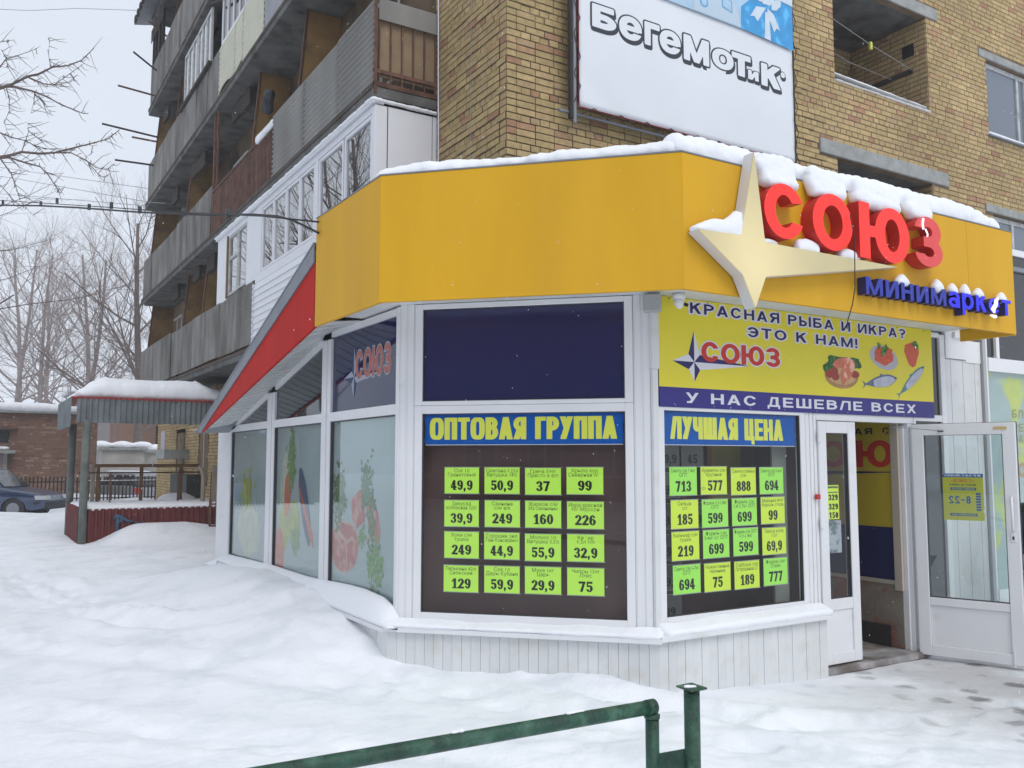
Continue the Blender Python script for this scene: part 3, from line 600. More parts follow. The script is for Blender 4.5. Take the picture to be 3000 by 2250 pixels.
mb = MB(); leafy(mb, -9.74, 1.72, .26, .62, 70, 15); leafy(mb, -9.55, .82, .3, .3, 30, 17); mb.build('leaf_print', P_G, pr)
mb = MB(); flat(mb, FL, blob(-9.86, 1.32, .11, .26, -.1, 20, .06, 5), -.0288); flat(mb, FL, blob(-10.1, .68, .16, .26, .1, 20, .06, 6), -.029); flat(mb, FL, [(-9.5, 1.45), (-9.44, 1.43), (-8.98, .95), (-8.92, .8), (-8.96, .8), (-9.1, .93)], -.0284); mb.build('pepper_print', P_O, pr)
mb = MB(); flat(mb, FL, blob(-9.25, 1.22, .13, .45, .42, 24, .04, 7), -.0286); mb.build('fish_print', P_B, pr)
pr = thing('food_window_print', (X0, 11.4, .5), 'pale cabbage picture on the farthest yard side window', 'window print')
mb = MB(); flat(mb, FL, blob(-11.45, .82, .55, .33, 0, 26, .1, 8), -.0295); mb.build('cabbage_print', P_W, pr)
mb = MB(); leafy(mb, -11.6, 1.3, .7, .5, 30, 18, r=.06); mb.build('leaf_print', P_Y, pr)
# logo on the upper side pane
def star_pts(cu, cz, L4, inner): # up, right, down, left lengths
    up_, ri, dn, le = L4; k = inner
    return [(cu, cz + up_), (cu + k, cz + k), (cu + ri, cz), (cu + k, cz - k), (cu, cz - dn), (cu - k, cz - k), (cu - le, cz), (cu - k, cz + k)]
def star_print(F, cu, cz, L4, inner, d, m_dark, m_light, parent):
    P = star_pts(cu, cz, L4, inner); a, b = MB(), MB()
    for i in range(8): flat((a if i % 2 else b), F, [(cu, cz), P[i], P[(i + 1) % 8]], d, .0006)
    a.build('star_print', m_dark, parent); b.build('star_print', m_light, parent)
P_red = mat('print_red', (.56, .035, .02), .55); P_white = mat('print_white', (.70, .70, .76), .5); P_navy = mat('print_navy', (.022, .02, .14), .5); P_fred = mat('faded_red_print', (.42, .13, .10), .6); P_fw = mat('faded_white_print', (.33, .38, .46), .6)
lg = thing('window_logo', (X0, 7.4, 2.3), 'faded red lettering with star on the dark upper yard side pane', 'window logo')
text_obj('lettering_outline', 'СОЮЗ', FL, -7.79, -6.97, 2.46, 2.73, -.0125, P_fw, lg, 'heavy', .05)
text_obj('lettering', 'СОЮЗ', FL, -7.79, -6.97, 2.46, 2.73, -.0108, P_fred, lg, 'heavy')
star_print(FL, -7.83, 2.49, (.29, .72, .2, .26), .06, -.0115, mat('print_dim_navy', (.03, .045, .12), .6), P_fw, lg)

# low wall under the sills: one plank after another
WB = .10
def planks(F, u0, u1, z0, z1, w, d, m=M_white2, name='cladding_plank', dz=None):
    n = max(1, round((u1 - u0) / w)); w = (u1 - u0) / n; base = None
    for i in range(n):
        a = u0 + i * w; dd = d + (.003 if i % 2 else 0)
        mb = MB().fbox(F, a + .0008, a + w - .0008, z0, z1, d - .03, dd); o = mb.build(name, m, shop, bevel=.0015)
k = WB * math.tan(R_(22.5))
planks(FC, -k, CW + k, -.35, .345, .078, WB); planks(FR, XA - k * .0 - k, 6.37, -.35, .36, .085, WB)
planks(FL, -8.6, -(YB - .0) + k, -.3, .335, .12, WB)
mb = MB(); mb.fbox(FR, 6.36, 6.385, -.35, .36, -.02, WB); mb.build('cladding_end', M_white2, shop)
SD = .155; ks = SD * math.tan(R_(22.5)); mb = MB()
def sill(mb, F, u0, u1, k0, k1, z):
    mb.hexa([F.p(u0 - k0, z - .035, SD), F.p(u1 + k1, z - .035, SD), F.p(u1, z - .01, 0), F.p(u0, z - .01, 0), F.p(u0 - k0, z, SD), F.p(u1 + k1, z, SD), F.p(u1, z + .035, 0), F.p(u0, z + .035, 0)])
for F, a, b, k0, k1, z in ((FC, 0, CW, ks, ks, .365), (FR, XA, 6.40, ks, 0, .378), (FL, -12.25, -YB, 0, ks, .352)):
    mb = MB(); sill(mb, F, a, b, k0, k1, z); mb.build('sill', M_white, shop)

# entrance: frame, narrow leaf, vestibule
mb = MB(); mb.fbox(FR, 6.402, 6.44, -.12, 2.128, -.06, .005); mb.fbox(FR, 6.442, 7.86, 2.062, 2.128, -.06, .005); mb.fbox(FR, 7.765, 7.86, -.16, 2.06, -.10, .005); mb.fbox(FR, 7.74, 7.763, -.14, 2.04, -.10, -.03); mb.build('door_frame', M_white, shop, bevel=.004)
leaf = MB(); frame(leaf, FR, 6.445, 6.955, -.09, 2.055, .105, -.045, .022, wb=.10); leaf.fbox(FR, 6.55, 6.85, .375, .475, -.045, .018); o = leaf.build('fixed_door_leaf', M_white, shop, bevel=.004)
MB().fbox(FR, 6.55, 6.85, .01, .375, -.03, .006).build('door_panel', M_white, o, bevel=.003)
g_ = MB(); bead(g_, FR, 6.549, 6.851, .474, 1.951, .008, .012); g_.build('gasket', M_gasket, o)
MB().fbox(FR, 6.555, 6.845, .48, 1.945, -.008, .0).build('pane', M_glass_t, o)
for z in (.30, 1.1, 1.86): MB().fbox(FR, 6.425, 6.462, z, z + .1, .022, .042).build('hinge', M_white, o, bevel=.004)
o = MB().fbox(FR, 6.375, 6.425, 1.36, 1.405, .018, .045).build('red_switch', mat('red_plastic', (.5, .03, .03), .4), shop, bevel=.004)
# poster wall inside the vestibule (x = const, seen through the open door)
XV = 7.73; FV = Fr((XV, 0), (0, -1), (-1, 0))
ves = thing('vestibule_wall', (XV, 6.4, -.1), 'yellow and navy painted wall inside the open doorway above peeling plaster', 'wall')
P_pyel = mat('poster_yellow', (.56, .43, .03), .5); P_pnavy = mat('poster_navy', (.018, .022, .10), .45)
MB().fbox(FV, -7.48, -5.36, -.1, 2.55, -.1, 0).build('plaster', mat('peeling_plaster', (.33, .125, .075), .85, col2=(.27, .235, .19), c2pos=(.46, .56), c2scale=3.2, var=.2, bump=.5), ves)
MB().fbox(FV, -7.48, -5.42, 1.05, 2.5, .001, .006).build('poster', P_pyel, ves)
MB().fbox(FV, -7.48, -5.42, .54, 1.05, .001, .006).build('poster', P_pnavy, ves)
MB().fbox(FV, -7.48, -5.42, .50, .538, .001, .01).build('trim_strip', mat('cream_paint', (.55, .5, .4), .6), ves)
MB().fbox(FV, -7.48, -5.50, -.1, .10, .001, .015).build('skirting', M_dark, ves)
MB().fbox(FV, -5.42, -5.34, .45, 2.5, .0, .03).build('jamb', mat('cream_jamb', (.50, .44, .36), .6), ves)
mb = MB(); flat(mb, FV, [(-7.4, 1.52), (-5.42, 1.585), (-5.42, 1.592), (-7.4, 1.60)], .0075); mb.build('star_print', P_pnavy, ves)
for ch_, a_, b_2 in (('С', -6.74, -6.38), ('О', -6.30, -5.92), ('Ю', -5.835, -5.40)): text_obj('poster_letter', ch_, FV, a_, b_2, 1.635, 1.905, .0085, P_red, ves, 'heavy')
text_obj('poster_lettering', 'ВАЯ', FV, -5.96, -5.63, 1.965, 2.03, .008, M_ink, ves, 'bold'); text_obj('poster_lettering', 'С', FV, -5.515, -5.44, 1.965, 2.03, .008, M_ink, ves, 'bold')

# open door leaf
hx, hy = 7.785, 5.235; ex, ey = 8.09, 4.405; FD = Fr((hx, hy), (ex - hx, ey - hy), (-(hy - ey), -(ex - hx))); DL = math.hypot(ex - hx, ey - hy)
door = thing('open_door', (hx, hy, -.13), 'white glazed shop door standing wide open with opening hours sheet', 'door')
mb = MB(); frame(mb, FD, .0, DL, -.125, 2.05, .108, -.035, .03, wb=.10); mb.fbox(FD, .108, DL - .108, .34, .415, -.03, .026); mb.build('door_frame', M_white, door, bevel=.005)
g_ = MB(); bead(g_, FD, .106, DL - .106, .414, 1.948, .008, .02); g_.build('gasket', M_gasket, door)
g_ = MB(); frame(g_, FD, -.006, DL + .008, -.13, 2.056, .006, -.034, -.02); g_.build('door_seal', M_gasket, door)
MB().fbox(FD, .112, DL - .112, .42, 1.94, -.006, .0).build('pane', M_glass_door, door)
MB().fbox(FD, .108, DL - .108, -.025, .34, -.02, .01).build('door_panel', M_white, door, bevel=.004)
mb = MB(); mb.tube([FD.p(DL - .052, 1.37, .03), FD.p(DL - .05, 1.36, .07), FD.p(DL - .047, 1.22, .078), FD.p(DL - .05, 1.08, .07), FD.p(DL - .052, 1.07, .03)], .011, 8); h_ = mb.build('handle', M_white, door, True)
mb = MB(); mb.fbox(FD, DL - .075, DL - .03, .97, 1.05, .03, .038); kp = mb.build('lock_plate', M_white, door, bevel=.004); MB().fbox(FD, DL - .06, DL - .045, .99, 1.02, .038, .041).build('keyhole', M_black, kp)
MB().fbox(FD, DL - .175, DL - .065, 1.985, 2.012, .03, .036).build('yellow_plate', mat('yellowed_plastic', (.55, .42, .18), .5), door)
MB().fbox(FD, .24, .29, 1.975, 1.985, .03, .05).build('bracket', M_black, door); mb = MB(); mb.tube([FD.p(.25, 1.985, .045), (7.45, 5.21, 2.02)], .004, 5); mb.build('door_closer_rod', M_grey_metal, door)
mb = MB(); mb.tube([FD.p(DL - .09, .02, .03), FD.p(DL - .088, -.06, .04), FD.p(DL - .085, -.14, .04)], .006, 6); mb.build('stay_cord', M_white, door)
hs = thing('opening_hours_sheet', FD.p(.4, 1.2, 0), 'yellow and blue opening hours sheet seen from behind on the open door', 'notice')
ua, ub = .255, .60
P_sy = mat('sheet_yellow', (.66, .60, .05), .5); P_sb = mat('sheet_blue', (.02, .12, .36), .5); P_sr = mat('sheet_orange', (.62, .14, .03), .5)
MB().fbox(FD, ua, ub, 1.145, 1.575, -.008, -.006).build('paper', P_sy, hs)
MB().fbox(FD, ua, ub, 1.545, 1.58, -.0055, -.0045).build('blue_band', P_sb, hs)
text_obj('print', 'ВУЗАСЯНИН', FD, ua + .02, ub - .02, 1.553, 1.572, -.004, P_white, hs, 'narrow', mirror=True)
text_obj('print', '«СОЮЗ»', FD, ua + .075, ub - .07, 1.498, 1.53, -.005, P_sr, hs, 'bold', mirror=True)
text_obj('print', 'МАГАЗИН', FD, ua + .06, ub - .06, 1.468, 1.484, -.005, M_inkg, hs, 'narrow', mirror=True)
MB().fbox(FD, ua + .065, ub - .06, 1.425, 1.45, -.0055, -.0045).build('blue_band', P_sb, hs); text_obj('print', 'РЕЖИМ РАБОТЫ', FD, ua + .08, ub - .075, 1.431, 1.444, -.004, P_sy, hs, 'narrow', mirror=True)
text_obj('print', '8-22', FD, ua + .05, ub - .11, 1.30, 1.372, -.005, P_sb, hs, 'bold', mirror=True)
for i in range(7): MB().fbox(FD, ub - .065, ub - .025, 1.237 + i * .0245, 1.254 + i * .0245, -.0055, -.0045).build('blue_mark', P_sb, hs)
MB().fbox(FD, ua + .055, ub - .06, 1.185, 1.21, -.0055, -.0045).build('blue_band', P_sb, hs); text_obj('print', 'ВЫХОДНЫХ НЕТ', FD, ua + .07, ub - .075, 1.191, 1.204, -.004, P_sy, hs, 'narrow', mirror=True)

# wall right of the entrance
mb = MB(); mb.fbox(FR, 7.862, 7.90, -.2, 2.128, -.05, .01); mb.fbox(FR, 8.34, 8.42, -.2, 2.98, -.05, .012); mb.fbox(FR, 7.90, 8.338, 2.09, 2.155, -.05, .01); mb.fbox(FR, 7.90, 8.338, -.2, .35, -.05, .008); mb.fbox(FR, 8.2, 8.338, 2.945, 2.995, -.05, .01); mb.build('window_frame', M_white, shop, bevel=.003)
pane(FR, 7.90, 8.338, .35, 2.09, M_glass_d); pane(FR, 8.0, 8.338, 2.156, 2.944, M_glass_d)
I = MB(); I.box(7.9, 9.2, 5.5, 5.56, -.2, 3.0); I.build('inner_wall', M_dark, shop)
planks(FR, 8.422, 9.06, -.35, 2.74, .105, .0)
for a, b, z0, z1, d in ((8.43, 8.78, 2.745, 3.03, .02), (8.785, 9.06, 2.72, 2.95, .012), (8.55, 8.80, 2.96, 3.02, .05)): MB().fbox(FR, a, b, z0, z1, -.02, d).build('patch_panel', M_white, shop, bevel=.002)
mb = MB(); mb.fbox(FR, 9.065, 9.12, -.3, 4.0, -.05, .035); mb.build('post', mat('grey_post', (.40, .41, .43), .5), shop); wall_post(FR, 9.125, 9.21, -.3, 4.05, False)
mb = MB(); mb.fbox(FR, 9.21, 12.4, 2.655, 2.80, -.05, .01); mb.fbox(FR, 9.21, 12.4, .25, .35, -.05, .01); mb.fbox(FR, 9.21, 12.4, 3.98, 4.05, -.05, .01); mb.fbox(FR, 10.6, 10.68, .35, 4.0, -.05, .015); mb.fbox(FR, 9.36, 9.42, 2.8, 4.0, -.05, .015); mb.fbox(FR, 9.0, 12.4, -.3, .25, -.05, .0); mb.build('window_frame', M_white, shop)
pane(FR, 9.21, 12.4, 2.80, 3.98, M_glass_d); pane(FR, 9.21, 12.4, .35, 2.655, M_glass_l)
MB().fbox(FR, 9.21, 12.4, .3, 2.7, -.06, -.05).build('window_film', mat('yellow_green_film', (.42, .50, .48), .5, col2=(.62, .66, .10), c2pos=(.53, .6), c2scale=2.2, var=.1), shop)
for i, (tx, z) in enumerate((('БЛЕ', 2.17), ('РЕЕ', 2.02), ('НАШ', 1.9))): text_obj('window_lettering', tx, FR, 9.72, 10.05, z, z + .09, -.046, mat('print_olive', (.32, .33, .05), .6), shop, 'bold')
text_obj('window_lettering', 'КО', FR, 9.62, 9.95, 1.52, 1.68, -.046, mat('print_orange2', (.6, .3, .05), .6), shop, 'bold')

# soffit, fascia, roofs
OL = (2.60, 7.64); C1 = (2.615, 6.197); C2 = (4.240, 4.572); C3 = (7.74, 4.572); C4 = (8.50, 4.572); ZF0, ZF1 = 2.91, 3.905
mb = MB().prism([(C1[0] + .03, C1[1] + .02, ZT), (C2[0] + .02, C2[1] + .03, ZT), (8.44, 4.60, ZT), (8.44, Y0 + .1, ZT), (XA, Y0 + .1, ZT), (X0 + .1, YB, ZT), (X0 + .1, 7.6, ZT), (2.63, 7.6, ZT)], (0, 0, .012)); mb.build('soffit', M_white2, shop)
def fpanel(a, b, t=.035, z0=ZF0, z1=ZF1, m=M_yellow):
    a, b = Vector((*a, 0)), Vector((*b, 0)); d = (b - a).normalized(); n = Vector((-d.y, d.x, 0)) * t
    g2 = d * .0015; a = a + g2; b = b - g2
    return MB().hexa([(a.x, a.y, z0), (b.x, b.y, z0), (b.x + n.x, b.y + n.y, z0), (a.x + n.x, a.y + n.y, z0), (a.x, a.y, z1), (b.x, b.y, z1), (b.x + n.x, b.y + n.y, z1), (a.x + n.x, a.y + n.y, z1)]).build('fascia_panel', m, shop, bevel=.002)
fpanel(OL, C1); fpanel(C1, C2); fpanel(C2, C3); fpanel(C3, C4); fpanel((8.50, 4.575), (8.50, 5.12), z0=2.90)
mb = MB()
for a, b in ((OL, C1), (C1, C2), (C2, C4)):
    a, b = Vector((*a, 0)), Vector((*b, 0)); d = (b - a).normalized(); n = Vector((-d.y, d.x, 0)); o_ = n * -.004; q = n * .07
    mb.hexa([tuple(p + Vector((0, 0, z))) for z in (ZF1 + .001, ZF1 + .012) for p in (a + o_, b + o_, b + q, a + q)])
mb.build('coping', M_grey_metal, shop)
mb = MB().prism([(2.66, 6.25, 3.80), (4.26, 4.64, 3.80), (8.44, 4.64, 3.80), (8.44, 5.25, 3.80), (12.4, 5.25, 3.80), (12.4, 8.24, 3.80), (4.96, 8.24, 3.80), (4.1, 8.24, 3.80), (2.66, 7.6, 3.80)], (0, 0, .05)); mb.build('roof', M_grey_metal, shop)
# sloping side roof with its red fascia and slatted soffit
zr = lambda y: 3.676 + (y - 7.64) * (2.10 - 3.676) / (12.30 - 7.64)   # roof line
zb = lambda y: 2.92 + (y - 7.6) * (2.065 - 2.92) / (12.10 - 7.6)
mb = MB().prism([(2.60, 7.66, zr(7.66) - .165), (2.60, 12.12, 2.07), (2.60, 7.66, zb(7.66))], (.03, 0, 0)); mb.build('red_fascia', M_red, shop)
mb = MB().prism([(2.585, 7.66, zr(7.66) - .165), (2.585, 12.12, 2.065), (2.585, 12.30, zr(12.3)), (2.585, 7.66, zr(7.66))], (.014, 0, 0)); mb.build('roof_edge', M_grey_metal, shop)
mb = MB().prism([(2.58, 7.66, zr(7.66)), (2.58, 12.4, zr(12.4)), (4.98, 12.4, zr(12.4) + .12), (4.98, 7.66, zr(7.66) + .12)], (0, 0, .02)); mb.build('side_roof', M_grey_metal, shop)
n = 60
for i in range(n):
    y0, y1 = 7.62 + i * (12.9 - 7.62) / n, 7.62 + (i + 1) * (12.9 - 7.62) / n - .006
    za = lambda y: max(zb(y), 2.09) + .03; zc_ = lambda y: min(top(y) + .015, 2.99) if y < 12.2 else 2.17
    w_ = .010 * (i % 2)
    MB().hexa([(2.632, y0, za(y0) + w_), (X0 - .005, y0, zc_(y0) + w_), (X0 - .005, y1, zc_(y1) + w_), (2.632, y1, za(y1) + w_), (2.632, y0, za(y0) + .012), (X0 - .005, y0, zc_(y0) + .012), (X0 - .005, y1, zc_(y1) + .012), (2.632, y1, za(y1) + .012)]).build('soffit_slat', M_white2, shop)
mb = MB(); mb.box(3.05, 3.12, 12.9, 13.08, -.1, 2.16); mb.box(3.05, 5.0, 13.03, 13.08, -.2, 2.2); mb.build('end_wall', M_white, shop)

# boxes and camera under the fascia
def at_c(u, d): p = FC.p(u, 0, d); return p[0], p[1]
o = MB().fbox(FC, CW - .05, CW + .09, 2.86, 2.995, .03, .12).build('junction_box', mat('grey_plastic', (.36, .37, .38), .5), None, bevel=.008); tag(o, 'grey plastic junction box under the yellow fascia corner', 'junction box')
sc_ = thing('security_camera', (4.72, 5.15, 3.0), 'small white dome security camera beside the grey box', 'camera')
bm = MB(); bm.tube([(4.70, 5.13, 3.01), (4.70, 5.13, 2.965)], .05, 14); bm.build('mount', M_white, sc_, True)
bm = MB(); bm.tube([(4.70, 5.13, 2.965), (4.70, 5.125, 2.93), (4.70, 5.12, 2.905), (4.70, 5.12, 2.89)], [.045, .042, .028, .008], 14); bm.build('dome', M_white, sc_, True)
bm = MB(); bm.tube([(4.725, 5.10, 2.93), (4.735, 5.07, 2.915)], .014, 10); bm.build('lens', M_black, sc_, True)

# ================================================================== SIGNS ON THE SHOP
FY = Fr((0, 4.572), (1, 0), (0, -1))   # plane of the right fascia
M_lr = mat('lit_red_letter', (.80, .028, .02), .35, emit=.34, ecol=(.95, .03, .02)); M_lrs = mat('red_letter_side', (.50, .02, .018), .4)
M_lrd = mat('dull_red_letter', (.66, .035, .03), .2, emit=.12, ecol=(.9, .03, .02), coat=.5)
M_bl = mat('blue_letter', (.02, .035, .36), .35, spec=.4); M_bls = mat('blue_letter_side', (.012, .015, .10), .4); M_blb = mat('bright_blue_letter', (.01, .01, .75), .3, emit=.25, ecol=(.02, .02, .9))
M_glare = mat('glowing_white_glare', (.9, .92, 1), .4, emit=1.0, ecol=(.9, .93, 1))  # white glare on the letters, given a glow of its own
def box_letter(nm, ch, F, u0, u1, z0, z1, d0, d1, mf, ms, parent, sty):
    W, vs, fs = glyph_mesh(ch, sty, STY[sty], 0, 1.0); mid, half = (d0 + d1) / 2, (d1 - d0) / 2
    mb = MB().poly([F.p(u0 + a / W * (u1 - u0), z0 + b * (z1 - z0), mid + c * half) for a, b, c in vs], fs)
    o = mb.build(nm, mf, parent); me = o.data; me.materials.append(ms)
    for p in me.polygons:
        if abs(p.normal.dot(F.n)) < .5: p.material_index = 1
    return o
rl = thing('red_letter_sign', (6, 4.5, 3.3), 'big red raised shop name letters on the right yellow fascia', 'letter sign')
for i, (ch, u0, u1, z0, z1) in enumerate((('С', 4.935, 5.375, 3.365, 3.79), ('О', 5.47, 5.945, 3.345, 3.80), ('Ю', 6.03, 6.685, 3.335, 3.80), ('З', 6.76, 7.155, 3.36, 3.80))):
    o = box_letter('letter', ch, FY, u0, u1, z0, z1, .012, .125, M_lr if i < 3 else M_lrd, M_lrs, rl, 'heavy')
    if i == 3: o['label'] = 'dull last red letter with white rim glare built as glowing tubes'
mb = MB(); mb.tube([FY.p(6.885, 3.775, .13), FY.p(6.865, 3.72, .135), FY.p(6.88, 3.68, .13)], .009, 6); mb.tube([FY.p(6.955, 3.70, .10), FY.p(6.985, 3.66, .10), FY.p(6.975, 3.615, .10)], .007, 6); mb.build('glare_tube', M_glare, rl)  # white glare on the letter's rim, built as glowing tubes
bl = thing('blue_letter_sign', (7.2, 4.5, 3.1), 'small blue raised letters spelling the shop type below the red ones', 'letter sign')
word = 'минимаркет'; lay, tot = layout(word, 'mini'); sx = (8.262 - 6.135) / tot
for i, (ch, x, W) in enumerate(lay):
    mf, ms = (M_bl, M_bls) if i < 5 else (M_blb, M_bls)
    o = box_letter('letter', ch, FY, 6.135 + x * sx, 6.135 + (x + W) * sx, 3.052, 3.196, .012, .09, mf, ms, bl, 'mini')
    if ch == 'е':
        o['label'] = 'blue letter with its white glare built as glowing tubes'; ue = 6.135 + (x + W * .5) * sx; mb = MB()
        mb.tube([FY.p(ue + .05, 3.20, .10), FY.p(ue + .01, 3.175, .105), FY.p(ue - .01, 3.13, .11), FY.p(ue - .05, 3.085, .105), FY.p(ue - .02, 3.06, .1)], [.006, .016, .018, .02, .008], 8); mb.tube([FY.p(ue - .07, 3.03, .09), FY.p(ue - .01, 3.02, .1), FY.p(ue + .03, 3.025, .09)], [.006, .015, .006], 8); mb.build('glare_tube', M_glare, bl, True)  # irregular glare over this letter, shaped as glowing tubes
st = thing('star_sign', (4.85, 4.5, 3.3), 'cream four pointed raised star with a long right point on the fascia', 'star sign')
M_star = mat('cream_star_face', (.60, .52, .29), .35, emit=.12, ecol=(.9, .72, .36), var=.05, vscale=2)
def star_glow(m):   # lamps inside the box sit round its centre
    nt = m.node_tree; N = nt.nodes; K = nt.links.new; g = N.new('ShaderNodeNewGeometry'); v = N.new('ShaderNodeVectorMath'); v.operation = 'DISTANCE'; v.inputs[1].default_value = (4.85, 4.46, 3.17); K(g.outputs['Position'], v.inputs[0])
    mr = N.new('ShaderNodeMapRange'); mr.interpolation_type = 'SMOOTHSTEP'; mr.inputs[1].default_value = .0; mr.inputs[2].default_value = .75; mr.inputs[3].default_value = .30; mr.inputs[4].default_value = .03; K(v.outputs['Value'], mr.inputs[0]); K(mr.outputs[0], N['Principled BSDF'].inputs['Emission Strength'])
star_glow(M_star); M_stars = mat('white_star_side', (.66, .66, .66), .4)
SP = [(4.852, 3.985), (4.945, 3.315), (6.53, 3.312), (4.945, 3.055), (4.828, 2.812), (4.705, 3.045), (4.275, 3.318), (4.70, 3.335)]
b_ = MB().prism([FY.p(u, z, .108) for u, z in SP], FY.n * -.096).build('star_box', M_stars, st)
MB().prism([FY.p(u, z, .116) for u, z in SP], FY.n * -.0075).build('star_face', M_star, st)
mb = MB(); mb.tube([FY.p(5.90, 3.66, .14), FY.p(5.905, 3.45, .17), FY.p(5.90, 3.2, .165), FY.p(5.90, 3.06, .16), FY.p(5.865, 2.93, .16), FY.p(5.815, 2.80, .15), FY.p(5.80, 2.73, .15)], .0045, 6)
tag(mb.build('hanging_wire', M_black), 'thin black wire hanging from the red letters over the yellow banner', 'wire')
mb = MB()
for u in (7.735, 7.745): pass

# long yellow banner
FB = Fr((0, Y0 - .02), (1, 0), (0, -1)); bn = thing('yellow_banner', (6.4, Y0, 2.1), 'yellow and navy advertising banner with fish pictures above the entrance', 'banner')
M_by = mat('banner_yellow', (.76, .66, .035), .45, var=.05, vscale=1.3, bump=.15, bscale=3); 
MB().fbox(FB, 4.592, 8.19, 2.285, 3.012, -.004, .0).build('yellow_sheet', M_by, bn); MB().fbox(FB, 4.592, 8.19, 2.125, 2.2845, -.004, .0).build('navy_sheet', mat('banner_navy', (.028, .018, .20), .4), bn)
def outlined(tx, u0, u1, z0, z1, m, sty, iso, pr_, d=0.001):
    text_obj('lettering_outline', tx, FB, u0, u1, z0, z1, d, P_white, pr_, sty, iso); text_obj('lettering', tx, FB, u0, u1, z0, z1, d + .0015, m, pr_, sty)
P_nv = mat('print_deep_navy', (.018, .012, .11), .5)
outlined('КРАСНАЯ РЫБА И ИКРА?', 4.93, 7.765, 2.897, 2.986, P_nv, 'bold', .14, bn)
outlined('ЭТО К НАМ!', 5.575, 7.04, 2.75, 2.838, P_nv, 'bold', .14, bn)
outlined('СОЮЗ', 5.045, 5.975, 2.508, 2.675, P_red, 'heavy', .07, bn)
text_obj('lettering', 'У НАС ДЕШЕВЛЕ ВСЕХ', FB, 4.868, 7.89, 2.163, 2.248, .001, P_white, bn, 'bold')
star_print(FB, 4.967, 2.498, (.255, .635, .16, .235), .062, .0015, P_nv, P_white, bn)
def bflat(nm, shapes, m, d):
    for k, s_ in enumerate(shapes): mb = MB(); flat(mb, FB, s_, d + k * .0002, .0001); o = mb.build(nm, m, bn)
    return o
def bl_(cu, cz, a, b, r=0, n=20, w=0, s=0): return blob(cu, cz, a, b, r, n, w, s)
bflat('board_print', [bl_(6.79, 2.475, .235, .115, 0, 24)], mat('print_wood', (.42, .23, .09), .5, var=.2, vscale=12), .001); bflat('board_print', [bl_(6.80, 2.49, .21, .095, 0, 24)], mat('print_wood2', (.56, .35, .17), .5, var=.2, vscale=12), .0015)
bflat('herb_print', [bl_(6.60, 2.545, .07, .05, 0, 9, .4, 1), bl_(6.74, 2.63, .12, .035, 0, 11, .4, 2), bl_(6.98, 2.62, .08, .04, 0, 9, .4, 3), bl_(6.66, 2.60, .09, .05, .3, 9, .4, 4), bl_(7.02, 2.585, .05, .035, .3, 9, .4, 5)], P_G2, .002)
bflat('tomato_print', [bl_(6.62, 2.49, .055, .04), bl_(6.70, 2.47, .055, .04), bl_(6.69, 2.52, .05, .035), bl_(6.98, 2.50, .06, .035)], mat('print_tomato', (.34, .05, .03), .5), .003)
bflat('salmon_print', [bl_(6.80, 2.60, .13, .05, .2, 14, .12, 6), bl_(6.88, 2.535, .13, .075, .9, 14, .1, 7), [(6.78, 2.50), (6.90, 2.5), (6.81, 2.39), (6.79, 2.41)]], mat('print_salmon', (.66, .19, .11), .5, var=.2, vscale=14, col2=(.80, .42, .32), c2pos=(.5, .58), c2scale=14), .004)
bflat('plate_print', [bl_(7.42, 2.685, .215, .115, -.15, 26)], mat('print_plate', (.44, .45, .50), .5), .001)
bflat('salmon_print', [[(7.28, 2.74), (7.28, 2.65), (7.43, 2.605), (7.56, 2.66), (7.56, 2.73), (7.45, 2.77)], bl_(7.42, 2.745, .135, .05, .05, 16, .08, 8)], mat('print_caviar', (.62, .10, .05), .5, var=.3, vscale=40), .0025)
bflat('herb_print', [bl_(7.35, 2.80, .03, .03, 0, 8, .5, 9), bl_(7.45, 2.775, .03, .04, 0, 8, .5, 10), bl_(7.40, 2.73, .03, .045, 0, 8, .5, 11), bl_(7.90, 2.85, .05, .03, 0, 9, .5, 12), bl_(7.93, 2.82, .04, .03, 0, 9, .5, 13)], P_G, .005)
bflat('cup_print', [[(7.75, 2.83), (7.74, 2.76), (7.81, 2.635), (7.86, 2.615), (7.91, 2.635), (7.975, 2.77), (7.965, 2.84), (7.87, 2.865)]], mat('print_caviar', (.62, .10, .05)), .002)
def fish(cu, cz, L_, H_, rot, m, seed):
    pts = []
    for t in np.linspace(-1, 1, 14): pts.append((t * L_, H_ * (1 - abs((t - .25) / (.78 if t > .25 else 1.25)) ** 2.2)))
    up_ = [(a, max(b, H_ * .12)) for a, b in pts]; dn = [(a, -max(b, H_ * .12)) for a, b in pts[::-1]]
    body = up_ + dn; tail = [(-L_ * .95, 0), (-L_ * 1.2, H_ * .75), (-L_ * 1.1, 0), (-L_ * 1.22, -H_ * .7)]; fin = [(-.1 * L_, H_ * .8), (.0, H_ * 1.3), (.25 * L_, H_ * .85)]
    T = lambda q: [(cu + x * math.cos(rot) - y * math.sin(rot) * 1.0, cz + x * math.sin(rot) + y * math.cos(rot)) for x, y in q]
    bflat('fish_print', [T(tail), T(fin), T(body)], m, .001)
    bflat('fish_belly_print', [T([(a * .93, b * .8 - H_ * .12) for a, b in pts[3:]][::1] + [(a * .93, -abs(b) * .95) for a, b in pts[3:][::-1]])], mat('print_fish_belly', (.50, .52, .62), .5, var=.2, vscale=9), .0025)
    bflat('fish_eye_print', [T(blob(L_ * .86, H_ * .1, .012, .008))], M_black, .004)
fish(7.37, 2.455, .24, .058, .16, mat('print_fish', (.13, .155, .24), .5, var=.3, vscale=8), 1); fish(7.85, 2.49, .25, .05, .62, mat('print_fish_b', (.10, .24, .28), .5, var=.3, vscale=8), 2)
mb = MB()
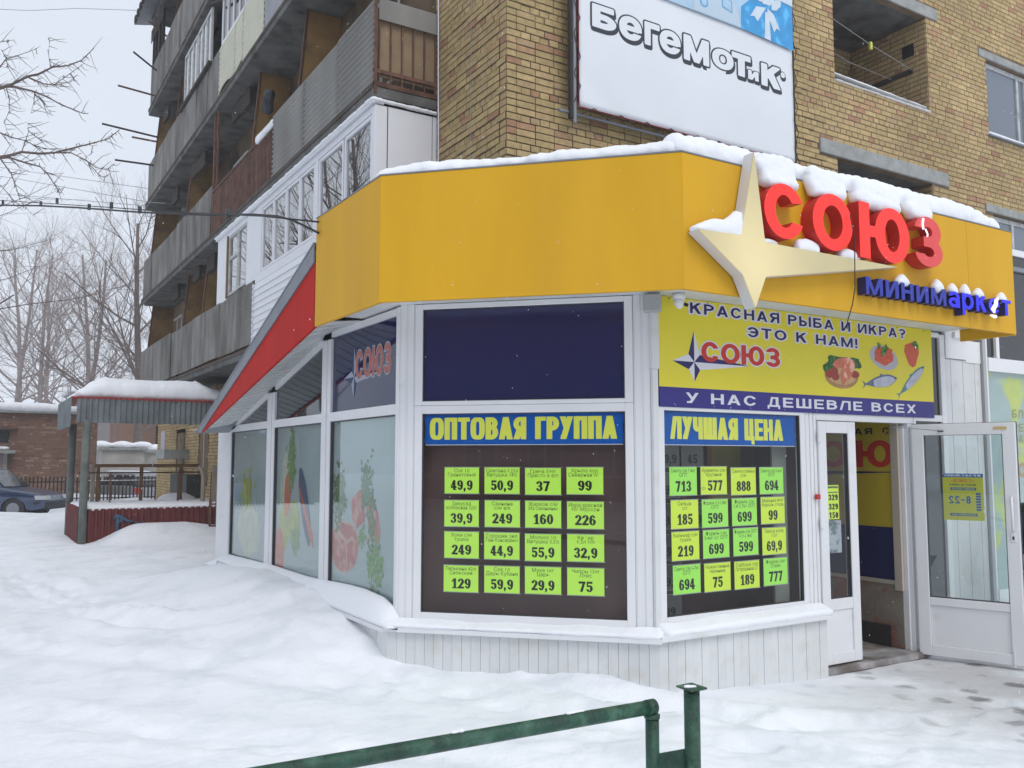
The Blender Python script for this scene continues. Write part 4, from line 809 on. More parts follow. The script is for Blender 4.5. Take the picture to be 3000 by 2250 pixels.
for u in np.arange(4.7, 8.15, .42): mb.fbox(FB, u, u + .012, 2.99, 3.0, 0, .004); mb.fbox(FB, u + .05, u + .062, 2.137, 2.147, 0, .004)
mb.build('screw', M_grey_metal, bn)

# blue headers behind the panes
P_bh = mat('header_blue', (.001, .10, .42), .6, spec=.1); P_ye = mat('header_yellow', (.80, .82, .09), .5)
for F, nm, a, b, z0, z1, tx, ta, tb, lbl in ((FC, 'x', .212, 1.876, 1.832, 2.088, 'ОПТОВАЯ ГРУППА', .264, 1.815, 'blue header sheet with yellow words across the wide corner window'), (FR, 'y', 4.622, 6.20, 1.828, 2.098, 'ЛУЧШАЯ ЦЕНА', 4.745, 6.034, 'blue header sheet with yellow words across the window beside the door')):
    h_ = thing('header_sheet', F.p(a, z0, 0), lbl, 'window sign', 'blue header sheets in the shop windows')
    c = .025; MB().prism([F.p(*q, -.024) for q in ((a, z0 + c), (a + c, z0), (b - c, z0), (b, z0 + c), (b - c * .5, (z0 + z1) / 2), (b, z1 - c), (b - c, z1), (a + c, z1), (a, z1 - c), (a + c * .5, (z0 + z1) / 2))], F.n * -.001).build('blue_sheet', P_bh, h_)
    text_obj('lettering', tx, F, ta, tb, 1.877, 2.052, -.0232, P_ye, h_, 'impact', iso=.022)
    mb = MB(); mb.fbox(F, a + .01, b - .01, z0 - .004, z0 + .001, -.026, -.022); mb.build('white_edge', P_white, h_)

# price cards
P_yg = mat('fluorescent_lime_card', (.58, .97, .10), .5); P_gr = mat('fluorescent_green_card', (.40, .90, .11), .5); P_yl = mat('fluorescent_yellow_card', (.70, .90, .06), .5)
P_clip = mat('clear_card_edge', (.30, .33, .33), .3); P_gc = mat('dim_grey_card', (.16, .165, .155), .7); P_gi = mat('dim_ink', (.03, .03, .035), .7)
RU = ['top', 'second', 'third', 'bottom']
def card(F, u, z1, w, h, m, l1, l2, price, label, group, d=-.026, tilt=0, pre='', ink=M_ink, ink2=M_inkg):
    c = thing('price_card', F.p(u, z1 - h, d), label, 'price card', group)
    MB().fbox(F, u, u + w, z1 - h, z1, d - .001, d).build('card', m, c)
    mb = MB(); mb.fbox(F, u - .006, u + w + .008, z1 - .001, z1 + .005, d - .002, d + .0015); mb.fbox(F, u - .006, u + w + .008, z1 - h - .005, z1 - h + .001, d - .002, d + .0015); mb.build('clear_edge', P_clip, c)
    k = len(price.replace(',', '')) * .052 + (.02 if ',' in price else 0); uc = u + w / 2 + (.012 if pre else 0)
    text_obj('price_print', price, F, uc - k / 2 * 1.04, uc + k / 2 * 1.04, z1 - h * .86, z1 - h * .50, d + .001, ink, c, 'serif', iso=.022)
    mb = MB(); tiny_text(mb, l1, F, u + w / 2, z1 - h * .19, .042, d + .0008, w * .9); tiny_text(mb, l2, F, u + w / 2, z1 - h * .345, .042, d + .0008, w * .9)
    if pre: tiny_text(mb, pre, F, u + .03, z1 - h * .84, .036, d + .0008, .05)
    mb.build('product_print', ink2, c); return c
A_ = [[('Сок 1л', 'Гранатовый', '49,9'), ('Сметана 0,25л', 'Вятушка 18%', '50,9'), ('Греча 500г', 'Престо в в/п', '37'), ('Крыло кур', 'Северная п/ф', '99')],
      [('Закуска', 'колбасная 325г', '39,9'), ('Свинина', 'с/м в/к', '249'), ('Жаркое с/м', 'Из свинины', '160'), ('Икра красная', '95г Муссон', '226')],
      [('Хоки с/м', 'тушка', '249'), ('Горошек зел', 'Пан Консервыч', '44,9'), ('Молоко 1л', 'Вятушка 3,5%', '55,9'), ('Кефир', '0,5л т/п', '32,9')],
      [('Пельмени 420г', 'Сельские', '129'), ('Сок 1л', 'Дары Кубани', '59,9'), ('Мука 1кг', 'Царь', '29,9'), ('Чипсы 150г', 'Лэйс', '75')]]
CN = ['leftmost', 'second from left', 'third from left', 'rightmost']
EA = [['pomegranate juice', 'sour cream', 'buckwheat', 'chicken wings'], ['sausage snack', 'pork', 'pork roast', 'red caviar'], ['whole hoki', 'green peas', 'milk', 'kefir'], ['dumplings', 'fruit juice', 'flour', 'crisps']]
EB = [['large salmon', 'prawns', 'salmon steaks', 'medium salmon'], ['herring', 'small trout', 'mid trout', 'mayonnaise'], ['squid', 'gutted trout', 'little trout', 'cola'], ['heavy salmon', 'pig trotters', 'pink salmon', 'trout steak']]
UA = (.393, .733, 1.071, 1.414); ZA = (1.645, 1.379, 1.119, .854); cr_ = random.Random(3)
for r in range(4):
    for c in range(4):
        a, b, p = A_[r][c]
        pn = EA[r][c]
        card(FC, UA[c] + cr_.uniform(-.003, .003) - .001 * r, ZA[r] + cr_.uniform(-.004, .004), .294, .213, P_yg, a, b, p, 'lime card pricing %s at %s, %s in the %s row' % (pn, p, CN[c], RU[r]), 'lime price cards in the wide corner window')
B_ = [[('Семга с/м 7-8кг', 'ОПТ', '713', 1), ('Креветки с/м', 'Крупные', '577', 0), ('Семга стейки', 'с/м', '888', 0), ('Семга с/м 5-6кг', 'ОПТ', '694', 1)],
      [('Сельдь', 'с/с', '185', 0), ('Форель 0,9-1,8кг', 'ОПТ', '599', 1), ('Форель с/м', '1,8-2,7кг ОПТ', '699', 1), ('Майонез 800г', 'Король стола', '99', 0)],
      [('Кальмар с/м', 'тушка', '219', 0), ('Форель с/м', '3-4кг с/г ОПТ', '699', 1), ('Форель с/м ОПТ', '0,9-1,4кг', '599', 1), ('Пепси кола', '1,5л', '69,9', 0)],
      [('Семга с/м 6-7кг', 'ОПТ', '694', 1), ('Ножки свиные', 'паленые', '75', 0), ('Горбуша с/м', 'Потрошеная СГ', '189', 0), ('Форель с/м', 'Стейк', '777', 1)]]
UB = (4.724, 5.058, 5.396, 5.738); ZB = (1.646, 1.388, 1.133, .870)
for r in range(4):
    for c in range(4):
        a, b, p, g_r = B_[r][c]
        card(FR, UB[c] + .006 * r + cr_.uniform(-.003, .003), ZB[r] + cr_.uniform(-.006, .006), .292, .225, P_gr if g_r else P_yl, a, b, p, '%s card pricing %s at %s, %s in %s row beside door' % ('green' if g_r else 'yellow', EB[r][c], p, CN[c], RU[r]), 'coloured price cards in the window beside the door', pre='От' if p == '577' else '')
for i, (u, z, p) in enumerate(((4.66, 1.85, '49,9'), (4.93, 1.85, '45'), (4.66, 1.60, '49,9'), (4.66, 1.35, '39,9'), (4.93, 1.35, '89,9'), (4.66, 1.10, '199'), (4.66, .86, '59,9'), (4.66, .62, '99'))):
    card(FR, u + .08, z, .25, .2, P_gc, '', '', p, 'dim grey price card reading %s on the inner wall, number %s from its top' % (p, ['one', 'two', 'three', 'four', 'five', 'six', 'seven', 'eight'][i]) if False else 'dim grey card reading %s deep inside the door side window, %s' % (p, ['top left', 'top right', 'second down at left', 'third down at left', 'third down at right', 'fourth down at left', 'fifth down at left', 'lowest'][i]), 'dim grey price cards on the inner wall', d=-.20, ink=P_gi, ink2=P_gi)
ds = thing('door_price_sheet', FR.p(6.58, 1.17, 0), 'yellow sheet with three prices on the narrow door leaf', 'notice')
MB().fbox(FR, 6.578, 6.735, 1.175, 1.48, -.012, -.011).build('paper', P_yl, ds)
for z, p in ((1.345, '329'), (1.262, '329'), (1.185, '150')): text_obj('price_print', p, FR, 6.595, 6.72, z, z + .052, -.0105, M_ink, ds, 'narrow', iso=.02)
mb = MB(); mb.fbox(FR, 6.585, 6.728, 1.452, 1.47, -.0108, -.0105); mb.fbox(FR, 6.585, 6.728, 1.41, 1.42, -.0108, -.0105); mb.build('ruled_print', M_inkg, ds)
ds = thing('door_leaflet', FR.p(6.58, .87, 0), 'pale grey leaflet under the price sheet on the narrow door leaf', 'notice')
MB().fbox(FR, 6.580, 6.755, .875, 1.165, -.012, -.011).build('paper', mat('leaflet_paper', (.42, .46, .50), .6, col2=(.16, .2, .24), c2pos=(.52, .62), c2scale=16), ds)
mb = MB(); tiny_text(mb, 'Внимание', FR, 6.665, 1.125, .03, -.0105, .15); tiny_text(mb, 'акция', FR, 6.665, 1.09, .03, -.0105, .15); mb.build('print', M_inkg, ds)

# ================================================================== SNOW ON THE SHOP
pts = snow_line([(C1[0] + .12, C1[1] + .10, 3.93), (C2[0] + .02, C2[1] + .16, 3.95)], .13, .10, 1) + snow_line([(C1[0] + .35, C1[1] + .2, 3.9), (C2[0] - .1, C2[1] + .5, 3.92)], .25, .14, 2)
o = snow_mass('roof_snow', pts, .028, 'smooth snow ridge along the top of the wide front fascia', wob=.02)
rr = random.Random(5)
pts = snow_line([(C2[0] + .06, 4.70, 3.97), (7.9, 4.70, 3.97), (8.30, 4.70, 3.93)], .125, .14, 3) + snow_line([(C2[0] + .7, 4.95, 3.94), (8.1, 4.95, 3.97)], .24, .21, 4)
def drape(u0, u1, zt, dep=.11, n=9, thick=.075):
    out = []
    for i in range(n):
        t = (i + .5) / n; u = u0 + (u1 - u0) * t; hgt = 3.95 - zt; arch = math.sin(math.pi * t) ** .4
        for k in range(5):
            z = zt + .03 + (hgt) * k / 4; q = FY.p(u + rr.uniform(-.03, .03), z + rr.uniform(-.012, .012), dep * .48 * (1 - .25 * k / 4)); out.append((q[0], q[1], q[2], .05 + .02 * arch, thick * (.9 - .08 * k), .055))
    return out
pts += drape(4.99, 5.33, 3.78) + drape(5.55, 5.89, 3.79) + drape(6.10, 6.40, 3.81, .10, 8) + drape(6.34, 6.62, 3.79, .10, 8) + drape(6.80, 7.05, 3.79, .09, 7)
snow_mass('roof_snow', pts, .02, 'thick snow on the right fascia sagging onto the red letters', wob=.012, smooth=9, nscale=7)
# snow in the star's arm and under the letters
pts = []
for i in range(14):
    t = i / 13; u = 4.30 + .40 * t; z = 3.325 + .012 * t; h_ = .03 + .055 * min(1, t * 2.2) + .07 * max(0, t - .72) * 3; q = FY.p(u, z + h_ * .4, .06); pts.append((q[0], q[1], q[2], .045, .062, h_))
for i in range(4): q = FY.p(4.725 + .006 * i, 3.40 + .03 * i, .05); pts.append((q[0], q[1], q[2], .045 - .008 * i, .05, .045))
snow_mass('star_snow', pts, .016, 'snow heaped in the left arm of the cream star', wob=.008)
pts = []
for a, b, h_ in ((4.98, 5.10, .05), (5.36, 5.56, .10), (5.86, 6.06, .085)):
    for i in range(7):
        t = i / 6; u = a + (b - a) * t; q = FY.p(u, 3.32 - .0 + h_ * .4 * math.sin(math.pi * (.15 + .7 * t)), .055); pts.append((q[0], q[1], q[2], .035, .05, h_ * .7))
snow_mass('star_snow', pts, .016, 'small snow heaps between the red letters and the long star point', wob=.008)
for i, (u, w, h_, lb) in enumerate(((6.66, .09, .075, 'third'), (6.98, .0, 0, ''), (7.16, .075, .085, 'fifth'), (7.385, .06, .08, 'sixth'), (7.58, .06, .09, 'seventh'), (7.79, .07, .08, 'eighth'), (8.17, .07, .08, 'last'))):
    if not h_: continue
    u -= .0; pts = []
    for k in range(5):
        q = FY.p(u + (k - 2) * w * .3, 3.20 + h_ * .3 * (1 - abs(k - 2) / 3), .05); pts.append((q[0], q[1], q[2], w * .42, .045, h_ * (.5 + .35 * (1 - abs(k - 2) / 2))))
    o = snow_mass('snow_cap', pts, .014, 'peaked snow cap on the %s small blue letter' % lb, wob=.006, kind='thing'); o['group'] = 'snow caps on the blue letters'
# sills
def sill_snow(F, u0, u1, z, seed, lab, h_=.03, k0=0, k1=0, extra=()):
    pts = []; r2 = random.Random(seed); n = int((u1 - u0) / .05)
    for i in range(n + 1):
        u = u0 + (u1 - u0) * i / n; kk = h_ * (.75 + .9 * (noise.noise(Vector((u * 2.2, seed, 0))) + .3))
        for d, s in ((.035, 1.25), (.08, 1.0), (.125, .75)): q = F.p(u, z + .018 - d * .1, d); pts.append((q[0], q[1], q[2], .05, .045, max(.016, kk * s)))
    return snow_mass('sill_snow', pts + list(extra), .016, lab, wob=.006)
sill_snow(FC, -.03, CW + .03, .375, 3, 'thin snow on the sill below the wide corner window')
sill_snow(FR, XA + .04, 6.38, .39, 4, 'thicker snow on the sill beside the door', .055)
def wedge_snow():
    vs = []; n = 140; sec = 9
    for i in range(n + 1):
        y = 6.60 + (13.02 - 6.60) * i / n; zt_ = float(np.interp(y, [6.6, 6.72, 6.80, 7.0, 7.4, 7.8, 8.4, 9, 10.3, 12.2, 13.0], [.375, .43, .50, .545, .565, .56, .53, .505, .495, .44, .30]))
        nn = noise.noise(Vector((y * 2.3, 1.5, 0))) * .022; zl = .358 if y < 12.3 else .25
        xs = [3.046, 3.02, 2.985, 2.95, 2.92, 2.897, 2.888, 2.90, 3.046]
        zs = [zt_, zt_ - .004, zt_ - .03, zl + (zt_ - zl) * .62, zl + (zt_ - zl) * .36, zl + .03, zl + .008, zl - .002, zl - .002]
        vs += [(x, y, z + (nn if 0 < k < 5 else 0) * (1 if k < 4 else .5)) for k, (x, z) in enumerate(zip(xs, zs))]
    fs = [(i * sec + k, i * sec + (k + 1) % sec, (i + 1) * sec + (k + 1) % sec, (i + 1) * sec + k) for i in range(n) for k in range(sec)] + [tuple(range(sec)), tuple(n * sec + k for k in range(sec))]
    tag(MB().poly(vs, fs).build('sill_snow', M_snow, None, True), 'deep snow wedged on the sill of the yard side windows', 'snow', kind='stuff')
wedge_snow()
pts = snow_line([(2.70, 6.5, 3.9), (2.68, 7.6, 3.9)], .05, .03, 8) + snow_line([(2.66, 7.8, zr(7.8) + .02), (2.66, 12.3, zr(12.3) + .02)], .07, .035, 9)
snow_mass('roof_snow', pts, .024, 'narrow snow strip along the sloping side roof edge', wob=.008)

# ================================================================== APARTMENT BLOCK
XB, YW, YE, XL, YF = 4.995, 8.25, 9.98, 4.136, 27.5
apt = thing('apartment_building', (9, 16, 0), 'yellow brick apartment block with stacked weathered balconies behind the shop', 'building')
FA = Fr((0, YW), (1, 0), (0, -1)); FW = Fr((XB, 0), (0, -1), (-1, 0))
ZTOP = 16.0
def wall_with_holes(F, u0, u1, z0, z1, holes, t, name, m, parent):
    us = sorted({u0, u1} | {h[0] for h in holes} | {h[1] for h in holes}); zs = sorted({z0, z1} | {h[2] for h in holes} | {h[3] for h in holes}); mb = MB()
    for i in range(len(us) - 1):
        for j in range(len(zs) - 1):
            uc, zc = (us[i] + us[i + 1]) / 2, (zs[j] + zs[j + 1]) / 2
            if any(h[0] < uc < h[1] and h[2] < zc < h[3] for h in holes): continue
            mb.fbox(F, us[i], us[i + 1], zs[j], zs[j + 1], -t, 0)
    return mb.build(name, m, parent)
HO = [(10.73, 13.07, 7.36, 8.985), (10.73, 13.07, 4.30, 6.175), (14.78, 16.20, 7.35, 8.69), (14.78, 16.20, 4.45, 5.94)]
LINT = [(10.33, 13.38, 8.985, 9.19, .02), (10.33, 13.48, 6.175, 6.40, .035), (14.55, 16.45, 8.69, 8.83, .03), (14.55, 16.45, 5.94, 6.08, .03)]
wall_with_holes(FA, XB, 19, -.2, ZTOP, HO, .12, 'wall', M_mortar, apt)
mb = MB(); mb.fbox(FW, -29.4, -YW - .121, -.2, ZTOP, -.12, 0); mb.fbox(Fr((0, 29.4), (1, 0), (0, 1)), XB, 19, -.2, ZTOP, -.2, 0); mb.build('wall', M_mortar, apt)
BR = []   # brick rectangles: frame, u0, u1, z0, z1, d
CO = .083
def lay_bricks(F, u0, u1, z0, z1, holes, skip=lambda u, z: False, sgn=1, phase=0, running=lambda u, z: False):
    n0 = int(z0 / CO); n1 = int(z1 / CO) + 1; r_ = random.Random(11)
    for n in range(n0, n1):
        zz0 = n * CO + .005; zz1 = zz0 + CO - .012
        if zz0 < z0 or zz1 > z1: continue
        head = n % 4 == 3; w = .131 if head else .262; off = 0.0
        k = int(u0 / w) - 2
        starts = []
        uu = u0 + (phase if not head else phase * .5)
        if head: starts.append((u0, u0 + .19)); uu = u0 + .196
        else: starts.append((u0, u0 + .125)); uu = u0 + .131
        while uu < u1: 
            ww = w
            if not head and r_.random() < .045: ww = .131
            starts.append((uu, min(uu + ww - .010, u1))); uu += ww
        for a, b in starts:
            if b - a < .03: continue
            zc, uc = (zz0 + zz1) / 2, (a + b) / 2
            segs = [(a, b)]
            for h in holes:
                if h[2] - .01 < zc < h[3] + .01:
                    ns = []
                    for p, q in segs:
                        if q <= h[0] or p >= h[1]: ns.append((p, q)); continue
                        if p < h[0]: ns.append((p, h[0]))
                        if q > h[1]: ns.append((h[1], q))
                    segs = ns
            for p, q in segs:
                if q - p > .03 and not skip((p + q) / 2, zc): BR.append((F, p, q, zz0 + r_.uniform(-.002, .002), zz1 + r_.uniform(-.002, .002), .007 + r_.uniform(-.003, .003)))
holes_b = HO + [(a, b, c - .0, d) for a, b, c, d, _ in LINT]
lay_bricks(FA, XB, 18.6, 3.95, 11.4, holes_b, skip=lambda u, z: (5.95 < u < 9.4 and z > 5.95))
lay_bricks(Fr((XB, YW), (0, 1), (-1, 0)), 0.0, YE - YW + .05, 4.6, 11.6, [])
FLg = Fr((13.07, YW + .006), (0, 1), (-1, 0))
lay_bricks(FLg, 0, 1.46, 7.36, 8.98, []); lay_bricks(FLg, 0, 1.46, 4.3, 6.17, [])
for a, b in ((7.36, 8.98), (4.3, 6.17)):
    mb = MB(); mb.box(13.07, 13.19, YW + .12, 9.78, a, b + .1); mb.box(10.6, 13.07, 9.72, 9.84, a, b + .1); mb.box(10.6, 10.73, YW + .12, 9.72, a, b + .1); mb.build('loggia_wall', M_mortar, apt)
lay_bricks(Fr((10.73, 9.72), (1, 0), (0, -1)), 0, 2.34, 7.36, 8.98, [(.05, .95, 7.5, 8.55)])
FWv = Fr((XB, 0), (0, 1), (-1, 0))
lay_bricks(FWv, 21.0, 29.38, .3, 3.4, [(22.4, 23.5, 1.1, 2.7), (25.2, 26.4, 1.0, 2.6)])
CP = Vector((0, 0, 1.7))
def app(b): F, u0, u1, z0, z1, d = b; c = Vector(F.p((u0 + u1) / 2, (z0 + z1) / 2)); v = c - CP; return (u1 - u0) * (z1 - z0) * abs(v.normalized().dot(F.n)) / v.length_squared if c.z > 4.2 + max(0, (c.x - 5)) * .0 else 0
def seen(b):
    F, u0, u1, z0, z1, d = b; p = Vector(F.p((u0 + u1) / 2, (z0 + z1) / 2)) - CP
    f = Vector((math.cos(R_(58.4)) * math.cos(R_(5)), math.sin(R_(58.4)) * math.cos(R_(5)), math.sin(R_(5)))); r = Vector((math.sin(R_(58.4)), -math.cos(R_(58.4)), 0)); u = r.cross(f)
    x = 1106 + 1895 * p.dot(r) / p.dot(f); y = 829 - 1895 * p.dot(u) / p.dot(f)
    return -10 < x < 2222 and -10 < y < 400 and y < (335 if x < 1480 else 335 + (x - 1480) * .2)
order = sorted(BR, key=lambda b: -(app(b) + (1 if seen(b) else 0))); singles, rest = order[:290], order[290:]
bmeshes = {}
def one_brick(b):
    F, u0, u1, z0, z1, d = b; L_ = round((u1 - u0) / .06) * .06 or .06; key = 1 if (u1 - u0) < .16 else 2 if (u1 - u0) < .22 else 3
    if key not in bmeshes:
        mb = MB(); w = {1: .121, 2: .19, 3: .252}[key]; mb.box(-w / 2, w / 2, -.012, .0, -.0355, .0355)
        o = mb.build('brick', M_brick, None, bevel=.004); me = o.data; bpy.data.objects.remove(o); bmeshes[key] = (me, w)
    me, w = bmeshes[key]; o = bpy.data.objects.new('brick', me); COL.objects.link(o); o.parent = apt; o.matrix_parent_inverse = apt.matrix_basis.inverted()
    c = F.p((u0 + u1) / 2, (z0 + z1) / 2, d); o.location = c; o.rotation_euler = (0, 0, math.atan2(F.n.y, F.n.x) + math.pi / 2); o.scale = ((u1 - u0) / w, 1, (z1 - z0) / .071)
for b in singles: one_brick(b)
def rough_rect(mb, F, u0, u1, z0, z1, d):   # small chamfered brick face
    e = .004; mb.poly([F.p(u0, z0, -.004), F.p(u1, z0, -.004), F.p(u1, z1, -.004), F.p(u0, z1, -.004), F.p(u0 + e, z0 + e, d), F.p(u1 - e, z0 + e, d), F.p(u1 - e, z1 - e, d), F.p(u0 + e, z1 - e, d)], [(4, 5, 6, 7), (0, 1, 5, 4), (1, 2, 6, 5), (2, 3, 7, 6), (3, 0, 4, 7)])
mb = MB()
for b in rest: rough_rect(mb, *b)
me = bpy.data.meshes.new('brickwork'); me.from_pydata(mb.v, [], mb.f); me.materials.append(M_brick)
o = bpy.data.objects.new('brickwork', me); COL.objects.link(o); o.parent = apt; o.matrix_parent_inverse = apt.matrix_basis.inverted(); o['kind'] = 'stuff'
for a, b, c, d, e in LINT: MB().fbox(FA, a, b, c + .002, d - .002, -.1, e).build('lintel', M_conc_l, apt, bevel=.008)
MB().box(10.6, 13.3, YW + .01, 9.75, 8.987, 9.1).build('loggia_ceiling', M_conc, apt); MB().box(10.6, 13.3, YW + .01, 9.75, 6.178, 6.3).build('loggia_ceiling', M_conc, apt)
MB().box(10.74, 13.05, YW + .02, 9.7, 7.25, 7.30).build('loggia_floor', M_conc, apt); MB().box(10.74, 13.05, YW + .02, 9.7, 4.2, 4.28).build('loggia_floor', M_conc, apt)
def wwin(F, u0, u1, z0, z1, d, parent, fm, gm, nv=1, w=.06, name='window', split=None):
    mb = MB(); frame(mb, F, u0, u1, z0, z1, w, d - .05, d)
    for i in range(1, nv + 1 if nv else 1):
        uc = u0 + (u1 - u0) * i / (nv + 1) if not split else u0 + (u1 - u0) * split; mb.fbox(F, uc - w * .45, uc + w * .45, z0 + w, z1 - w, d - .05, d + .002)
    o = mb.build(name, fm, parent, bevel=.003); us = [u0 + w] + [u0 + (u1 - u0) * (split or i / (nv + 1)) for i in range(1, nv + 1)] + [u1 - w]
    for a, b in zip(us[:-1], us[1:]): MB().fbox(F, a, b, z0 + w, z1 - w, d - .03, d - .025).build('pane', gm, o)
    return o
M_oldw = mat('old_white_timber', (.46, .47, .47), .8, var=.2, vscale=8, col2=(.25, .25, .25), c2pos=(.6, .75), c2scale=12)
M_curt = glass('curtained_glass', refl=.10, trans=False, body=(.14, .17, .21))
wwin(FA, 14.80, 16.18, 7.37, 8.67, -.06, apt, M_oldw, M_curt, 1, .075, split=.78); wwin(FA, 14.80, 16.18, 4.47, 5.92, -.06, apt, M_oldw, M_curt, 1, .075)
MB().fbox(FA, 14.74, 16.25, 7.30, 7.335, -.02, .06).build('window_sill', M_grey_metal, apt)
wwin(Fr((0, 9.72), (1, 0), (0, -1)), 10.80, 11.66, 7.5, 8.52, .03, apt, M_oldw, M_glass_d, 0, .07)
mb = MB(); mb.tube([(10.74, YW + .05, 7.47), (13.06, YW + .05, 7.43)], .028, 10); mb.build('railing_tube', M_conc_l, apt, True)
MB().box(13.045, 13.068, YW + .25, 9.7, 8.12, 8.20).build('dark_batten', M_dark, apt)
MB().box(13.04, 13.068, YW + .22, YW + .42, 8.42, 8.62).build('wall_hole', M_black, apt)
ln = thing('clothes_line', (11.9, 8.6, 8.3), 'two thin clothes lines with a yellow peg across the open loggia', 'clothes line')
mb = MB(); mb.tube([(10.74, 8.45, 8.53), (11.9, 8.46, 8.30), (13.05, 8.5, 8.17)], .006, 5); mb.build('line', M_conc_l, ln)
mb = MB(); mb.tube([(10.74, 8.9, 8.44), (11.9, 8.9, 8.20), (13.05, 8.9, 8.16)], .006, 5); mb.build('line', M_conc_l, ln)
MB().box(11.88, 11.93, 8.44, 8.48, 8.22, 8.34).build('clothes_peg', mat('yellow_peg', (.6, .6, .1), .5), ln)
o = MB().hexa([(11.45, 8.45, 7.30), (11.95, 8.45, 7.30), (11.95, 8.49, 7.30), (11.45, 8.49, 7.30), (11.40, 8.7, 7.68), (11.72, 8.7, 7.70), (11.72, 8.74, 7.70), (11.40, 8.74, 7.68)]).build('leaning_board', M_conc_l); tag(o, 'pale board leaning behind the loggia railing tube', 'board')
snow_mass('loggia_snow', snow_line([(10.75, YW + .05, 7.50), (13.05, YW + .05, 7.46)], .03, .02, 4, .05), .012, 'snow lying on the loggia railing tube', wob=.004)
snow_mass('loggia_snow', snow_line([(10.75, YW - .0, 7.365), (13.05, YW - .0, 7.365)], .05, .014, 5, .05), .012, 'thin white snow line along the loggia parapet', wob=.003)
snow_mass('window_sill_snow', snow_line([(14.76, YW - .03, 7.34), (16.22, YW - .03, 7.34)], .045, .03, 6, .05), .014, 'snow on the metal sill of the upper right window', wob=.003)

# --- balcony stack on the left face
SL = [(3.52, 3.66), (6.26, 6.40), (9.12, 9.27), (12.03, 12.18), (14.92, 15.07)]
for z0, z1 in SL:
    MB().box(4.09, XB - .002, YE, YF, z0, z1).build('balcony_slab', M_conc, apt, bevel=.01)
    MB().box(4.075, 4.09, YE - .004, YF, z1 - .035, z1 + .03).build('slab_trim', mat('dark_slab_trim', (.075, .058, .048), .85, var=.35, vscale=3), apt)
FBx = Fr((XL, 0), (0, -1), (-1, 0))
def sheets(y0, y1, z0, z1, w, m, name='cement_sheet', seed=0, tilt=.012, gap=.025):
    r_ = random.Random(seed); y = y0
    while y < y1 - .2:
        ww = min(w * r_.uniform(.92, 1.08), y1 - y); t0, t1 = r_.uniform(-tilt, tilt), r_.uniform(-tilt, tilt); dz0, dz1 = r_.uniform(-.02, .02), r_.uniform(-.02, .02); d = r_.uniform(0, .015)
        MB().hexa([FBx.p(-y - ww + gap, z0 + dz0, d + t0 + .012), FBx.p(-y, z0 + dz0, d + t0 + .012), FBx.p(-y, z0 + dz0, d + t0), FBx.p(-y - ww + gap, z0 + dz0, d + t0), FBx.p(-y - ww + gap, z1 + dz1, d + t1 + .012), FBx.p(-y, z1 + dz1, d + t1 + .012), FBx.p(-y, z1 + dz1, d + t1), FBx.p(-y - ww + gap, z1 + dz1, d + t1)]).build(name, m, apt)
        y += ww
sheets(15.42, YF, 3.76, 4.86, 1.25, M_panel, seed=1); sheets(18.92, YF, 6.38, 7.53, 1.2, M_panel, seed=2); sheets(18.5, 27.3, 9.28, 10.44, 1.2, M_panel, seed=3); sheets(15.2, YF, 12.2, 13.48, 1.3, M_panel, seed=4)
def corrugated(y0, y1, z0, z1, m, name='corrugated_sheet', pitch=.085, amp=.018, ragged=None, yv=None):
    n = int((z1 - z0) / pitch * 4); mb = MB(); vs = []; cols = 8
    for i in range(n + 1):
        z = z0 + (z1 - z0) * i / n; d = .02 + amp * math.sin(2 * math.pi * z / pitch)
        for j in range(cols + 1):
            t = j / cols; y = y0 + (y1 - y0) * t; k = 0
            if ragged: zmin = z0 + ragged(t); k = max(0, zmin - z)
            vs.append(FBx.p(-y, z + k, d + (.0)))
    fs = [(i * (cols + 1) + j, i * (cols + 1) + j + 1, (i + 1) * (cols + 1) + j + 1, (i + 1) * (cols + 1) + j) for i in range(n) for j in range(cols)]
    o = mb.poly(vs, fs).build(name, m, apt, True); s = o.modifiers.new('s', 'SOLIDIFY'); s.thickness = .008; return o
for a, b, dz in ((9.98, 11.30, 0), (11.31, 12.78, -.015), (12.79, 14.42, -.03)): corrugated(a, b, 6.44 + dz, 7.56 + dz, M_corr)
corrugated(17.2, 18.5, 9.36, 10.42, M_cream, 'cream_siding_sheet', .12, .009, lambda t: .30 * max(0, t - .2) * (1 - t) * 2.2); corrugated(16.62, 17.18, 9.34, 10.42, M_cream, 'cream_siding_sheet', .12, .009, lambda t: .10 * (1 - t)); corrugated(15.15, 16.6, 9.24, 10.44, M_cream, 'cream_siding_sheet', .12, .009)
corrugated(10.4, 15.1, 9.36, 10.4, mat('fine_grey_mesh', (.33, .34, .36), .7, var=.1), 'mesh_sheet', .05, .004)
# end face of the third floor balcony
FE = Fr((0, YE), (1, 0), (0, -1))
MB().fbox(FE, 4.16, XB - .01, 7.28, 7.56, .0, .012).build('end_sheet', M_corr, apt)
MB().fbox(FE, 4.20, XB - .02, 6.55, 7.35, -.06, -.05).build('end_board', M_tan, apt)
for i in range(6):
    u = 4.17 + i * .158; MB().fbox(FE, u, u + .018, 6.45, 7.4, -.03, -.012).build('railing_bar', M_rust, apt)
MB().fbox(FE, 4.10, XB - .01, 6.58, 6.63, -.035, -.005).build('railing_bar', M_rust, apt); MB().fbox(FE, 4.10, XB - .01, 6.40, 6.46, -.035, .01).build('railing_bar', M_rust, apt)
MB().box(4.10, 4.14, YE - .01, YE + .03, 6.3, 7.55).build('railing_post', M_rust, apt)
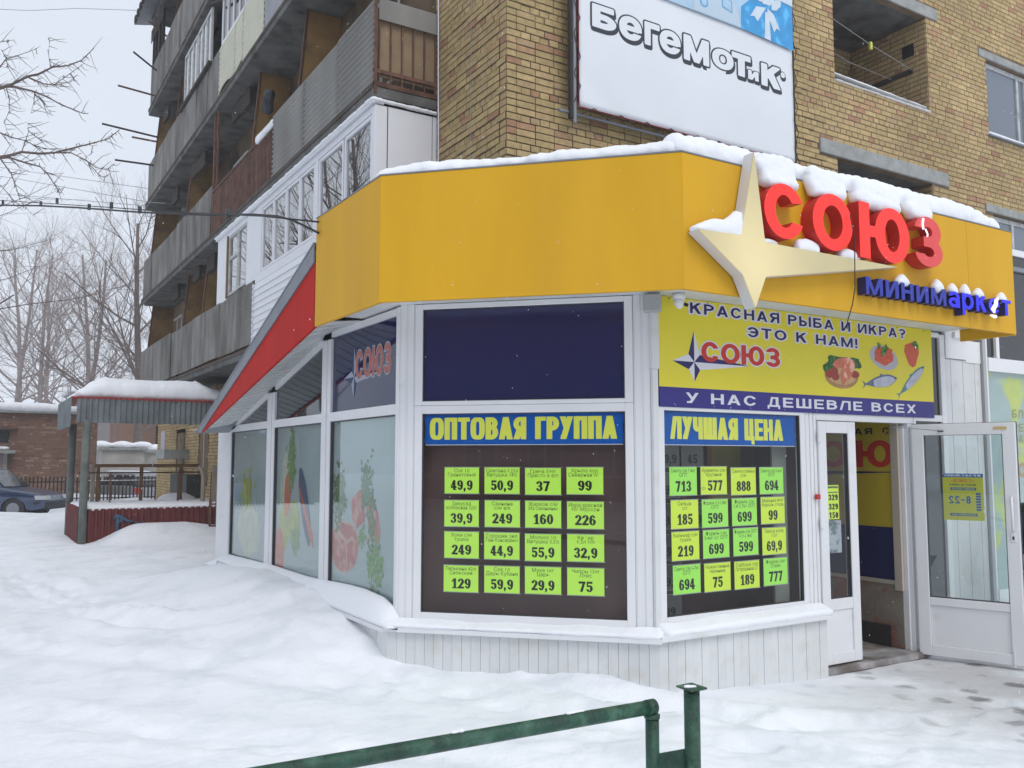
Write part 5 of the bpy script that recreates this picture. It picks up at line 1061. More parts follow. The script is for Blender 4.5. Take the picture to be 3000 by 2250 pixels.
# rusty slatted railing
n = 52
for i in range(n):
    y = 14.46 + i * (18.86 - 14.46) / n; MB().fbox(FBx, -y - .038, -y, 6.46 + rnd.uniform(-.03, .01), 7.34 + rnd.uniform(-.02, .02), .0, .012).build('railing_slat', M_rust, apt)
for z in (6.44, 7.36): MB().fbox(FBx, -18.88, -14.44, z, z + .045, -.01, .02).build('railing_rail', M_rust, apt)
for y in (18.55, 18.85): MB().box(4.13, 4.17, y, y + .05, 6.35, 9.2).build('steel_post', M_rust, apt)
for y, z in ((16.9, 8.7), (17.6, 8.75), (20.8, 8.6), (21.5, 8.65), (24, 8.6), (19.5, 5.9), (21, 5.95), (23.5, 5.9), (20, 11.6), (23, 11.6), (25.8, 11.5)): MB().box(4.35, 4.42, y, y + .7, z, z + .35).build('dark_beam', M_dark, apt)
MB().box(4.16, 4.9, 10.15, 14.2, 6.22, 6.26).build('dark_board', M_dark, apt)
# ochre partitions and dark openings
for k, (z0, z1) in enumerate(((3.66, 6.26), (6.40, 9.12), (9.27, 12.03), (12.18, 14.92))):
    for y in ((20.3, 22.4, 27.42), (13.6, 16.35, 22.4, 27.42), (13.6, 24.2, 27.42), (20.3, 25.0))[k]:
        if k == 0 and y < 18.5: continue
        o = MB().hexa([(4.20, y, z0), (XB - .01, y, z0), (XB - .01, y + .03, z0), (4.20, y + .03, z0), (4.42, y, z1), (XB - .01, y, z1), (XB - .01, y + .03, z1), (4.42, y + .03, z1)]).build('partition', M_ochre, apt)
        MB().hexa([(4.17, y - .01, z0), (4.21, y - .01, z0), (4.21, y + .04, z0), (4.17, y + .04, z0), (4.39, y - .01, z1), (4.43, y - .01, z1), (4.43, y + .04, z1), (4.39, y + .04, z1)]).build('partition_edge', M_rust, apt)
    for y in (11.2, 15.2, 19.4, 23.6, 26.2):
        if z0 + 2.3 > 15: continue
        wwin(FW, -y - 1.3, -y, z0 + .8, z0 + 2.25, .015, apt, M_oldw, M_glass_d, 1, .07)
MB().fbox(FW, -YF, -YE, 6.4, ZTOP, .0, .004).build('shaded_wall_sheet', mat('shaded_back_wall', (.13, .09, .05), .9, var=.3, vscale=1.5, col2=(.05, .04, .03), c2pos=(.45, .6), c2scale=1.2), apt)  # dark sheet: shade behind the balconies put into the wall colour
# white glazed balcony, second floor
M_pvc = mat('white_pvc', (.74, .75, .79), .35, var=.02)
MB().fbox(FE, 4.30, XB - .01, 3.70, 6.16, -.02, .004).build('end_panel', M_pvc, apt); MB().fbox(FE, 4.915, 4.922, 3.7, 6.16, .004, .006).build('joint_strip', M_gasket, apt); MB().fbox(FE, 4.292, 4.299, 3.7, 6.16, -.01, .006).build('joint_strip', M_gasket, apt)
MB().box(XL - .012, 4.29, YE - .006, YE + .10, 3.70, 6.16).build('corner_post', M_pvc, apt, bevel=.006)
mb = MB(); mb.fbox(FBx, -15.35, -YE - .10, 6.08, 6.17, -.05, .01); mb.fbox(FBx, -15.35, -YE - .10, 4.80, 4.95, -.05, .01)
for y, w in ((12.10, .14), (15.02, .33)): mb.fbox(FBx, -y - w, -y, 4.95, 6.08, -.05, .01)
mb.build('window_frame', M_pvc, apt, bevel=.004)
for a, b in ((10.09, 11.05), (11.09, 12.08)):
    wwin(FBx, -b, -a, 4.96, 6.07, .004, apt, M_pvc, M_glass_r, 0, .05)
for i in range(4): a = 12.26 + i * .69; wwin(FBx, -a - .67, -a, 4.96, 6.07, .004, apt, M_pvc, M_glass_r, 0, .045)
n = 9
for i in range(n): z = 3.74 + i * 1.06 / n; MB().hexa([FBx.p(-15.38, z, .022), FBx.p(-YE, z, .022), FBx.p(-YE, z, -.02), FBx.p(-15.38, z, -.02), FBx.p(-15.38, z + 1.05 / n, .004), FBx.p(-YE, z + 1.05 / n, .004), FBx.p(-YE, z + 1.05 / n, -.02), FBx.p(-15.38, z + 1.05 / n, -.02)]).build('siding_board', M_pvc, apt)
mb = MB(); mb.fbox(FBx, -15.44, -15.39, 3.74, 4.80, -.01, .03); mb.build('siding_trim', M_pvc, apt)
for i in range(10): MB().fbox(FBx, -15.425, -15.40, 3.8 + i * .1, 3.84 + i * .1, .03, .033).build('trim_slot', M_grey_metal, apt)
MB().fbox(FBx, -18.2, -17.36, 4.84, 6.20, -.03, .01).build('front_panel', M_pvc, apt); MB().fbox(FBx, -15.98, -15.36, 4.88, 6.16, -.03, .006).build('front_panel', M_pvc, apt); MB().fbox(FBx, -17.36, -15.98, 6.08, 6.20, -.03, .01).build('front_panel', M_pvc, apt)
MB().fbox(FBx, -17.40, -17.34, 4.86, 6.1, -.02, .03).build('window_post', mat('bare_timber', (.22, .13, .06), .8), apt)
wwin(FBx, -16.62, -15.99, 4.92, 6.08, .0, apt, M_oldw, M_glass_r, 0, .05)
o = wwin(FBx, -17.33, -16.64, 4.90, 6.08, .0, apt, M_oldw, M_glass_r, 0, .05); MB().fbox(FBx, -17.28, -16.69, 5.60, 5.65, -.05, .004).build('window_bar', M_oldw, o)
MB().fbox(FBx, -18.25, -YE + .02, 6.172, 6.20, -.1, .05).build('ledge', M_pvc, apt)
snow_mass('ledge_snow', snow_line([(4.10, 10.0, 6.225), (4.10, 18.2, 6.225)], .055, .035, 7, .07) + snow_line([(4.12, 9.97, 6.215), (4.95, 9.96, 6.205)], .045, .03, 8, .06), .018, 'snow line on top of the white glazed balcony', wob=.008)
snow_mass('rail_snow', snow_line([(4.12, 14.45, 7.42), (4.12, 15.4, 7.42)], .05, .07, 9, .06), .02, 'clump of snow where the corrugated sheets meet the rusty railing', wob=.01)
# fourth floor glazing
wwin(FBx, -18.48, -16.1, 10.46, 11.9, .0, apt, M_pvc, M_glass_d, 4, .06); 
for a, b in ((19.5, 20.9), (20.95, 22.4)): wwin(FBx, -b, -a, 10.46, 11.8, .0, apt, M_oldw, M_glass_r, 2, .07)
MB().fbox(FBx, -22.5, -19.3, 10.38, 10.46, -.05, .09).build('window_ledge', M_dark, apt)
# top floor lean-to
for y in (25.9, 26.4, 27.0, 27.42): MB().box(4.14, 4.22, y, y + .08, 13.45, 14.7).build('roof_post', M_dark, apt)
corrugated(25.6, 27.7, 14.35, 14.75, M_dark, 'awning_edge', .1, .01)
o = MB().hexa([(3.66, 23.5, 14.98), (5.0, 23.5, 15.3), (5.0, 28.0, 15.3), (3.66, 28.0, 14.98), (3.66, 23.5, 15.02), (5.0, 23.5, 15.34), (5.0, 28.0, 15.34), (3.66, 28.0, 15.02)]).build('awning', M_grey_metal, apt)
for i in range(9): MB().box(3.62, 3.68, 24 + i * .44, 24.2 + i * .44, 14.9, 15.08).build('awning_slat', M_dark, apt)
# ground floor details seen past the porch
wwin(FW, -23.5, -22.4, 1.1, 2.7, .0, apt, M_oldw, M_glass_d, 1, .07); wwin(FW, -26.4, -25.2, 1.0, 2.6, .0, apt, M_oldw, M_glass_d, 0, .12)
MB().fbox(FW, -29.3, -21, -.2, .3, .0, .05).build('plinth', M_conc, apt)
MB().box(4.6, 4.99, 22.9, 25.0, .2, 1.35).build('entry_box', mat('dark_green_door', (.05, .06, .055), .6), apt)
MB().box(4.35, 4.99, 24.6, 25.8, 1.75, 2.0).build('entry_lintel', M_conc_l, apt)
MB().fbox(FW, -28.75, -28.1, 2.05, 2.6, .01, .02).build('notice_board', mat('notice', (.5, .5, .55), .6), apt)
# poles for drying laundry
pg = 'laundry poles sticking out of the far balconies'
for i, (a, b, lb) in enumerate((((3.47, 26.5, 13.46), (4.12, 26.5, 13.05), 'steep pole beside the fifth floor panels'), ((3.10, 26.5, 12.37), (4.5, 26.6, 12.30), 'long thin pole just under the fifth floor slab'), ((2.73, 26.5, 11.17), (4.2, 26.5, 11.07), 'longest pole reaching farthest out over the yard'), ((3.52, 26.5, 10.94), (4.2, 26.5, 10.93), 'short pole right under the longest one'), ((3.10, 26.5, 10.19), (4.15, 26.5, 10.22), 'lowest pole above the fourth floor slab end'), ((3.84, 26.5, 14.49), (4.36, 26.5, 14.16), 'topmost pole under the lean-to roof'), ((4.0, 18.9, 11.55), (4.14, 15.3, 10.35), 'dark pole slanting down across the cream siding'))):
    mb = MB(); mb.tube([a, b], .028, 7); tag(mb.build('laundry_pole', M_rust if i % 2 else M_dark), lb, 'pole', pg)
M_cl = mat('dark_cloth', (.03, .035, .042), .8, var=.35, vscale=9)
o = snow_mass('rag_bundle', [(4.06, 14.55, 7.93, .10, .20, .08), (4.03, 14.45, 7.80, .10, .15, .12), (4.05, 14.62, 7.78, .09, .12, .15), (4.05, 14.50, 7.66, .08, .13, .10), (4.06, 14.40, 7.92, .06, .1, .05)], .03, 'dark cloth bundle hung on the outside of the corrugated balcony', wob=.03, m=M_cl, kind='thing'); o['category'] = 'bundle'
mb = MB(); mb.tube([(XB - .03, 9.90, 11.5), (XB - .035, 9.91, 8), (XB - .02, 9.90, 5.5), (XB - .02, 9.90, 4.2)], .009, 6); tag(mb.build('white_cable', M_pvc), 'white cable running down the brick edge beside the glazed balcony', 'cable')
mb = MB(); mb.tube([(XB - .015, 9.05, 11.5), (XB - .02, 9.04, 7), (XB - .015, 9.05, 4.3)], .004, 5); tag(mb.build('thin_cable', M_conc_l), 'thin pale cable hanging over the brick strip left of the corner', 'cable')

# ================================================================== BILLBOARD
bb = thing('billboard', (7.6, 8.0, 7), 'large white vinyl billboard laced to a pipe frame on the brick wall', 'billboard')
FBb = Fr((0, 8.0), (1, 0), (0, -1))
M_vinyl = mat('white_vinyl', (.76, .79, .83), .5, var=.03, vscale=1)
def vinyl():
    nu, nz = 60, 60; vs = []
    for j in range(nz + 1):
        for i in range(nu + 1):
            u = 5.835 + (9.505 - 5.835) * i / nu; z = 5.80 + (10.6 - 5.80) * j / nz
            dl, db = u - 5.835, z - 5.8
            d = .012 * math.sin((dl * .9 + db) * 9) * math.exp(-dl / .7) * math.exp(-db / .45) + .003 * noise.noise(Vector((u * 1.3, z * 1.3, 0)))
            vs.append(FBb.p(u, z, d))
    fs = [(j * (nu + 1) + i, j * (nu + 1) + i + 1, (j + 1) * (nu + 1) + i + 1, (j + 1) * (nu + 1) + i) for j in range(nz) for i in range(nu)]
    o = MB().poly(vs, fs).build('vinyl_sheet', M_vinyl, bb, True); s = o.modifiers.new('s', 'SOLIDIFY'); s.thickness = .004; return o
vinyl()
mb = MB(); mb.fbox(FBb, 5.735, 5.775, 5.66, 10.6, -.08, -.02); mb.build('frame_pipe', M_dark, bb); mb = MB(); mb.fbox(FBb, 9.53, 9.57, 5.0, 10.6, -.08, -.02); mb.build('frame_pipe', M_dark, bb)
mb = MB(); mb.tube([FBb.p(5.79, 5.6, -.02), FBb.p(5.79, 10.6, -.02)], .022, 8); mb.tube([FBb.p(5.6, 5.74, -.08), FBb.p(9.6, 5.74, -.08)], .02, 8); mb.build('frame_tube', M_grey_metal, bb)
mb = MB(); mb.tube([FBb.p(5.828, 5.8, .012), FBb.p(5.828, 10.6, .012)], .006, 5); mb.tube([FBb.p(5.83, 5.795, .012), FBb.p(9.5, 5.795, .012)], .006, 5); mb.build('red_hem', mat('dark_red_hem', (.25, .02, .04), .6), bb)
mb = MB(); r_ = random.Random(2); z = 5.8
L1 = [FBb.p(5.85 if i % 2 else 5.76, 5.8 + i * .21 + r_.uniform(-.04, .04), .014) for i in range(23)]; L2 = [FBb.p(9.50 if i % 2 else 9.58, 5.8 + i * .2 + r_.uniform(-.04, .04), .014) for i in range(24)]; L3 = [FBb.p(5.85 + i * .2 + r_.uniform(-.05, .05), 5.815 if i % 2 else 5.72, .014) for i in range(19)]
for l in (L1, L2, L3): mb.tube(l, .006, 5, cap=False)
mb.build('lacing_rope', M_dark, bb)
P_char = mat('print_charcoal', (.035, .042, .055), .5)
def logo(ch, u0, u1, z0, z1, k=1):
    st = 'round'; W = glyph_mesh(ch, st, STY[st])[0]
    for (dz, du, iso, d, m, nm) in ((-.036, .010, .115 * k, .0015, P_char, 'logo_shadow'), (0, 0, .115 * k, .0035, P_char, 'logo_outline'), (0, 0, .045 * k, .0055, M_vinyl, 'logo_letter')):
        _, vs, fs = glyph_mesh(ch, st, STY[st], iso, 0); MB().poly([FBb.p(u0 + a / W * (u1 - u0) + du, z0 + b * (z1 - z0) + dz, d + .004) for a, b, c in vs], fs).build(nm, m, bb)
for ch, u0, u1, z0, z1 in (('Б', 6.045, 6.375, 6.835, 7.10), ('е', 6.45, 6.775, 6.81, 7.085), ('г', 6.845, 7.065, 6.82, 7.095), ('е', 7.09, 7.41, 6.80, 7.075), ('м', 7.49, 7.90, 6.79, 7.10), ('о', 7.985, 8.34, 6.815, 7.065), ('т', 8.34, 8.66, 6.80, 7.085), ('и', 8.635, 8.81, 6.795, 6.91), ('К', 8.89, 9.23, 6.775, 7.065)):
    logo(ch, u0, u1, z0, z1, 1 if ch != 'и' else 1.5)
logo('°', 9.265, 9.335, 6.83, 7.03, .8)
P_sky = mat('print_sky_blue', (.05, .33, .68), .5, var=.15, vscale=5, col2=(.10, .45, .78), c2pos=(.55, .6), c2scale=5); P_pale = mat('print_pale_blue', (.42, .60, .76), .5, var=.08, vscale=4); P_pale2 = mat('print_pale_blue_line', (.16, .42, .66), .5); P_dk = mat('print_dark_violet', (.06, .05, .08), .6)
def bp_(nm, shapes, m, d):
    for k, s_ in enumerate(shapes): MB().prism([FBb.p(u, z, d + .014 + k * .0003) for u, z in s_], FBb.n * -.0002).build(nm, m, bb)
bp_('picture_print', [[(7.05, 7.47), (8.65, 7.44), (8.65, 10.4), (5.9, 10.4), (5.9, 9.2)]], P_pale, .016)
bp_('picture_print', [[(8.48, 7.445), (9.50, 7.385), (9.50, 8.05), (8.9, 8.1), (8.5, 7.75)]], P_sky, .018); bp_('picture_print', [[(6.0, 9.3), (7.1, 7.47), (7.25, 7.50), (6.2, 9.5)]], P_sky, .018)
bp_('picture_print', [[(7.65, 7.47), (8.49, 7.455), (8.4, 7.75), (8.05, 8.05), (7.62, 8.3)]], mat('print_pale_grey_blue', (.50, .62, .72), .5), .0185)
bp_('picture_line_print', [[(7.85, 7.78), (8.03, 7.73), (8.03, 7.92), (7.85, 7.98)], [(8.14, 7.64), (8.33, 7.6), (8.33, 7.77), (8.14, 7.83)]], P_pale2, .020); bp_('picture_pane_print', [[(7.87, 7.80), (8.01, 7.76), (8.01, 7.90), (7.87, 7.95)], [(8.16, 7.66), (8.31, 7.62), (8.31, 7.75), (8.16, 7.81)]], P_pale, .0215)
bp_('picture_ring_print', [blob(7.82, 7.62, .075, .075), ], P_pale2, .020); bp_('picture_ring_print', [blob(7.82, 7.62, .045, .045)], P_pale, .0215)
bp_('ribbon_print', [[(8.93, 7.42), (9.05, 7.41), (9.03, 7.8), (8.95, 7.8)], [(8.97, 7.86), (8.78, 7.83), (8.66, 7.66), (8.74, 7.68), (8.80, 7.62)], [(9.0, 7.86), (9.12, 7.80), (9.24, 7.60), (9.17, 7.62), (9.12, 7.55), (8.99, 7.78)], blob(9.0, 8.02, .15, .11, .3, 16, .15, 3), blob(8.83, 7.98, .10, .06, -.5, 14, .15, 4), blob(9.17, 7.95, .12, .06, .6, 14, .15, 5), [(9.1, 8.05), (9.5, 8.02), (9.5, 10.4), (8.7, 10.4), (8.66, 8.0)]], mat('print_ribbon_white', (.60, .70, .78), .5, var=.06, vscale=8), .0225)
bp_('picture_dark_print', [[(7.1, 7.55), (7.28, 7.49), (7.22, 7.75), (6.9, 8.4), (6.8, 8.3)], blob(8.55, 8.13, .16, .08)], P_dk, .020)

# ================================================================== FOREGROUND RAIL
fr = thing('pipe_railing', (2.46, 2.89, -.1), 'dark green painted pipe railing with a capped post in the foreground snow', 'railing')
mb = MB(); a, b = Vector((2.462, 2.891, .68)), Vector((.848, 2.9476, .68)); dr_ = (b - a).normalized()
mb.tube([a, a.lerp(b, .3), a.lerp(b, .6), b, b + dr_ * 1.6], .029, 16); mb.build('top_rail', M_green, fr, True)
mb = MB(); mb.tube([a + Vector((0, 0, -.028)), a + Vector((0, 0, -.4)), a + Vector((0, 0, -.95))], .0285, 16); mb.build('upright', M_green, fr, True)
mb = MB(); mb.tube([a + Vector((.012, 0, .0)), a - Vector((.03, 0, 0))], .0318, 16); mb.build('corner_joint', M_green, fr, True)
mb = MB(); mb.tube([a + Vector((0, 0, -.045)), a + Vector((0, 0, -.030))], .0335, 12); mb.tube([(2.578, 2.815, .39), (2.579, 2.814, .51)], .006, 6); mb.build('weld_bead', M_green, fr, True)
px_, py_ = 2.60, 2.80
mb = MB(); mb.tube([(px_, py_, .755), (px_, py_, .3), (px_, py_, -.3)], .033, 16); mb.build('post', M_green, fr, True)
mb = MB(); mb.hexa([(px_ - .047, py_ - .05, .757), (px_ + .043, py_ - .047, .757), (px_ + .047, py_ + .05, .757), (px_ - .043, py_ + .047, .757), (px_ - .047, py_ - .05, .764), (px_ + .043, py_ - .047, .764), (px_ + .047, py_ + .05, .764), (px_ - .043, py_ + .047, .764)]); mb.build('cap_plate', M_green, fr)
mb = MB(); mb.prism([(2.485, 2.88, .49), (2.575, 2.82, .51), (2.575, 2.82, .405), (2.485, 2.88, .385)], (.004, .006, 0)); mb.build('joining_plate', M_green, fr)
snow_mass('rail_snow', [(1.55, 2.923, .713, .02, .012, .006), (1.58, 2.922, .713, .016, .01, .008)], .005, 'tiny snow crumb resting on the green pipe', wob=.002)
snow_mass('rail_snow', [(2.05 + .02 * i, 2.905, .712, .02, .013, .006) for i in range(4)], .005, 'thin snow streak near the bend of the green pipe', wob=.002)
snow_mass('post_cap_snow', [(px_ - .02, py_ - .0, .766, .022, .02, .008), (px_ + .0, py_ - .01, .766, .018, .015, .006)], .005, 'dab of snow on the square post cap', wob=.002)
o = MB(); o.tube([(1.905, 3.47, .06), (1.92, 3.45, .065), (1.94, 3.42, .062), (1.955, 3.39, .06)], .012, 7); tag(o.build('snow_litter', mat('pale_blue_plastic', (.35, .55, .70), .5), smooth=True), 'pale blue scrap of plastic in the snow under the green pipe', 'litter')

# ================================================================== PORCH
PY = 19.0; FP = Fr((0, PY), (1, 0), (0, -1)); FPs = Fr((1.84, 0), (0, -1), (-1, 0))
po = thing('entrance_porch', (3.3, 20, .1), 'house entrance porch with red corrugated base and snow loaded canopy', 'porch')
M_pred = mat('red_corrugated_base', (.13, .022, .02), .6, var=.25, vscale=3, col2=(.08, .025, .02), c2pos=(.6, .75), c2scale=3); M_pgreen = mat('grey_green_sheet', (.155, .175, .185), .6, .2, var=.2, rand=.12); M_post = mat('grey_green_pipe', (.13, .145, .135), .8, var=.25, vscale=5); M_wood = mat('brown_porch_wood', (.17, .095, .045), .8, var=.25, vscale=5); M_beige = mat('beige_board', (.30, .25, .2), .8, var=.1)
def corr_v(F, u0, u1, z0, z1, m, name, pitch=.12, amp=.018, d=0):
    n = int((u1 - u0) / pitch * 4); vs = []
    for j, z in enumerate((z0, z1)):
        for i in range(n + 1): vs.append(F.p(u0 + (u1 - u0) * i / n, z, d + amp * (1 if (i % 4) in (1, 2) else -1)))
    fs = [(i, i + 1, n + 2 + i, n + 1 + i) for i in range(n)]; o = MB().poly(vs, fs).build(name, m, po); s = o.modifiers.new('s', 'SOLIDIFY'); s.thickness = .006; return o
corr_v(FP, 1.86, 4.98, -.15, .76, M_pred, 'base_sheet'); corr_v(Fr((1.84, 0), (0, -1), (-1, 0)), -21.5, -19.02, -.15, .80, M_pred, 'base_sheet')
for i in range(8): u = 1.72 + i * .41; corr_v(FP, u, u + .405, 2.44, 2.915, M_pgreen, 'canopy_sheet', .10, .012, .10 + .006 * (i % 2))
corr_v(Fr((1.60, 0), (0, -1), (-1, 0)), -21.6, -18.9, 2.36, 2.93, M_pgreen, 'canopy_sheet', .10, .012)
MB().box(1.62, 4.98, 18.93, 21.6, 2.90, 2.95).build('canopy_roof', mat('red_roof_edge', (.30, .035, .03), .6), po)
for i in range(32): MB().box(1.70 + i * .102, 1.76 + i * .102, 18.87, 18.95, 2.905, 2.945).build('roof_edge_rib', mat('red_roof_edge', (.30, .035, .03)), po)
MB().box(1.9, 4.95, 19.1, 21.5, .62, .72).build('porch_floor', M_conc, po)
for x, y, r_, z1 in ((1.90, 18.93, .075, 2.5), (1.88, 21.45, .075, 2.5)):
    mb = MB(); mb.tube([(x, y, -.2), (x + .0, y, 1.2), (x + .01, y, z1)], r_, 12); mb.build('porch_post', M_post, po, True)
MB().box(2.26, 4.4, 20.6, 20.66, 1.56, 1.63).build('handrail', M_wood, po)
for x in (2.30, 3.16, 3.98): MB().box(x, x + .07, 20.6, 20.66, .7, 1.56).build('rail_post', M_wood, po)
MB().box(2.20, 2.28, 20.62, 20.7, .7, 1.6).build('rail_post', M_beige, po)
MB().box(1.95, 4.5, 20.5, 20.53, 1.43, 1.46).build('thin_rail', M_rust, po)
for x in (2.05, 2.5, 3.85, 4.55): MB().box(x, x + .03, 20.1, 20.13, .7, 1.45).build('thin_rail_post', M_rust, po)
mb = MB()
for k in range(9):
    t = math.pi / 2 * k / 8; 
mb.tube([(4.28, 19.6, .7), (4.28, 19.6, 1.35), (4.25, 19.62, 1.5), (4.18, 19.65, 1.58)], .05, 6); mb.build('curved_board', M_beige, po)
mb = MB(); mb.box(4.45, 4.56, 19.5, 19.6, .7, 1.6); mb.build('side_board', M_beige, po)
ps = thing('step_frame', (4.35, 18.6, .2), 'small brown metal step frame in the drift beside the porch', 'step frame')
for x in (4.20, 4.33): MB().box(x, x + .045, 18.62, 18.66, .0, .92).build('leg', M_rust, ps)
for z in (.36, .80): MB().box(4.2, 4.75, 18.63, 18.66, z, z + .03).build('crossbar', M_rust, ps)
mb = MB(); M_graf = mat('blue_graffiti', (.05, .10, .17), .7)
def gr(pts, w=.035): mb.tube([FP.p(u, z, .028) for u, z in pts], w, 6)
gr([(2.46, .56), (2.52, .62), (2.60, .60), (2.60, .52), (2.54, .50)]); gr([(2.53, .6), (2.53, .32)]); gr([(2.62, .58), (2.72, .50), (2.82, .52)], .028); gr([(2.85, .47), (2.98, .44), (3.05, .47)], .022); gr([(3.0, .5), (2.99, .38)], .02); gr([(3.2, .43), (3.4, .41), (3.55, .42)], .018); mb.build('graffiti', M_graf, po, True)
b_ = []
for i in range(16):
    for j in range(9):
        x = 1.90 + 2.62 * i / 15; y = 19.08 + 2.3 * j / 8; e = min(i / 1.5, (15 - i) / 3.0, 1); e2 = min(1, (j + 1) / 2); b_.append((x, y, 3.02 + .08 * e, .20, .22, .13 + .17 * e * e2 * (1 + .15 * noise.noise(Vector((x, y, 3))))))
snow_mass('canopy_snow', b_, .05, 'deep rounded snow load on the porch canopy', wob=.02, nscale=2)
b_ = [(1.95 + .13 * i, 19.12 + .17 * j, .77, .13, .15, .075 + .02 * noise.noise(Vector((i * .5, j * .5, 0)))) for i in range(22) for j in range(12)]
snow_mass('porch_snow', b_, .04, 'snow covering the porch platform above the red base', wob=.012)
snow_mass('snow_heap', [(4.0, 20.9, .78, .45, .3, .22)], .04, 'rounded snow heap behind the porch railing', wob=.02)

# ================================================================== FAR BUILDINGS, FENCE, CARS
def far_bricks(F, u0, u1, z0, z1, holes, parent):
    global BR
    keep = BR; BR = []; lay_bricks(F, u0, u1, z0, z1, holes); mb = MB()
    for b in BR: rough_rect(mb, *b)
    BR = keep; me = bpy.data.meshes.new('brickwork'); me.from_pydata(mb.v, [], mb.f); me.materials.append(M_redbrick); o = bpy.data.objects.new('brickwork', me); COL.objects.link(o); o.parent = parent; o.matrix_parent_inverse = parent.matrix_basis.inverted(); o['kind'] = 'stuff'
ga = thing('brick_garage', (0, 38, 0), 'low brown brick outbuilding with a thick snow covered roof behind the fence', 'outbuilding')
FG = Fr((0, 35.0), (1, 0), (0, -1)); M_mort2 = mat('grey_mortar', (.17, .12, .10), .9, var=.2)
MB().box(-7, 3.88, 35.0, 42, -.3, 3.36).build('wall', M_mort2, ga); far_bricks(FG, .2, 3.86, .1, 3.34, [(.2, 1.12, 1.0, 2.78)], ga)
MB().box(-7.2, 4.05, 34.75, 42.2, 3.36, 3.46).build('roof', M_conc_l, ga)
MB().fbox(FG, -.2, 1.10, 2.32, 2.72, .01, .02).build('vent', M_black, ga); MB().fbox(FG, -.3, 1.35, 2.74, 2.79, .0, .25).build('vent_lintel', M_dark, ga)
MB().fbox(FG, -.3, .96, -.1, 1.92, .01, .04).build('door', mat('dusty_pink_door', (.33, .24, .24), .8, var=.1), ga); MB().fbox(FG, .96, 1.08, -.1, 1.95, .01, .08).build('door_frame', M_conc_l, ga); MB().fbox(FG, -.3, 1.3, 1.95, 2.06, .01, .5).build('door_canopy', M_conc_l, ga)
snow_mass('garage_snow', [(-6.5 + .3 * i, 34.95 + .4 * j, 3.55, .28, .35, .2) for i in range(36) for j in range(6)], .08, 'thick flat snow on the brown outbuilding roof', wob=.03, nscale=1)
snow_mass('door_canopy_snow', [(-.2 + .15 * i, 34.75, 2.12, .15, .25, .08) for i in range(9)], .04, 'snow on the small canopy over the outbuilding door', wob=.01)
def hut(name, x0, x1, y0, y1, z0, z1, m, label, hole=()):
    g = thing(name, ((x0 + x1) / 2, (y0 + y1) / 2, z0), label, 'building'); MB().box(x0, x1, y0, y1, z0, z1).build('wall', m, g); MB().box(x0 - .15, x1 + .15, y0 - .15, y1 + .15, z1, z1 + .1).build('roof', M_conc_l, g)
    for h in hole:
        MB().box(h[0], h[1], y0 - .03, y0 - .005, h[2], h[3]).build('window', M_glass_d, g)
    n = max(3, int((x1 - x0) / .5)); snow_mass('far_roof_snow', [(x0 + (x1 - x0) * i / (n - 1), y0 + .3 + k * .6, z1 + .2, .45, .5, .22) for i in range(n) for k in range(3)], .1, 'snow on the roof of the ' + label.split(' ', 1)[1] if False else 'snow roof over the ' + ' '.join(label.split()[:4]), wob=.03, nscale=1); return g
M_wht = mat('dirty_white_wall', (.40, .38, .35), .9, var=.2, vscale=1)
hut('white_shed', 5.1, 6.9, 44, 48, -.4, 2.2, M_wht, 'small dirty white shed left of the dark tree trunk'); hut('white_shed', 7.2, 8.3, 46, 49, -.4, 2.1, M_wht, 'narrow pale shed right of the dark tree trunk')
hut('brown_house', 7.6, 15, 56, 62, -.4, 4.6, M_redbrick, 'far brown brick house at the end of the yard', ((9.4, 10.6, 2.0, 3.8),)); hut('grey_hut', 5.6, 9.2, 66, 70, -.4, 6.2, mat('grey_wall', (.28, .26, .27), .9), 'distant grey house with snowy roof between the trees', ((6.2, 7.0, 3, 4.4),))
# fence
fe = thing('picket_fence', (2, 33, 0), 'long dark metal picket fence in front of the brick outbuilding', 'fence')
for i in range(118): x = -4 + i * .118; MB().box(x, x + .048, 32.98, 33.0, .05, 1.16 + .01 * (i % 3)).build('picket', M_dark, fe)
for z in (.42, .98): MB().box(-4, 9.9, 33.0, 33.03, z, z + .04).build('fence_rail', M_dark, fe)
b_ = [(-3.98 + i * .118, 32.99, 1.18, .035, .035, .03) for i in range(60, 118, 2)]
snow_mass('fence_snow', b_ + [(3.3 + .05 * i, 33.0, 1.03, .04, .04, .02) for i in range(60)], .02, 'snow dabs on the fence pickets seen past the porch', wob=.004)

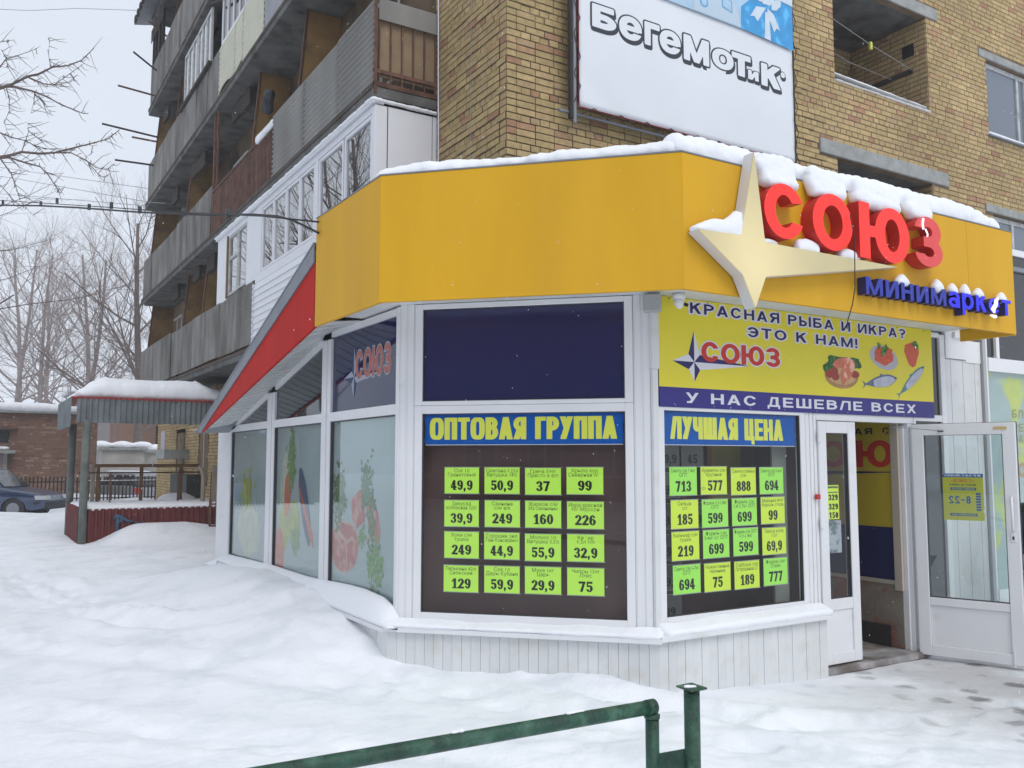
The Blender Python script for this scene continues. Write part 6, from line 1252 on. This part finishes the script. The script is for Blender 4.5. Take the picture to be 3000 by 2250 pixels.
def car(name, loc, ang, m, label, L_=4.35, W_=1.7, H_=1.42, wagon=False, parts=True):
    c = thing(name, loc, label, 'car', rz=0); ca, sa = math.cos(ang), math.sin(ang)
    T = lambda s, w, z: (loc[0] + s * ca - w * sa, loc[1] + s * sa + w * ca, loc[2] + z)
    hw = W_ / 2
    # side profile of the body from nose (s=0, growing backwards as negative s)
    def arch(cx, r, n=9): return [(cx + r * math.cos(t), .30 + r * math.sin(t)) for t in [math.pi * k / (n - 1) for k in range(n)]]
    fx, rx = -.82, -L_ + .85
    prof = [(0, .32), (.03, .52), (-.03, .66), (-.25, .745), (-.9, .845), (-1.15, .90), (-L_ + .6, .93), (-L_ + .1, .90), (-L_, .75), (-L_, .35), (-L_ + .1, .24)] + arch(rx, .34)[::-1] + [(rx + .42, .2), (fx - .42, .2)] + arch(fx, .34)[::-1] + [(-.35, .24)]
    bm = MB(); n = len(prof)
    ws = [(-hw, .0), (-hw + .06, .03), (hw - .06, .03), (hw, .0)]
    vs = []
    for w, lift in ws:
        for s, z in prof:
            k = 1 if lift else .985; zz = z if lift or z < .5 else z - .03; nose = .16 * max(0, 1 + s / .6) if s > -.6 else 0
            vs.append(T(s, w * (1 - nose), zz))
    fs = [tuple(range(n))[::-1], tuple(range(3 * n, 4 * n))]
    for r in range(3): fs += [(r * n + i, r * n + (i + 1) % n, (r + 1) * n + (i + 1) % n, (r + 1) * n + i) for i in range(n)]
    bm.poly(vs, fs).build('body', m, c, bevel=.012)
    cab = [(-1.15, .88), (-1.75, H_), (-2.1, H_ + .02), (-3.0 if not wagon else -3.9, H_), (-3.65 if not wagon else -4.2, .92)]
    def cabin(prof_, w0, w1, nm, mm, off=0):
        k = len(prof_); v = []
        for sgn in (-1, 1):
            for s, z in prof_: t = (z - .88) / (H_ - .88); v.append(T(s, sgn * (w0 + (w1 - w0) * t + off), z))
        return MB().poly(v, [tuple(range(k))[::-1], tuple(range(k, 2 * k))] + [(i, (i + 1) % k, k + (i + 1) % k, k + i) for i in range(k)]).build(nm, mm, c, bevel=.02 if nm == 'cabin' else 0)
    cabin(cab, hw - .05, hw - .24, 'cabin', m)
    M_cg = glass('car_glass', refl=.12, trans=False, body=(.012, .014, .016))
    e = cab[3][0]
    cabin([(-1.38, .93), (-1.80, H_ - .07), (-2.28, H_ - .06), (-2.28, .93)], hw - .05, hw - .24, 'side_window', M_cg, .012); cabin([(-2.36, .93), (-2.36, H_ - .06), (e - .02, H_ - .07), (e - .42, .95)], hw - .05, hw - .24, 'side_window', M_cg, .012)
    MB().poly([T(-1.13, -hw + .16, .93), T(-1.13, hw - .16, .93), T(-1.70, hw - .30, H_ - .02), T(-1.70, -hw + .30, H_ - .02), T(-1.16, -hw + .16, .90), T(-1.16, hw - .16, .90), T(-1.75, hw - .30, H_ - .06), T(-1.75, -hw + .30, H_ - .06)], [(0, 1, 2, 3), (7, 6, 5, 4), (0, 4, 5, 1), (1, 5, 6, 2), (2, 6, 7, 3), (3, 7, 4, 0)]).build('windscreen', M_cg, c)
    for s in (fx, rx):
        for sg in (-1, 1):
            w = sg * (hw - .10); mb = MB(); mb.tube([T(s, w - sg * .09, .30), T(s, w - sg * .02, .30), T(s, w + sg * .07, .30), T(s, w + sg * .09, .30)], [.27, .305, .305, .27], 20); wh = mb.build('wheel', M_black, c)
            mb = MB(); mb.tube([T(s, w + sg * .085, .30), T(s, w + sg * .095, .30)], [.19, .17], 14); mb.build('rim', M_grey_metal, wh)
            mb = MB(); mb.tube([T(s, w - sg * .15, .32), T(s, w - sg * .02, .32)], .335, 16); mb.build('wheel_well', M_black, c)
    mb = MB(); mb.hexa([T(-.28, -hw * .84, .27), T(.06, -hw * .80, .27), T(.06, hw * .80, .27), T(-.28, hw * .84, .27), T(-.28, -hw * .97, .50), T(.06, -hw * .80, .50), T(.06, hw * .80, .50), T(-.28, hw * .97, .50)]); mb.build('front_bumper', mat('dark_bumper', (.03, .035, .045), .7), c, bevel=.02)
    for sg in (-1, 1):
        mb = MB(); mb.hexa([T(-.22, sg * hw * .95, .56), T(.045, sg * hw * .83, .56), T(.05, sg * hw * .5, .56), T(-.1, sg * hw * .5, .56), T(-.25, sg * hw * .95, .68), T(.0, sg * hw * .83, .67), T(.01, sg * hw * .5, .67), T(-.1, sg * hw * .5, .68)]); mb.build('headlight', mat('headlight_glass', (.45, .47, .48), .15), c)
        MB().hexa([T(-L_ - .02, sg * hw * .98, .62), T(-L_ + .1, sg * hw * 1.0, .62), T(-L_ + .1, sg * hw * .6, .62), T(-L_ - .02, sg * hw * .6, .62), T(-L_ - .02, sg * hw * .98, .85), T(-L_ + .1, sg * hw * 1.0, .85), T(-L_ + .1, sg * hw * .6, .85), T(-L_ - .02, sg * hw * .6, .85)]).build('tail_light', mat('tail_red', (.5, .02, .02), .3, emit=.2), c)
        MB().hexa([T(-1.52, sg * (hw + .0), .90), T(-1.42, sg * (hw + .0), .90), T(-1.42, sg * (hw + .13), .90), T(-1.52, sg * (hw + .13), .90), T(-1.52, sg * (hw + .0), 1.0), T(-1.42, sg * (hw + .0), 1.0), T(-1.42, sg * (hw + .13), 1.0), T(-1.52, sg * (hw + .13), 1.0)]).build('mirror', M_black, c, bevel=.015)
    mb = MB(); mb.tube([T(-1.5, -hw - .004, .52), T(-3.2, -hw - .004, .52)], .018, 6); mb.build('door_strip', M_black, c)
    return c
A_c = math.atan2(-.48, .877)
car('parked_car', (2.22, 29.45, .02), A_c, mat('blue_car_paint', (.035, .06, .125), .3, coat=.6, var=.1), 'blue parked car with its nose out of the left edge in the snow')
car('parked_car', (4.95, 42.3, -.24), R_(110), mat('silver_car_paint', (.40, .42, .44), .35, coat=.4), 'silver white parked car behind the porch railing and fence', wagon=True)
snow_mass('car_snow', [(5.35 + .12 * i, 41.2 - .33 * i, 1.23, .45, .3, .06) for i in range(7)], .05, 'snow layer on the roof of the silver parked car', wob=.01)
car('parked_car', (-7.5, 14.5, .0), R_(80), mat('dark_car_paint', (.05, .05, .06), .3, coat=.4), 'dark car in the yard seen mirrored in the side windows')

# ================================================================== TREES
M_bark = mat('grey_brown_bark', (.135, .105, .095), .95, var=.25, vscale=6); M_bark_f = mat('hazed_far_bark', (.25, .21, .20), .95, var=.2, vscale=4); M_birch = mat('birch_bark', (.34, .31, .30), .9, var=.3, vscale=5)  # far trees get lighter bark, with distance haze put into the colour
def grow(mb, p, d, L_, r, lvl, rr, maxl, droop=0, sides=5, curl=.18):
    n = 4 if lvl < 2 else 3; pts = [p.copy()]; rs = [r]; q = p.copy(); dd = d.copy()
    for i in range(n):
        dd = (dd + Vector((rr.gauss(0, curl), rr.gauss(0, curl), rr.gauss(0, curl) * .6 + (.10 if lvl > 0 else 0) - droop * lvl * .12))).normalized(); q = q + dd * L_ / n; pts.append(q.copy()); rs.append(r * (1 - .62 * (i + 1) / n))
    mb.tube(pts, rs, max(3, sides - lvl), cap=False)
    if lvl >= maxl: return
    nb = (6, 5, 5, 4)[min(lvl, 3)]
    for k in range(nb):
        t = (.32 if lvl == 0 else .22) + (.98 - .3) * (k + rr.random() * .8) / nb; t = min(t, .99); i = min(int(t * n), n - 1); b = pts[i].lerp(pts[i + 1], t * n - i)
        ax = (pts[i + 1] - pts[i]).normalized(); o = ax.orthogonal().normalized(); o.rotate(Matrix.Rotation(rr.random() * 6.283, 3, ax)); spread = rr.uniform(.45, .95)
        nd = (ax + o * spread).normalized(); grow(mb, b, nd, L_ * rr.uniform(.42, .62) * (1.15 if lvl == 0 else 1), rs[i] * rr.uniform(.42, .6), lvl + 1, rr, maxl, droop, sides, curl)
def tree(x, y, h, r, seed, m, label, maxl=4, z=-.2, lean=(0, 0), droop=0, name='bare_tree', group='bare winter trees behind the yard', curl=.13):
    rr = random.Random(seed); t = thing(name, (x, y, z), label, 'tree', group); tr, crn = MB(), MB()
    p = Vector((x, y, z)); pts = [p]; rs = [r * 1.15]; n = 7; d = Vector((lean[0], lean[1], 1)).normalized()
    for i in range(n): d = (d + Vector((rr.gauss(0, .05), rr.gauss(0, .05), .05))).normalized(); p = p + d * h * .8 / n; pts.append(p); rs.append(r * (1 - .72 * (i + 1) / n))
    tr.tube(pts, rs, 9); tr.build('trunk', m, t, True)
    for k in range(17):
        f = .22 + .76 * (k + rr.random() * .6) / 17; i = min(int(f * n), n - 1); b = pts[i].lerp(pts[i + 1], f * n - i); a = k * 2.4 + rr.random(); up_ = rr.uniform(.45, 1.25)
        grow(crn, b, Vector((math.cos(a), math.sin(a), up_)).normalized(), h * rr.uniform(.26, .38) * (1.15 - .45 * f), rs[i] * rr.uniform(.28, .42), 1, rr, maxl, droop, 6, curl)
    crn.build('crown', m, t); return t
tree(7.1, 47.6, 17.5, .26, 1, M_bark, 'big bare tree whose dark trunk rises beyond the porch', 4, lean=(-.04, 0))
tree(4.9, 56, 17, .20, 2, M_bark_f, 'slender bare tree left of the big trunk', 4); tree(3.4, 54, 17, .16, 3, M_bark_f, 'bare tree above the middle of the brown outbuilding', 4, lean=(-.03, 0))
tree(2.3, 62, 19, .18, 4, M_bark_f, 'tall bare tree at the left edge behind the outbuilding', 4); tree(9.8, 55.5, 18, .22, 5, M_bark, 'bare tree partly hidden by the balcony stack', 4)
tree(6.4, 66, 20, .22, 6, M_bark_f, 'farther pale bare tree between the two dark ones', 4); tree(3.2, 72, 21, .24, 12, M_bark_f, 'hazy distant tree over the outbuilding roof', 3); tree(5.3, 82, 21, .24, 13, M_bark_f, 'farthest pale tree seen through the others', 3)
for i, (x, y, h) in enumerate(((-9, 21, 15), (-5.5, 35, 22), (-7.5, 12, 11), (-4, 30, 17), (-9, 43, 25), (-12, 50, 26))):
    tree(x, y, h, .2, 20 + i, M_bark, ['roadside', 'taller', 'nearest', 'outer', 'northern', 'low'][i] + ' bare tree outside the left edge mirrored in the glazing', 3, group='bare trees mirrored in the glazing')
# near tree reaching in from the left
nt_ = thing('overhanging_tree', (-1.1, 9.9, -.1), 'near bare tree whose thin twigs reach in from the left edge', 'tree')
mb = MB(); mb.tube([(-1.25, 9.9, -.2), (-1.2, 9.8, 1.5), (-1.0, 9.7, 3.0), (-.9, 9.75, 4.3), (-.95, 9.9, 6.2), (-.9, 10.0, 8.0)], [.14, .12, .10, .085, .06, .03], 10); mb.build('trunk', M_bark, nt_, True)
BRN = [
 ([(-.95, 9.75, 4.6), (-.434, 9.585, 5.071), (.078, 9.26, 5.171), (.174, 9.197, 5.207), (.294, 9.116, 5.279), (.379, 9.061, 5.301), (.487, 8.988, 5.365), (.609, 8.912, 5.38), (.717, 8.84, 5.43), (.81, 8.771, 5.545)], .016),
 ([(.474, 8.996, 5.362), (.451, 8.999, 5.473), (.451, 8.98, 5.66)], .004), ([(.294, 9.116, 5.272), (.432, 9.038, 5.207), (.506, 8.993, 5.2), (.625, 8.91, 5.301), (.737, 8.831, 5.401)], .007), ([(.506, 8.993, 5.2), (.616, 8.924, 5.222), (.683, 8.876, 5.286)], .004),
 ([(-.95, 9.85, 4.8), (-.444, 9.819, 5.153), (.079, 9.485, 5.268), (.192, 9.415, 5.268), (.345, 9.325, 5.227), (.461, 9.26, 5.175), (.59, 9.188, 5.094), (.77, 9.086, 5.013), (.814, 9.059, 5.013)], .015),
 ([(.345, 9.325, 5.227), (.425, 9.285, 5.138), (.493, 9.255, 5.032)], .005), ([(.364, 9.314, 5.227), (.363, 9.325, 5.124), (.342, 9.349, 5.013)], .005), ([(.13, 9.454, 5.263), (.16, 9.447, 5.153), (.165, 9.456, 5.035), (.132, 9.487, 4.932), (.156, 9.483, 4.829)], .005),
 ([(-.9, 9.72, 3.9), (-.382, 9.167, 4.237), (.102, 8.854, 4.387), (.183, 8.802, 4.407), (.264, 8.75, 4.435), (.393, 8.672, 4.421), (.509, 8.599, 4.428), (.625, 8.525, 4.462), (.786, 8.421, 4.51), (.913, 8.339, 4.551), (.997, 8.279, 4.633)], .016),
 ([(.509, 8.599, 4.428), (.638, 8.52, 4.428), (.758, 8.453, 4.36), (.831, 8.415, 4.298), (.913, 8.366, 4.278), (.969, 8.326, 4.332)], .007), ([(.758, 8.453, 4.36), (.845, 8.411, 4.25), (.906, 8.379, 4.196)], .0045),
 ([(-.9, 9.7, 3.8), (-.381, 9.168, 4.23), (.102, 8.855, 4.38), (.172, 8.811, 4.387), (.279, 8.749, 4.346), (.41, 8.673, 4.305), (.471, 8.642, 4.237), (.522, 8.62, 4.155), (.578, 8.594, 4.066)], .013),
 ([(.264, 8.75, 4.435), (.293, 8.72, 4.551), (.308, 8.705, 4.606), (.298, 8.701, 4.701)], .005), ([(.308, 8.704, 4.619), (.374, 8.668, 4.565), (.446, 8.628, 4.524)], .004), ([(-.85, 9.75, 4.4), (-.262, 9.047, 4.688), (.092, 8.838, 4.606), (.176, 8.79, 4.565), (.282, 8.728, 4.537), (.378, 8.674, 4.483), (.45, 8.633, 4.455)], .009),
 ([(.102, 8.855, 4.38), (.19, 8.814, 4.25), (.23, 8.8, 4.141), (.272, 8.789, 4.004), (.377, 8.738, 3.874)], .006), ([(.799, 8.416, 4.483), (.79, 8.428, 4.414), (.733, 8.466, 4.387)], .004),
 ([(-.95, 9.85, 5.0), (-.464, 10.037, 5.446), (.072, 9.696, 5.544), (.12, 9.659, 5.627), (.234, 9.584, 5.665), (.373, 9.493, 5.725)], .009), ([(.077, 9.676, 5.717), (.12, 9.659, 5.627), (.138, 9.658, 5.522)], .004), ([(-.92, 9.95, 5.7), (-.339, 10.38, 5.936), (.064, 10.128, 5.98), (.191, 10.048, 6.002)], .008), ([(-.9, 9.75, 4.0), (-.237, 9.332, 4.063), (.116, 9.1, 4.204), (.192, 9.062, 4.119), (.233, 9.047, 4.021)], .007)]
mb = MB(); r_ = random.Random(8)
for pts, r0 in BRN:
    n = len(pts); mb.tube(pts, [r0 * (1 - .80 * i / (n - 1)) for i in range(n)], 6, cap=False)
    for a, b in zip(pts[:-1], pts[1:]):
        a, b = Vector(a), Vector(b)
        for k in range(max(1, int((b - a).length / .035))):
            p = a.lerp(b, r_.random()); mb.tube([p, p + Vector((r_.gauss(0, .010), r_.gauss(0, .010), r_.gauss(.0, .016)))], [.0028, .0035], 4, cap=False)
        for _k in range(3 if (b - a).length > .08 else 0):
            p = a.lerp(b, r_.random()); d = Vector((r_.uniform(.2, 1), r_.uniform(-.5, .3), r_.uniform(-.9, .6))).normalized() * r_.uniform(.05, .22); mb.tube([p, p + d * .5 + Vector((0, 0, r_.gauss(0, .01))), p + d], [.003, .0025, .0012], 4, cap=False)
mb.build('crown', M_bark, nt_)
mb = MB(); r_ = random.Random(9)
for k in range(6): grow(mb, Vector((-.92, 9.85, 5 + k * .5)), Vector((r_.uniform(-1, .1), r_.uniform(-.2, 1), r_.uniform(.2, .8))).normalized(), 1.6, .03, 1, r_, 3)
mb.build('crown', M_bark, nt_)

# ================================================================== WIRES
cb = thing('overhead_cable', (2.5, 7.4, 3.7), 'thick black overhead cable with clamps running to the yellow fascia end', 'cable')
mb = MB(); mb.tube([(-.6, 30, 9.3), (.343, 25.062, 8.084), (1.008, 21.207, 7.203), (1.54, 18.586, 6.588), (2.186, 15.324, 5.793), (2.56, 11.9, 4.97), (2.665, 10.077, 4.551), (2.658, 9.06, 4.284), (2.60, 8.302, 4.045), (2.57, 7.5, 3.74)], [.022, .020, .018, .017, .015, .014, .012, .011, .011, .011], 8); mb.build('cable', M_black, cb, True)
mb = MB(); mb.tube([(-.9, 31, 9.6), (-.354, 27.769, 8.853), (.337, 25.053, 8.207), (1.313, 20.442, 7.094), (1.982, 17.165, 6.301), (2.404, 13.81, 5.461), (2.573, 9.342, 4.34), (2.57, 7.5, 3.84)], .009, 6); mb.build('carrier_wire', M_black, cb, True)
for x, y, z in ((1.049, 21.178, 7.246), (1.309, 20.437, 7.165), (1.738, 18.463, 6.603), (1.98, 17.162, 6.343), (2.195, 15.314, 5.836), (2.476, 13.075, 5.296), (.4, 24.9, 8.13), (2.6, 11.0, 4.78)):
    MB().box(x - .028, x + .028, y - .03, y + .03, z - .06, z + .05).build('clamp', mat('grey_clamp', (.05, .06, .065), .5), cb)
for i, (pts, lb) in enumerate((([(-1.5, 45, 14.4), (-.034, 38.957, 12.757), (.885, 36.115, 11.966), (3.822, 25.21, 8.748), (4.1, 24.2, 8.5)], 'upper thin slanting wire to the balconies'), ([(-2, 47, 15.6), (-.054, 41.22, 13.786), (1.182, 38.193, 12.906), (4.122, 27.281, 9.736)], 'highest thin slanting wire to the balconies'), ([(-2, 45, 13.6), (-.001, 39.01, 12.042), (.768, 36.247, 11.378), (3.986, 26.269, 8.932)], 'lower thin slanting wire to the balconies'), ([(-5, 36, 17.4), (-.286, 33.957, 17.1), (1.064, 33.13, 17.04), (2.33, 31.221, 16.6), (3.907, 29.126, 16.017), (4.768, 28.598, 15.997)], 'thin wire across the sky near the top left'))):
    mb = MB(); mb.tube(pts, .009, 5, cap=False); tag(mb.build('thin_wire', M_grey_metal), lb, 'wire', 'thin overhead wires')

# ================================================================== BUILDING ACROSS THE STREET (seen in the reflections)
ac = thing('opposite_building', (-17, -14, 0), 'dull red three storey building across the street mirrored in the corner window', 'building')
FO = Fr((-17, -14), (1, -.75), (.75, 1)); M_or = mat('faded_red_plaster', (.22, .09, .08), .9, var=.2)
MB().fbox(FO, -22, 24, -.2, 9.5, -8, 0).build('wall', M_or, ac); MB().fbox(FO, -22.3, 24.3, 9.5, 9.8, -8.3, .4).build('roof', M_conc_l, ac)
for i in range(15):
    for k in range(3): wwin(FO, -21 + i * 3, -19.4 + i * 3, 1.0 + 3 * k, 2.6 + 3 * k, .03, ac, M_oldw, M_glass_d, 1, .1)

# ================================================================== PERSON behind the open door
def skin(name, chain, edges, m, parent, sub=2, root=0):
    me = bpy.data.meshes.new(name); me.from_pydata([c[0] for c in chain], edges, []); o = bpy.data.objects.new(name, me); COL.objects.link(o)
    sk = o.modifiers.new('s', 'SKIN'); sk.use_smooth_shade = True
    for i, c in enumerate(chain): d = me.skin_vertices[0].data[i]; d.radius = c[1] if isinstance(c[1], tuple) else (c[1], c[1]); d.use_root = (i == root)
    sb = o.modifiers.new('u', 'SUBSURF'); sb.levels = sub; sb.render_levels = sub
    dg = bpy.context.evaluated_depsgraph_get(); m2 = bpy.data.meshes.new_from_object(o.evaluated_get(dg)); o.modifiers.clear(); o.data = m2; m2.name = name; m2.materials.clear(); m2.materials.append(m)
    m2.polygons.foreach_set('use_smooth', [True] * len(m2.polygons)); o.parent = parent; o.matrix_parent_inverse = parent.matrix_basis.inverted(); return o
PX, PY_, PZ = 8.86, 4.55, -.14
pe = thing('person', (PX, PY_, PZ), 'person in black padded jacket, dark knitted hat and glasses behind the open door', 'person')
fd = Vector((-.82, -.57, 0)); sd = Vector((.57, -.82, 0))   # facing the street, side vector
def q(s, f, z): v = Vector((PX, PY_, PZ)) + sd * s + fd * f; return (v.x, v.y, PZ + z)
M_skin = mat('skin', (.50, .27, .19), .5); M_jk = mat('black_padded_jacket', (.016, .017, .022), .45, bump=.5, bscale=18); M_tr = mat('dark_trousers', (.02, .022, .035), .8)
skin('body', [(q(0, 0, .92), (.13, .11)), (q(0, 0, 1.15), (.13, .10)), (q(0, 0, 1.36), (.13, .10)), (q(0, .0, 1.45), (.055, .055)), (q(0, .01, 1.52), (.065, .08)), (q(0, .015, 1.60), (.078, .095)), (q(0, .005, 1.68), (.055, .07)),
      (q(.19, 0, 1.36), .055), (q(.25, .0, 1.10), .042), (q(.25, .08, .88), .034), (q(.25, .10, .80), .03), (q(-.19, 0, 1.36), .055), (q(-.25, 0, 1.10), .042), (q(-.25, .08, .88), .034), (q(-.25, .10, .80), .03),
      (q(.10, 0, .86), .085), (q(.11, .01, .48), .062), (q(.11, -.01, .10), .042), (q(.11, .13, .04), .036), (q(-.10, 0, .86), .085), (q(-.11, .01, .48), .062), (q(-.11, -.01, .10), .042), (q(-.11, .13, .04), .036)],
     [(0, 1), (1, 2), (2, 3), (3, 4), (4, 5), (5, 6), (2, 7), (7, 8), (8, 9), (9, 10), (2, 11), (11, 12), (12, 13), (13, 14), (0, 15), (15, 16), (16, 17), (17, 18), (0, 19), (19, 20), (20, 21), (21, 22)], M_skin, pe)
skin('jacket', [(q(0, 0, .72), (.22, .18)), (q(0, 0, .95), (.20, .17)), (q(0, 0, 1.15), (.19, .155)), (q(0, 0, 1.36), (.17, .13)), (q(0, 0, 1.45), (.09, .085)), (q(.21, 0, 1.37), .085), (q(.28, 0, 1.12), .072), (q(.27, .07, .90), .058), (q(-.21, 0, 1.37), .085), (q(-.28, 0, 1.12), .072), (q(-.27, .07, .90), .058)],
     [(0, 1), (1, 2), (2, 3), (3, 4), (3, 5), (5, 6), (6, 7), (3, 8), (8, 9), (9, 10)], M_jk, pe)
skin('trousers', [(q(0, 0, .86), (.185, .155)), (q(.10, 0, .74), .115), (q(.11, .01, .46), .08), (q(.11, 0, .12), .07), (q(-.10, 0, .74), .115), (q(-.11, .01, .46), .08), (q(-.11, 0, .12), .07)], [(0, 1), (1, 2), (2, 3), (0, 4), (4, 5), (5, 6)], M_tr, pe)
for s in (.11, -.11): skin('boot', [(q(s, -.02, .16), .06), (q(s, -.02, .06), .058), (q(s, .08, .045), .05), (q(s, .17, .04), .042)], [(0, 1), (1, 2), (2, 3)], M_black, pe)
mb = MB(); mb.tube([q(0, .005, 1.63), q(0, .005, 1.66), q(0, 0, 1.70), q(0, -.01, 1.75), q(0, -.015, 1.775)], [.108, .112, .106, .07, .02], 20); hat = mb.build('knitted_hat', mat('dark_knit', (.02, .022, .03), .9, bump=.5, bscale=90), pe, True)
mb = MB(); mb.tube([q(0, .005, 1.637), q(0, .005, 1.650)], .1135, 20); mb.build('hat_stripe', mat('blue_stripe', (.08, .16, .5), .8), hat); mb = MB(); mb.tube([q(0, .005, 1.652), q(0, .005, 1.660)], .1145, 20); mb.build('hat_stripe', mat('white_stripe', (.6, .6, .65), .8), hat)
mb = MB()
for s in (-.035, .035):
    mb.tube([q(s + .024 * math.cos(t), .108, 1.595 + .018 * math.sin(t)) for t in [k * math.pi / 6 for k in range(13)]], .003, 5)
    mb.tube([q(s * 1.7, .105, 1.598), q(s * 2.3, .0, 1.60)], .003, 5)
mb.build('glasses', M_black, pe)
mb = MB(); mb.prism([q(-.012, .098, 1.555), q(.012, .098, 1.555), q(.004, .10, 1.60), q(-.004, .10, 1.60)], fd * .02); mb.build('nose', M_skin, pe, bevel=.003)
mb = MB(); mb.tube([q(-.022, .094, 1.530), q(0, .100, 1.527), q(.022, .094, 1.530)], .004, 5); mb.build('mouth', mat('lips', (.35, .08, .07), .5), pe, True)
mb = MB(); mb.tube([q(.085 * math.cos(t), .085 * math.sin(t), 1.455 + .01 * math.sin(3 * t)) for t in [k * math.pi / 8 for k in range(17)]], .04, 8); mb.build('scarf', mat('grey_scarf', (.22, .22, .23), .95, bump=.5, bscale=60), pe, True)
for s in (-.27, .27):
    b0 = Vector(q(s, .09, .86))
    mb = MB(); mb.tube([b0, b0 + fd * .01 + Vector((0, 0, -.05)), b0 + fd * .015 + Vector((0, 0, -.09))], [.036, .042, .034], 8); g_ = mb.build('glove', M_black, pe, True)
    for k in range(4):
        f0 = b0 + sd * (.012 * (k - 1.5)) * 1.6 + fd * .015 + Vector((0, 0, -.085)); mb = MB(); mb.tube([f0, f0 + Vector((0, 0, -.035)) + fd * .004, f0 + Vector((0, 0, -.06 + .006 * abs(k - 1.5))) - fd * .008], [.0105, .010, .008], 7); mb.build('finger', M_black, g_, True)
    f0 = b0 + fd * .035 + Vector((0, 0, -.05)); mb = MB(); mb.tube([f0, f0 + fd * .02 + Vector((0, 0, -.03)), f0 + fd * .018 + Vector((0, 0, -.055))], [.013, .011, .009], 7); mb.build('thumb', M_black, g_, True)
bag = thing('shopping_bag', q(-.33, .1, .3), 'violet shopping bag held by the person behind the door', 'bag')
c0 = Vector(q(-.30, .10, .0)); hexp = []
for z, k in ((.28, 1), (.62, .8)):
    for a, b in ((-1, -1), (1, -1), (1, 1), (-1, 1)): v = c0 + fd * (.15 * a * k) + sd * (.06 * b * k) + Vector((0, 0, z)); hexp.append(tuple(v))
MB().hexa(hexp).build('bag_body', mat('violet_plastic', (.09, .04, .24), .4), bag, bevel=.02)
mb = MB(); mb.tube([c0 + fd * -.08 + Vector((0, 0, .62)), c0 + Vector((0, 0, .76)), c0 + fd * .08 + Vector((0, 0, .62))], .006, 6); mb.build('bag_handle', mat('violet_plastic', (.09, .04, .24)), bag)

# ================================================================== FALLING SNOW
mb = MB(); r_ = random.Random(77)
OCT = [(1, 0, 0), (0, 1, 0), (-1, 0, 0), (0, -1, 0), (0, 0, 1), (0, 0, -1)]; OF = [(0, 1, 4), (1, 2, 4), (2, 3, 4), (3, 0, 4), (1, 0, 5), (2, 1, 5), (3, 2, 5), (0, 3, 5)]
for i in range(4200):
    k = r_.random() ** .6; dist = 3.2 + 14 * k; a = R_(58.4 + r_.uniform(-38, 38)); p = Vector((dist * math.cos(a), dist * math.sin(a), r_.uniform(-.0, 1.7 + dist * .55)))
    if p.x > 8.0 and p.y > 5.0 or (p.x > 4.6 and p.y > 5.4) or (p.x > 3.2 and p.y > 6.8 and p.z < 4) or p.z < .1: continue
    if p.x > 4.9 and p.y > 8: continue
    s = r_.uniform(.0011, .0024); ax = Vector((r_.gauss(0, .3), r_.gauss(0, .3), 1)).normalized(); o_ = ax.orthogonal().normalized(); w_ = ax.cross(o_); e = r_.uniform(1.3, 3.6)
    mb.poly([tuple(p + o_ * v[0] * s + w_ * v[1] * s + ax * v[2] * s * e) for v in OCT], OF)
tag(mb.build('falling_snow', mat('snowflake', (.85, .87, .9), .8)), 'loose snowflakes drifting down over the whole scene', 'snow', kind='stuff')

# haze of the snowfall
hz = MB().box(-122, 122, -122, 122, -2.5, 28).build('haze', M_snow); hm = bpy.data.materials.new('haze_air'); hm.use_nodes = True; hn = hm.node_tree; hn.nodes.clear()
ho = hn.nodes.new('ShaderNodeOutputMaterial'); hv = hn.nodes.new('ShaderNodeVolumePrincipled'); hv.inputs['Color'].default_value = (.95, .97, 1, 1); hv.inputs['Density'].default_value = .0016; hv.inputs['Anisotropy'].default_value = .2
hn.links.new(hv.outputs[0], ho.inputs['Volume']); hz.data.materials.clear(); hz.data.materials.append(hm); tag(hz, 'snow haze filling the air', 'haze', kind='stuff')
# keep stray ground-level bits of data tidy
for m_ in list(bpy.data.meshes):
    if m_.users == 0: bpy.data.meshes.remove(m_)
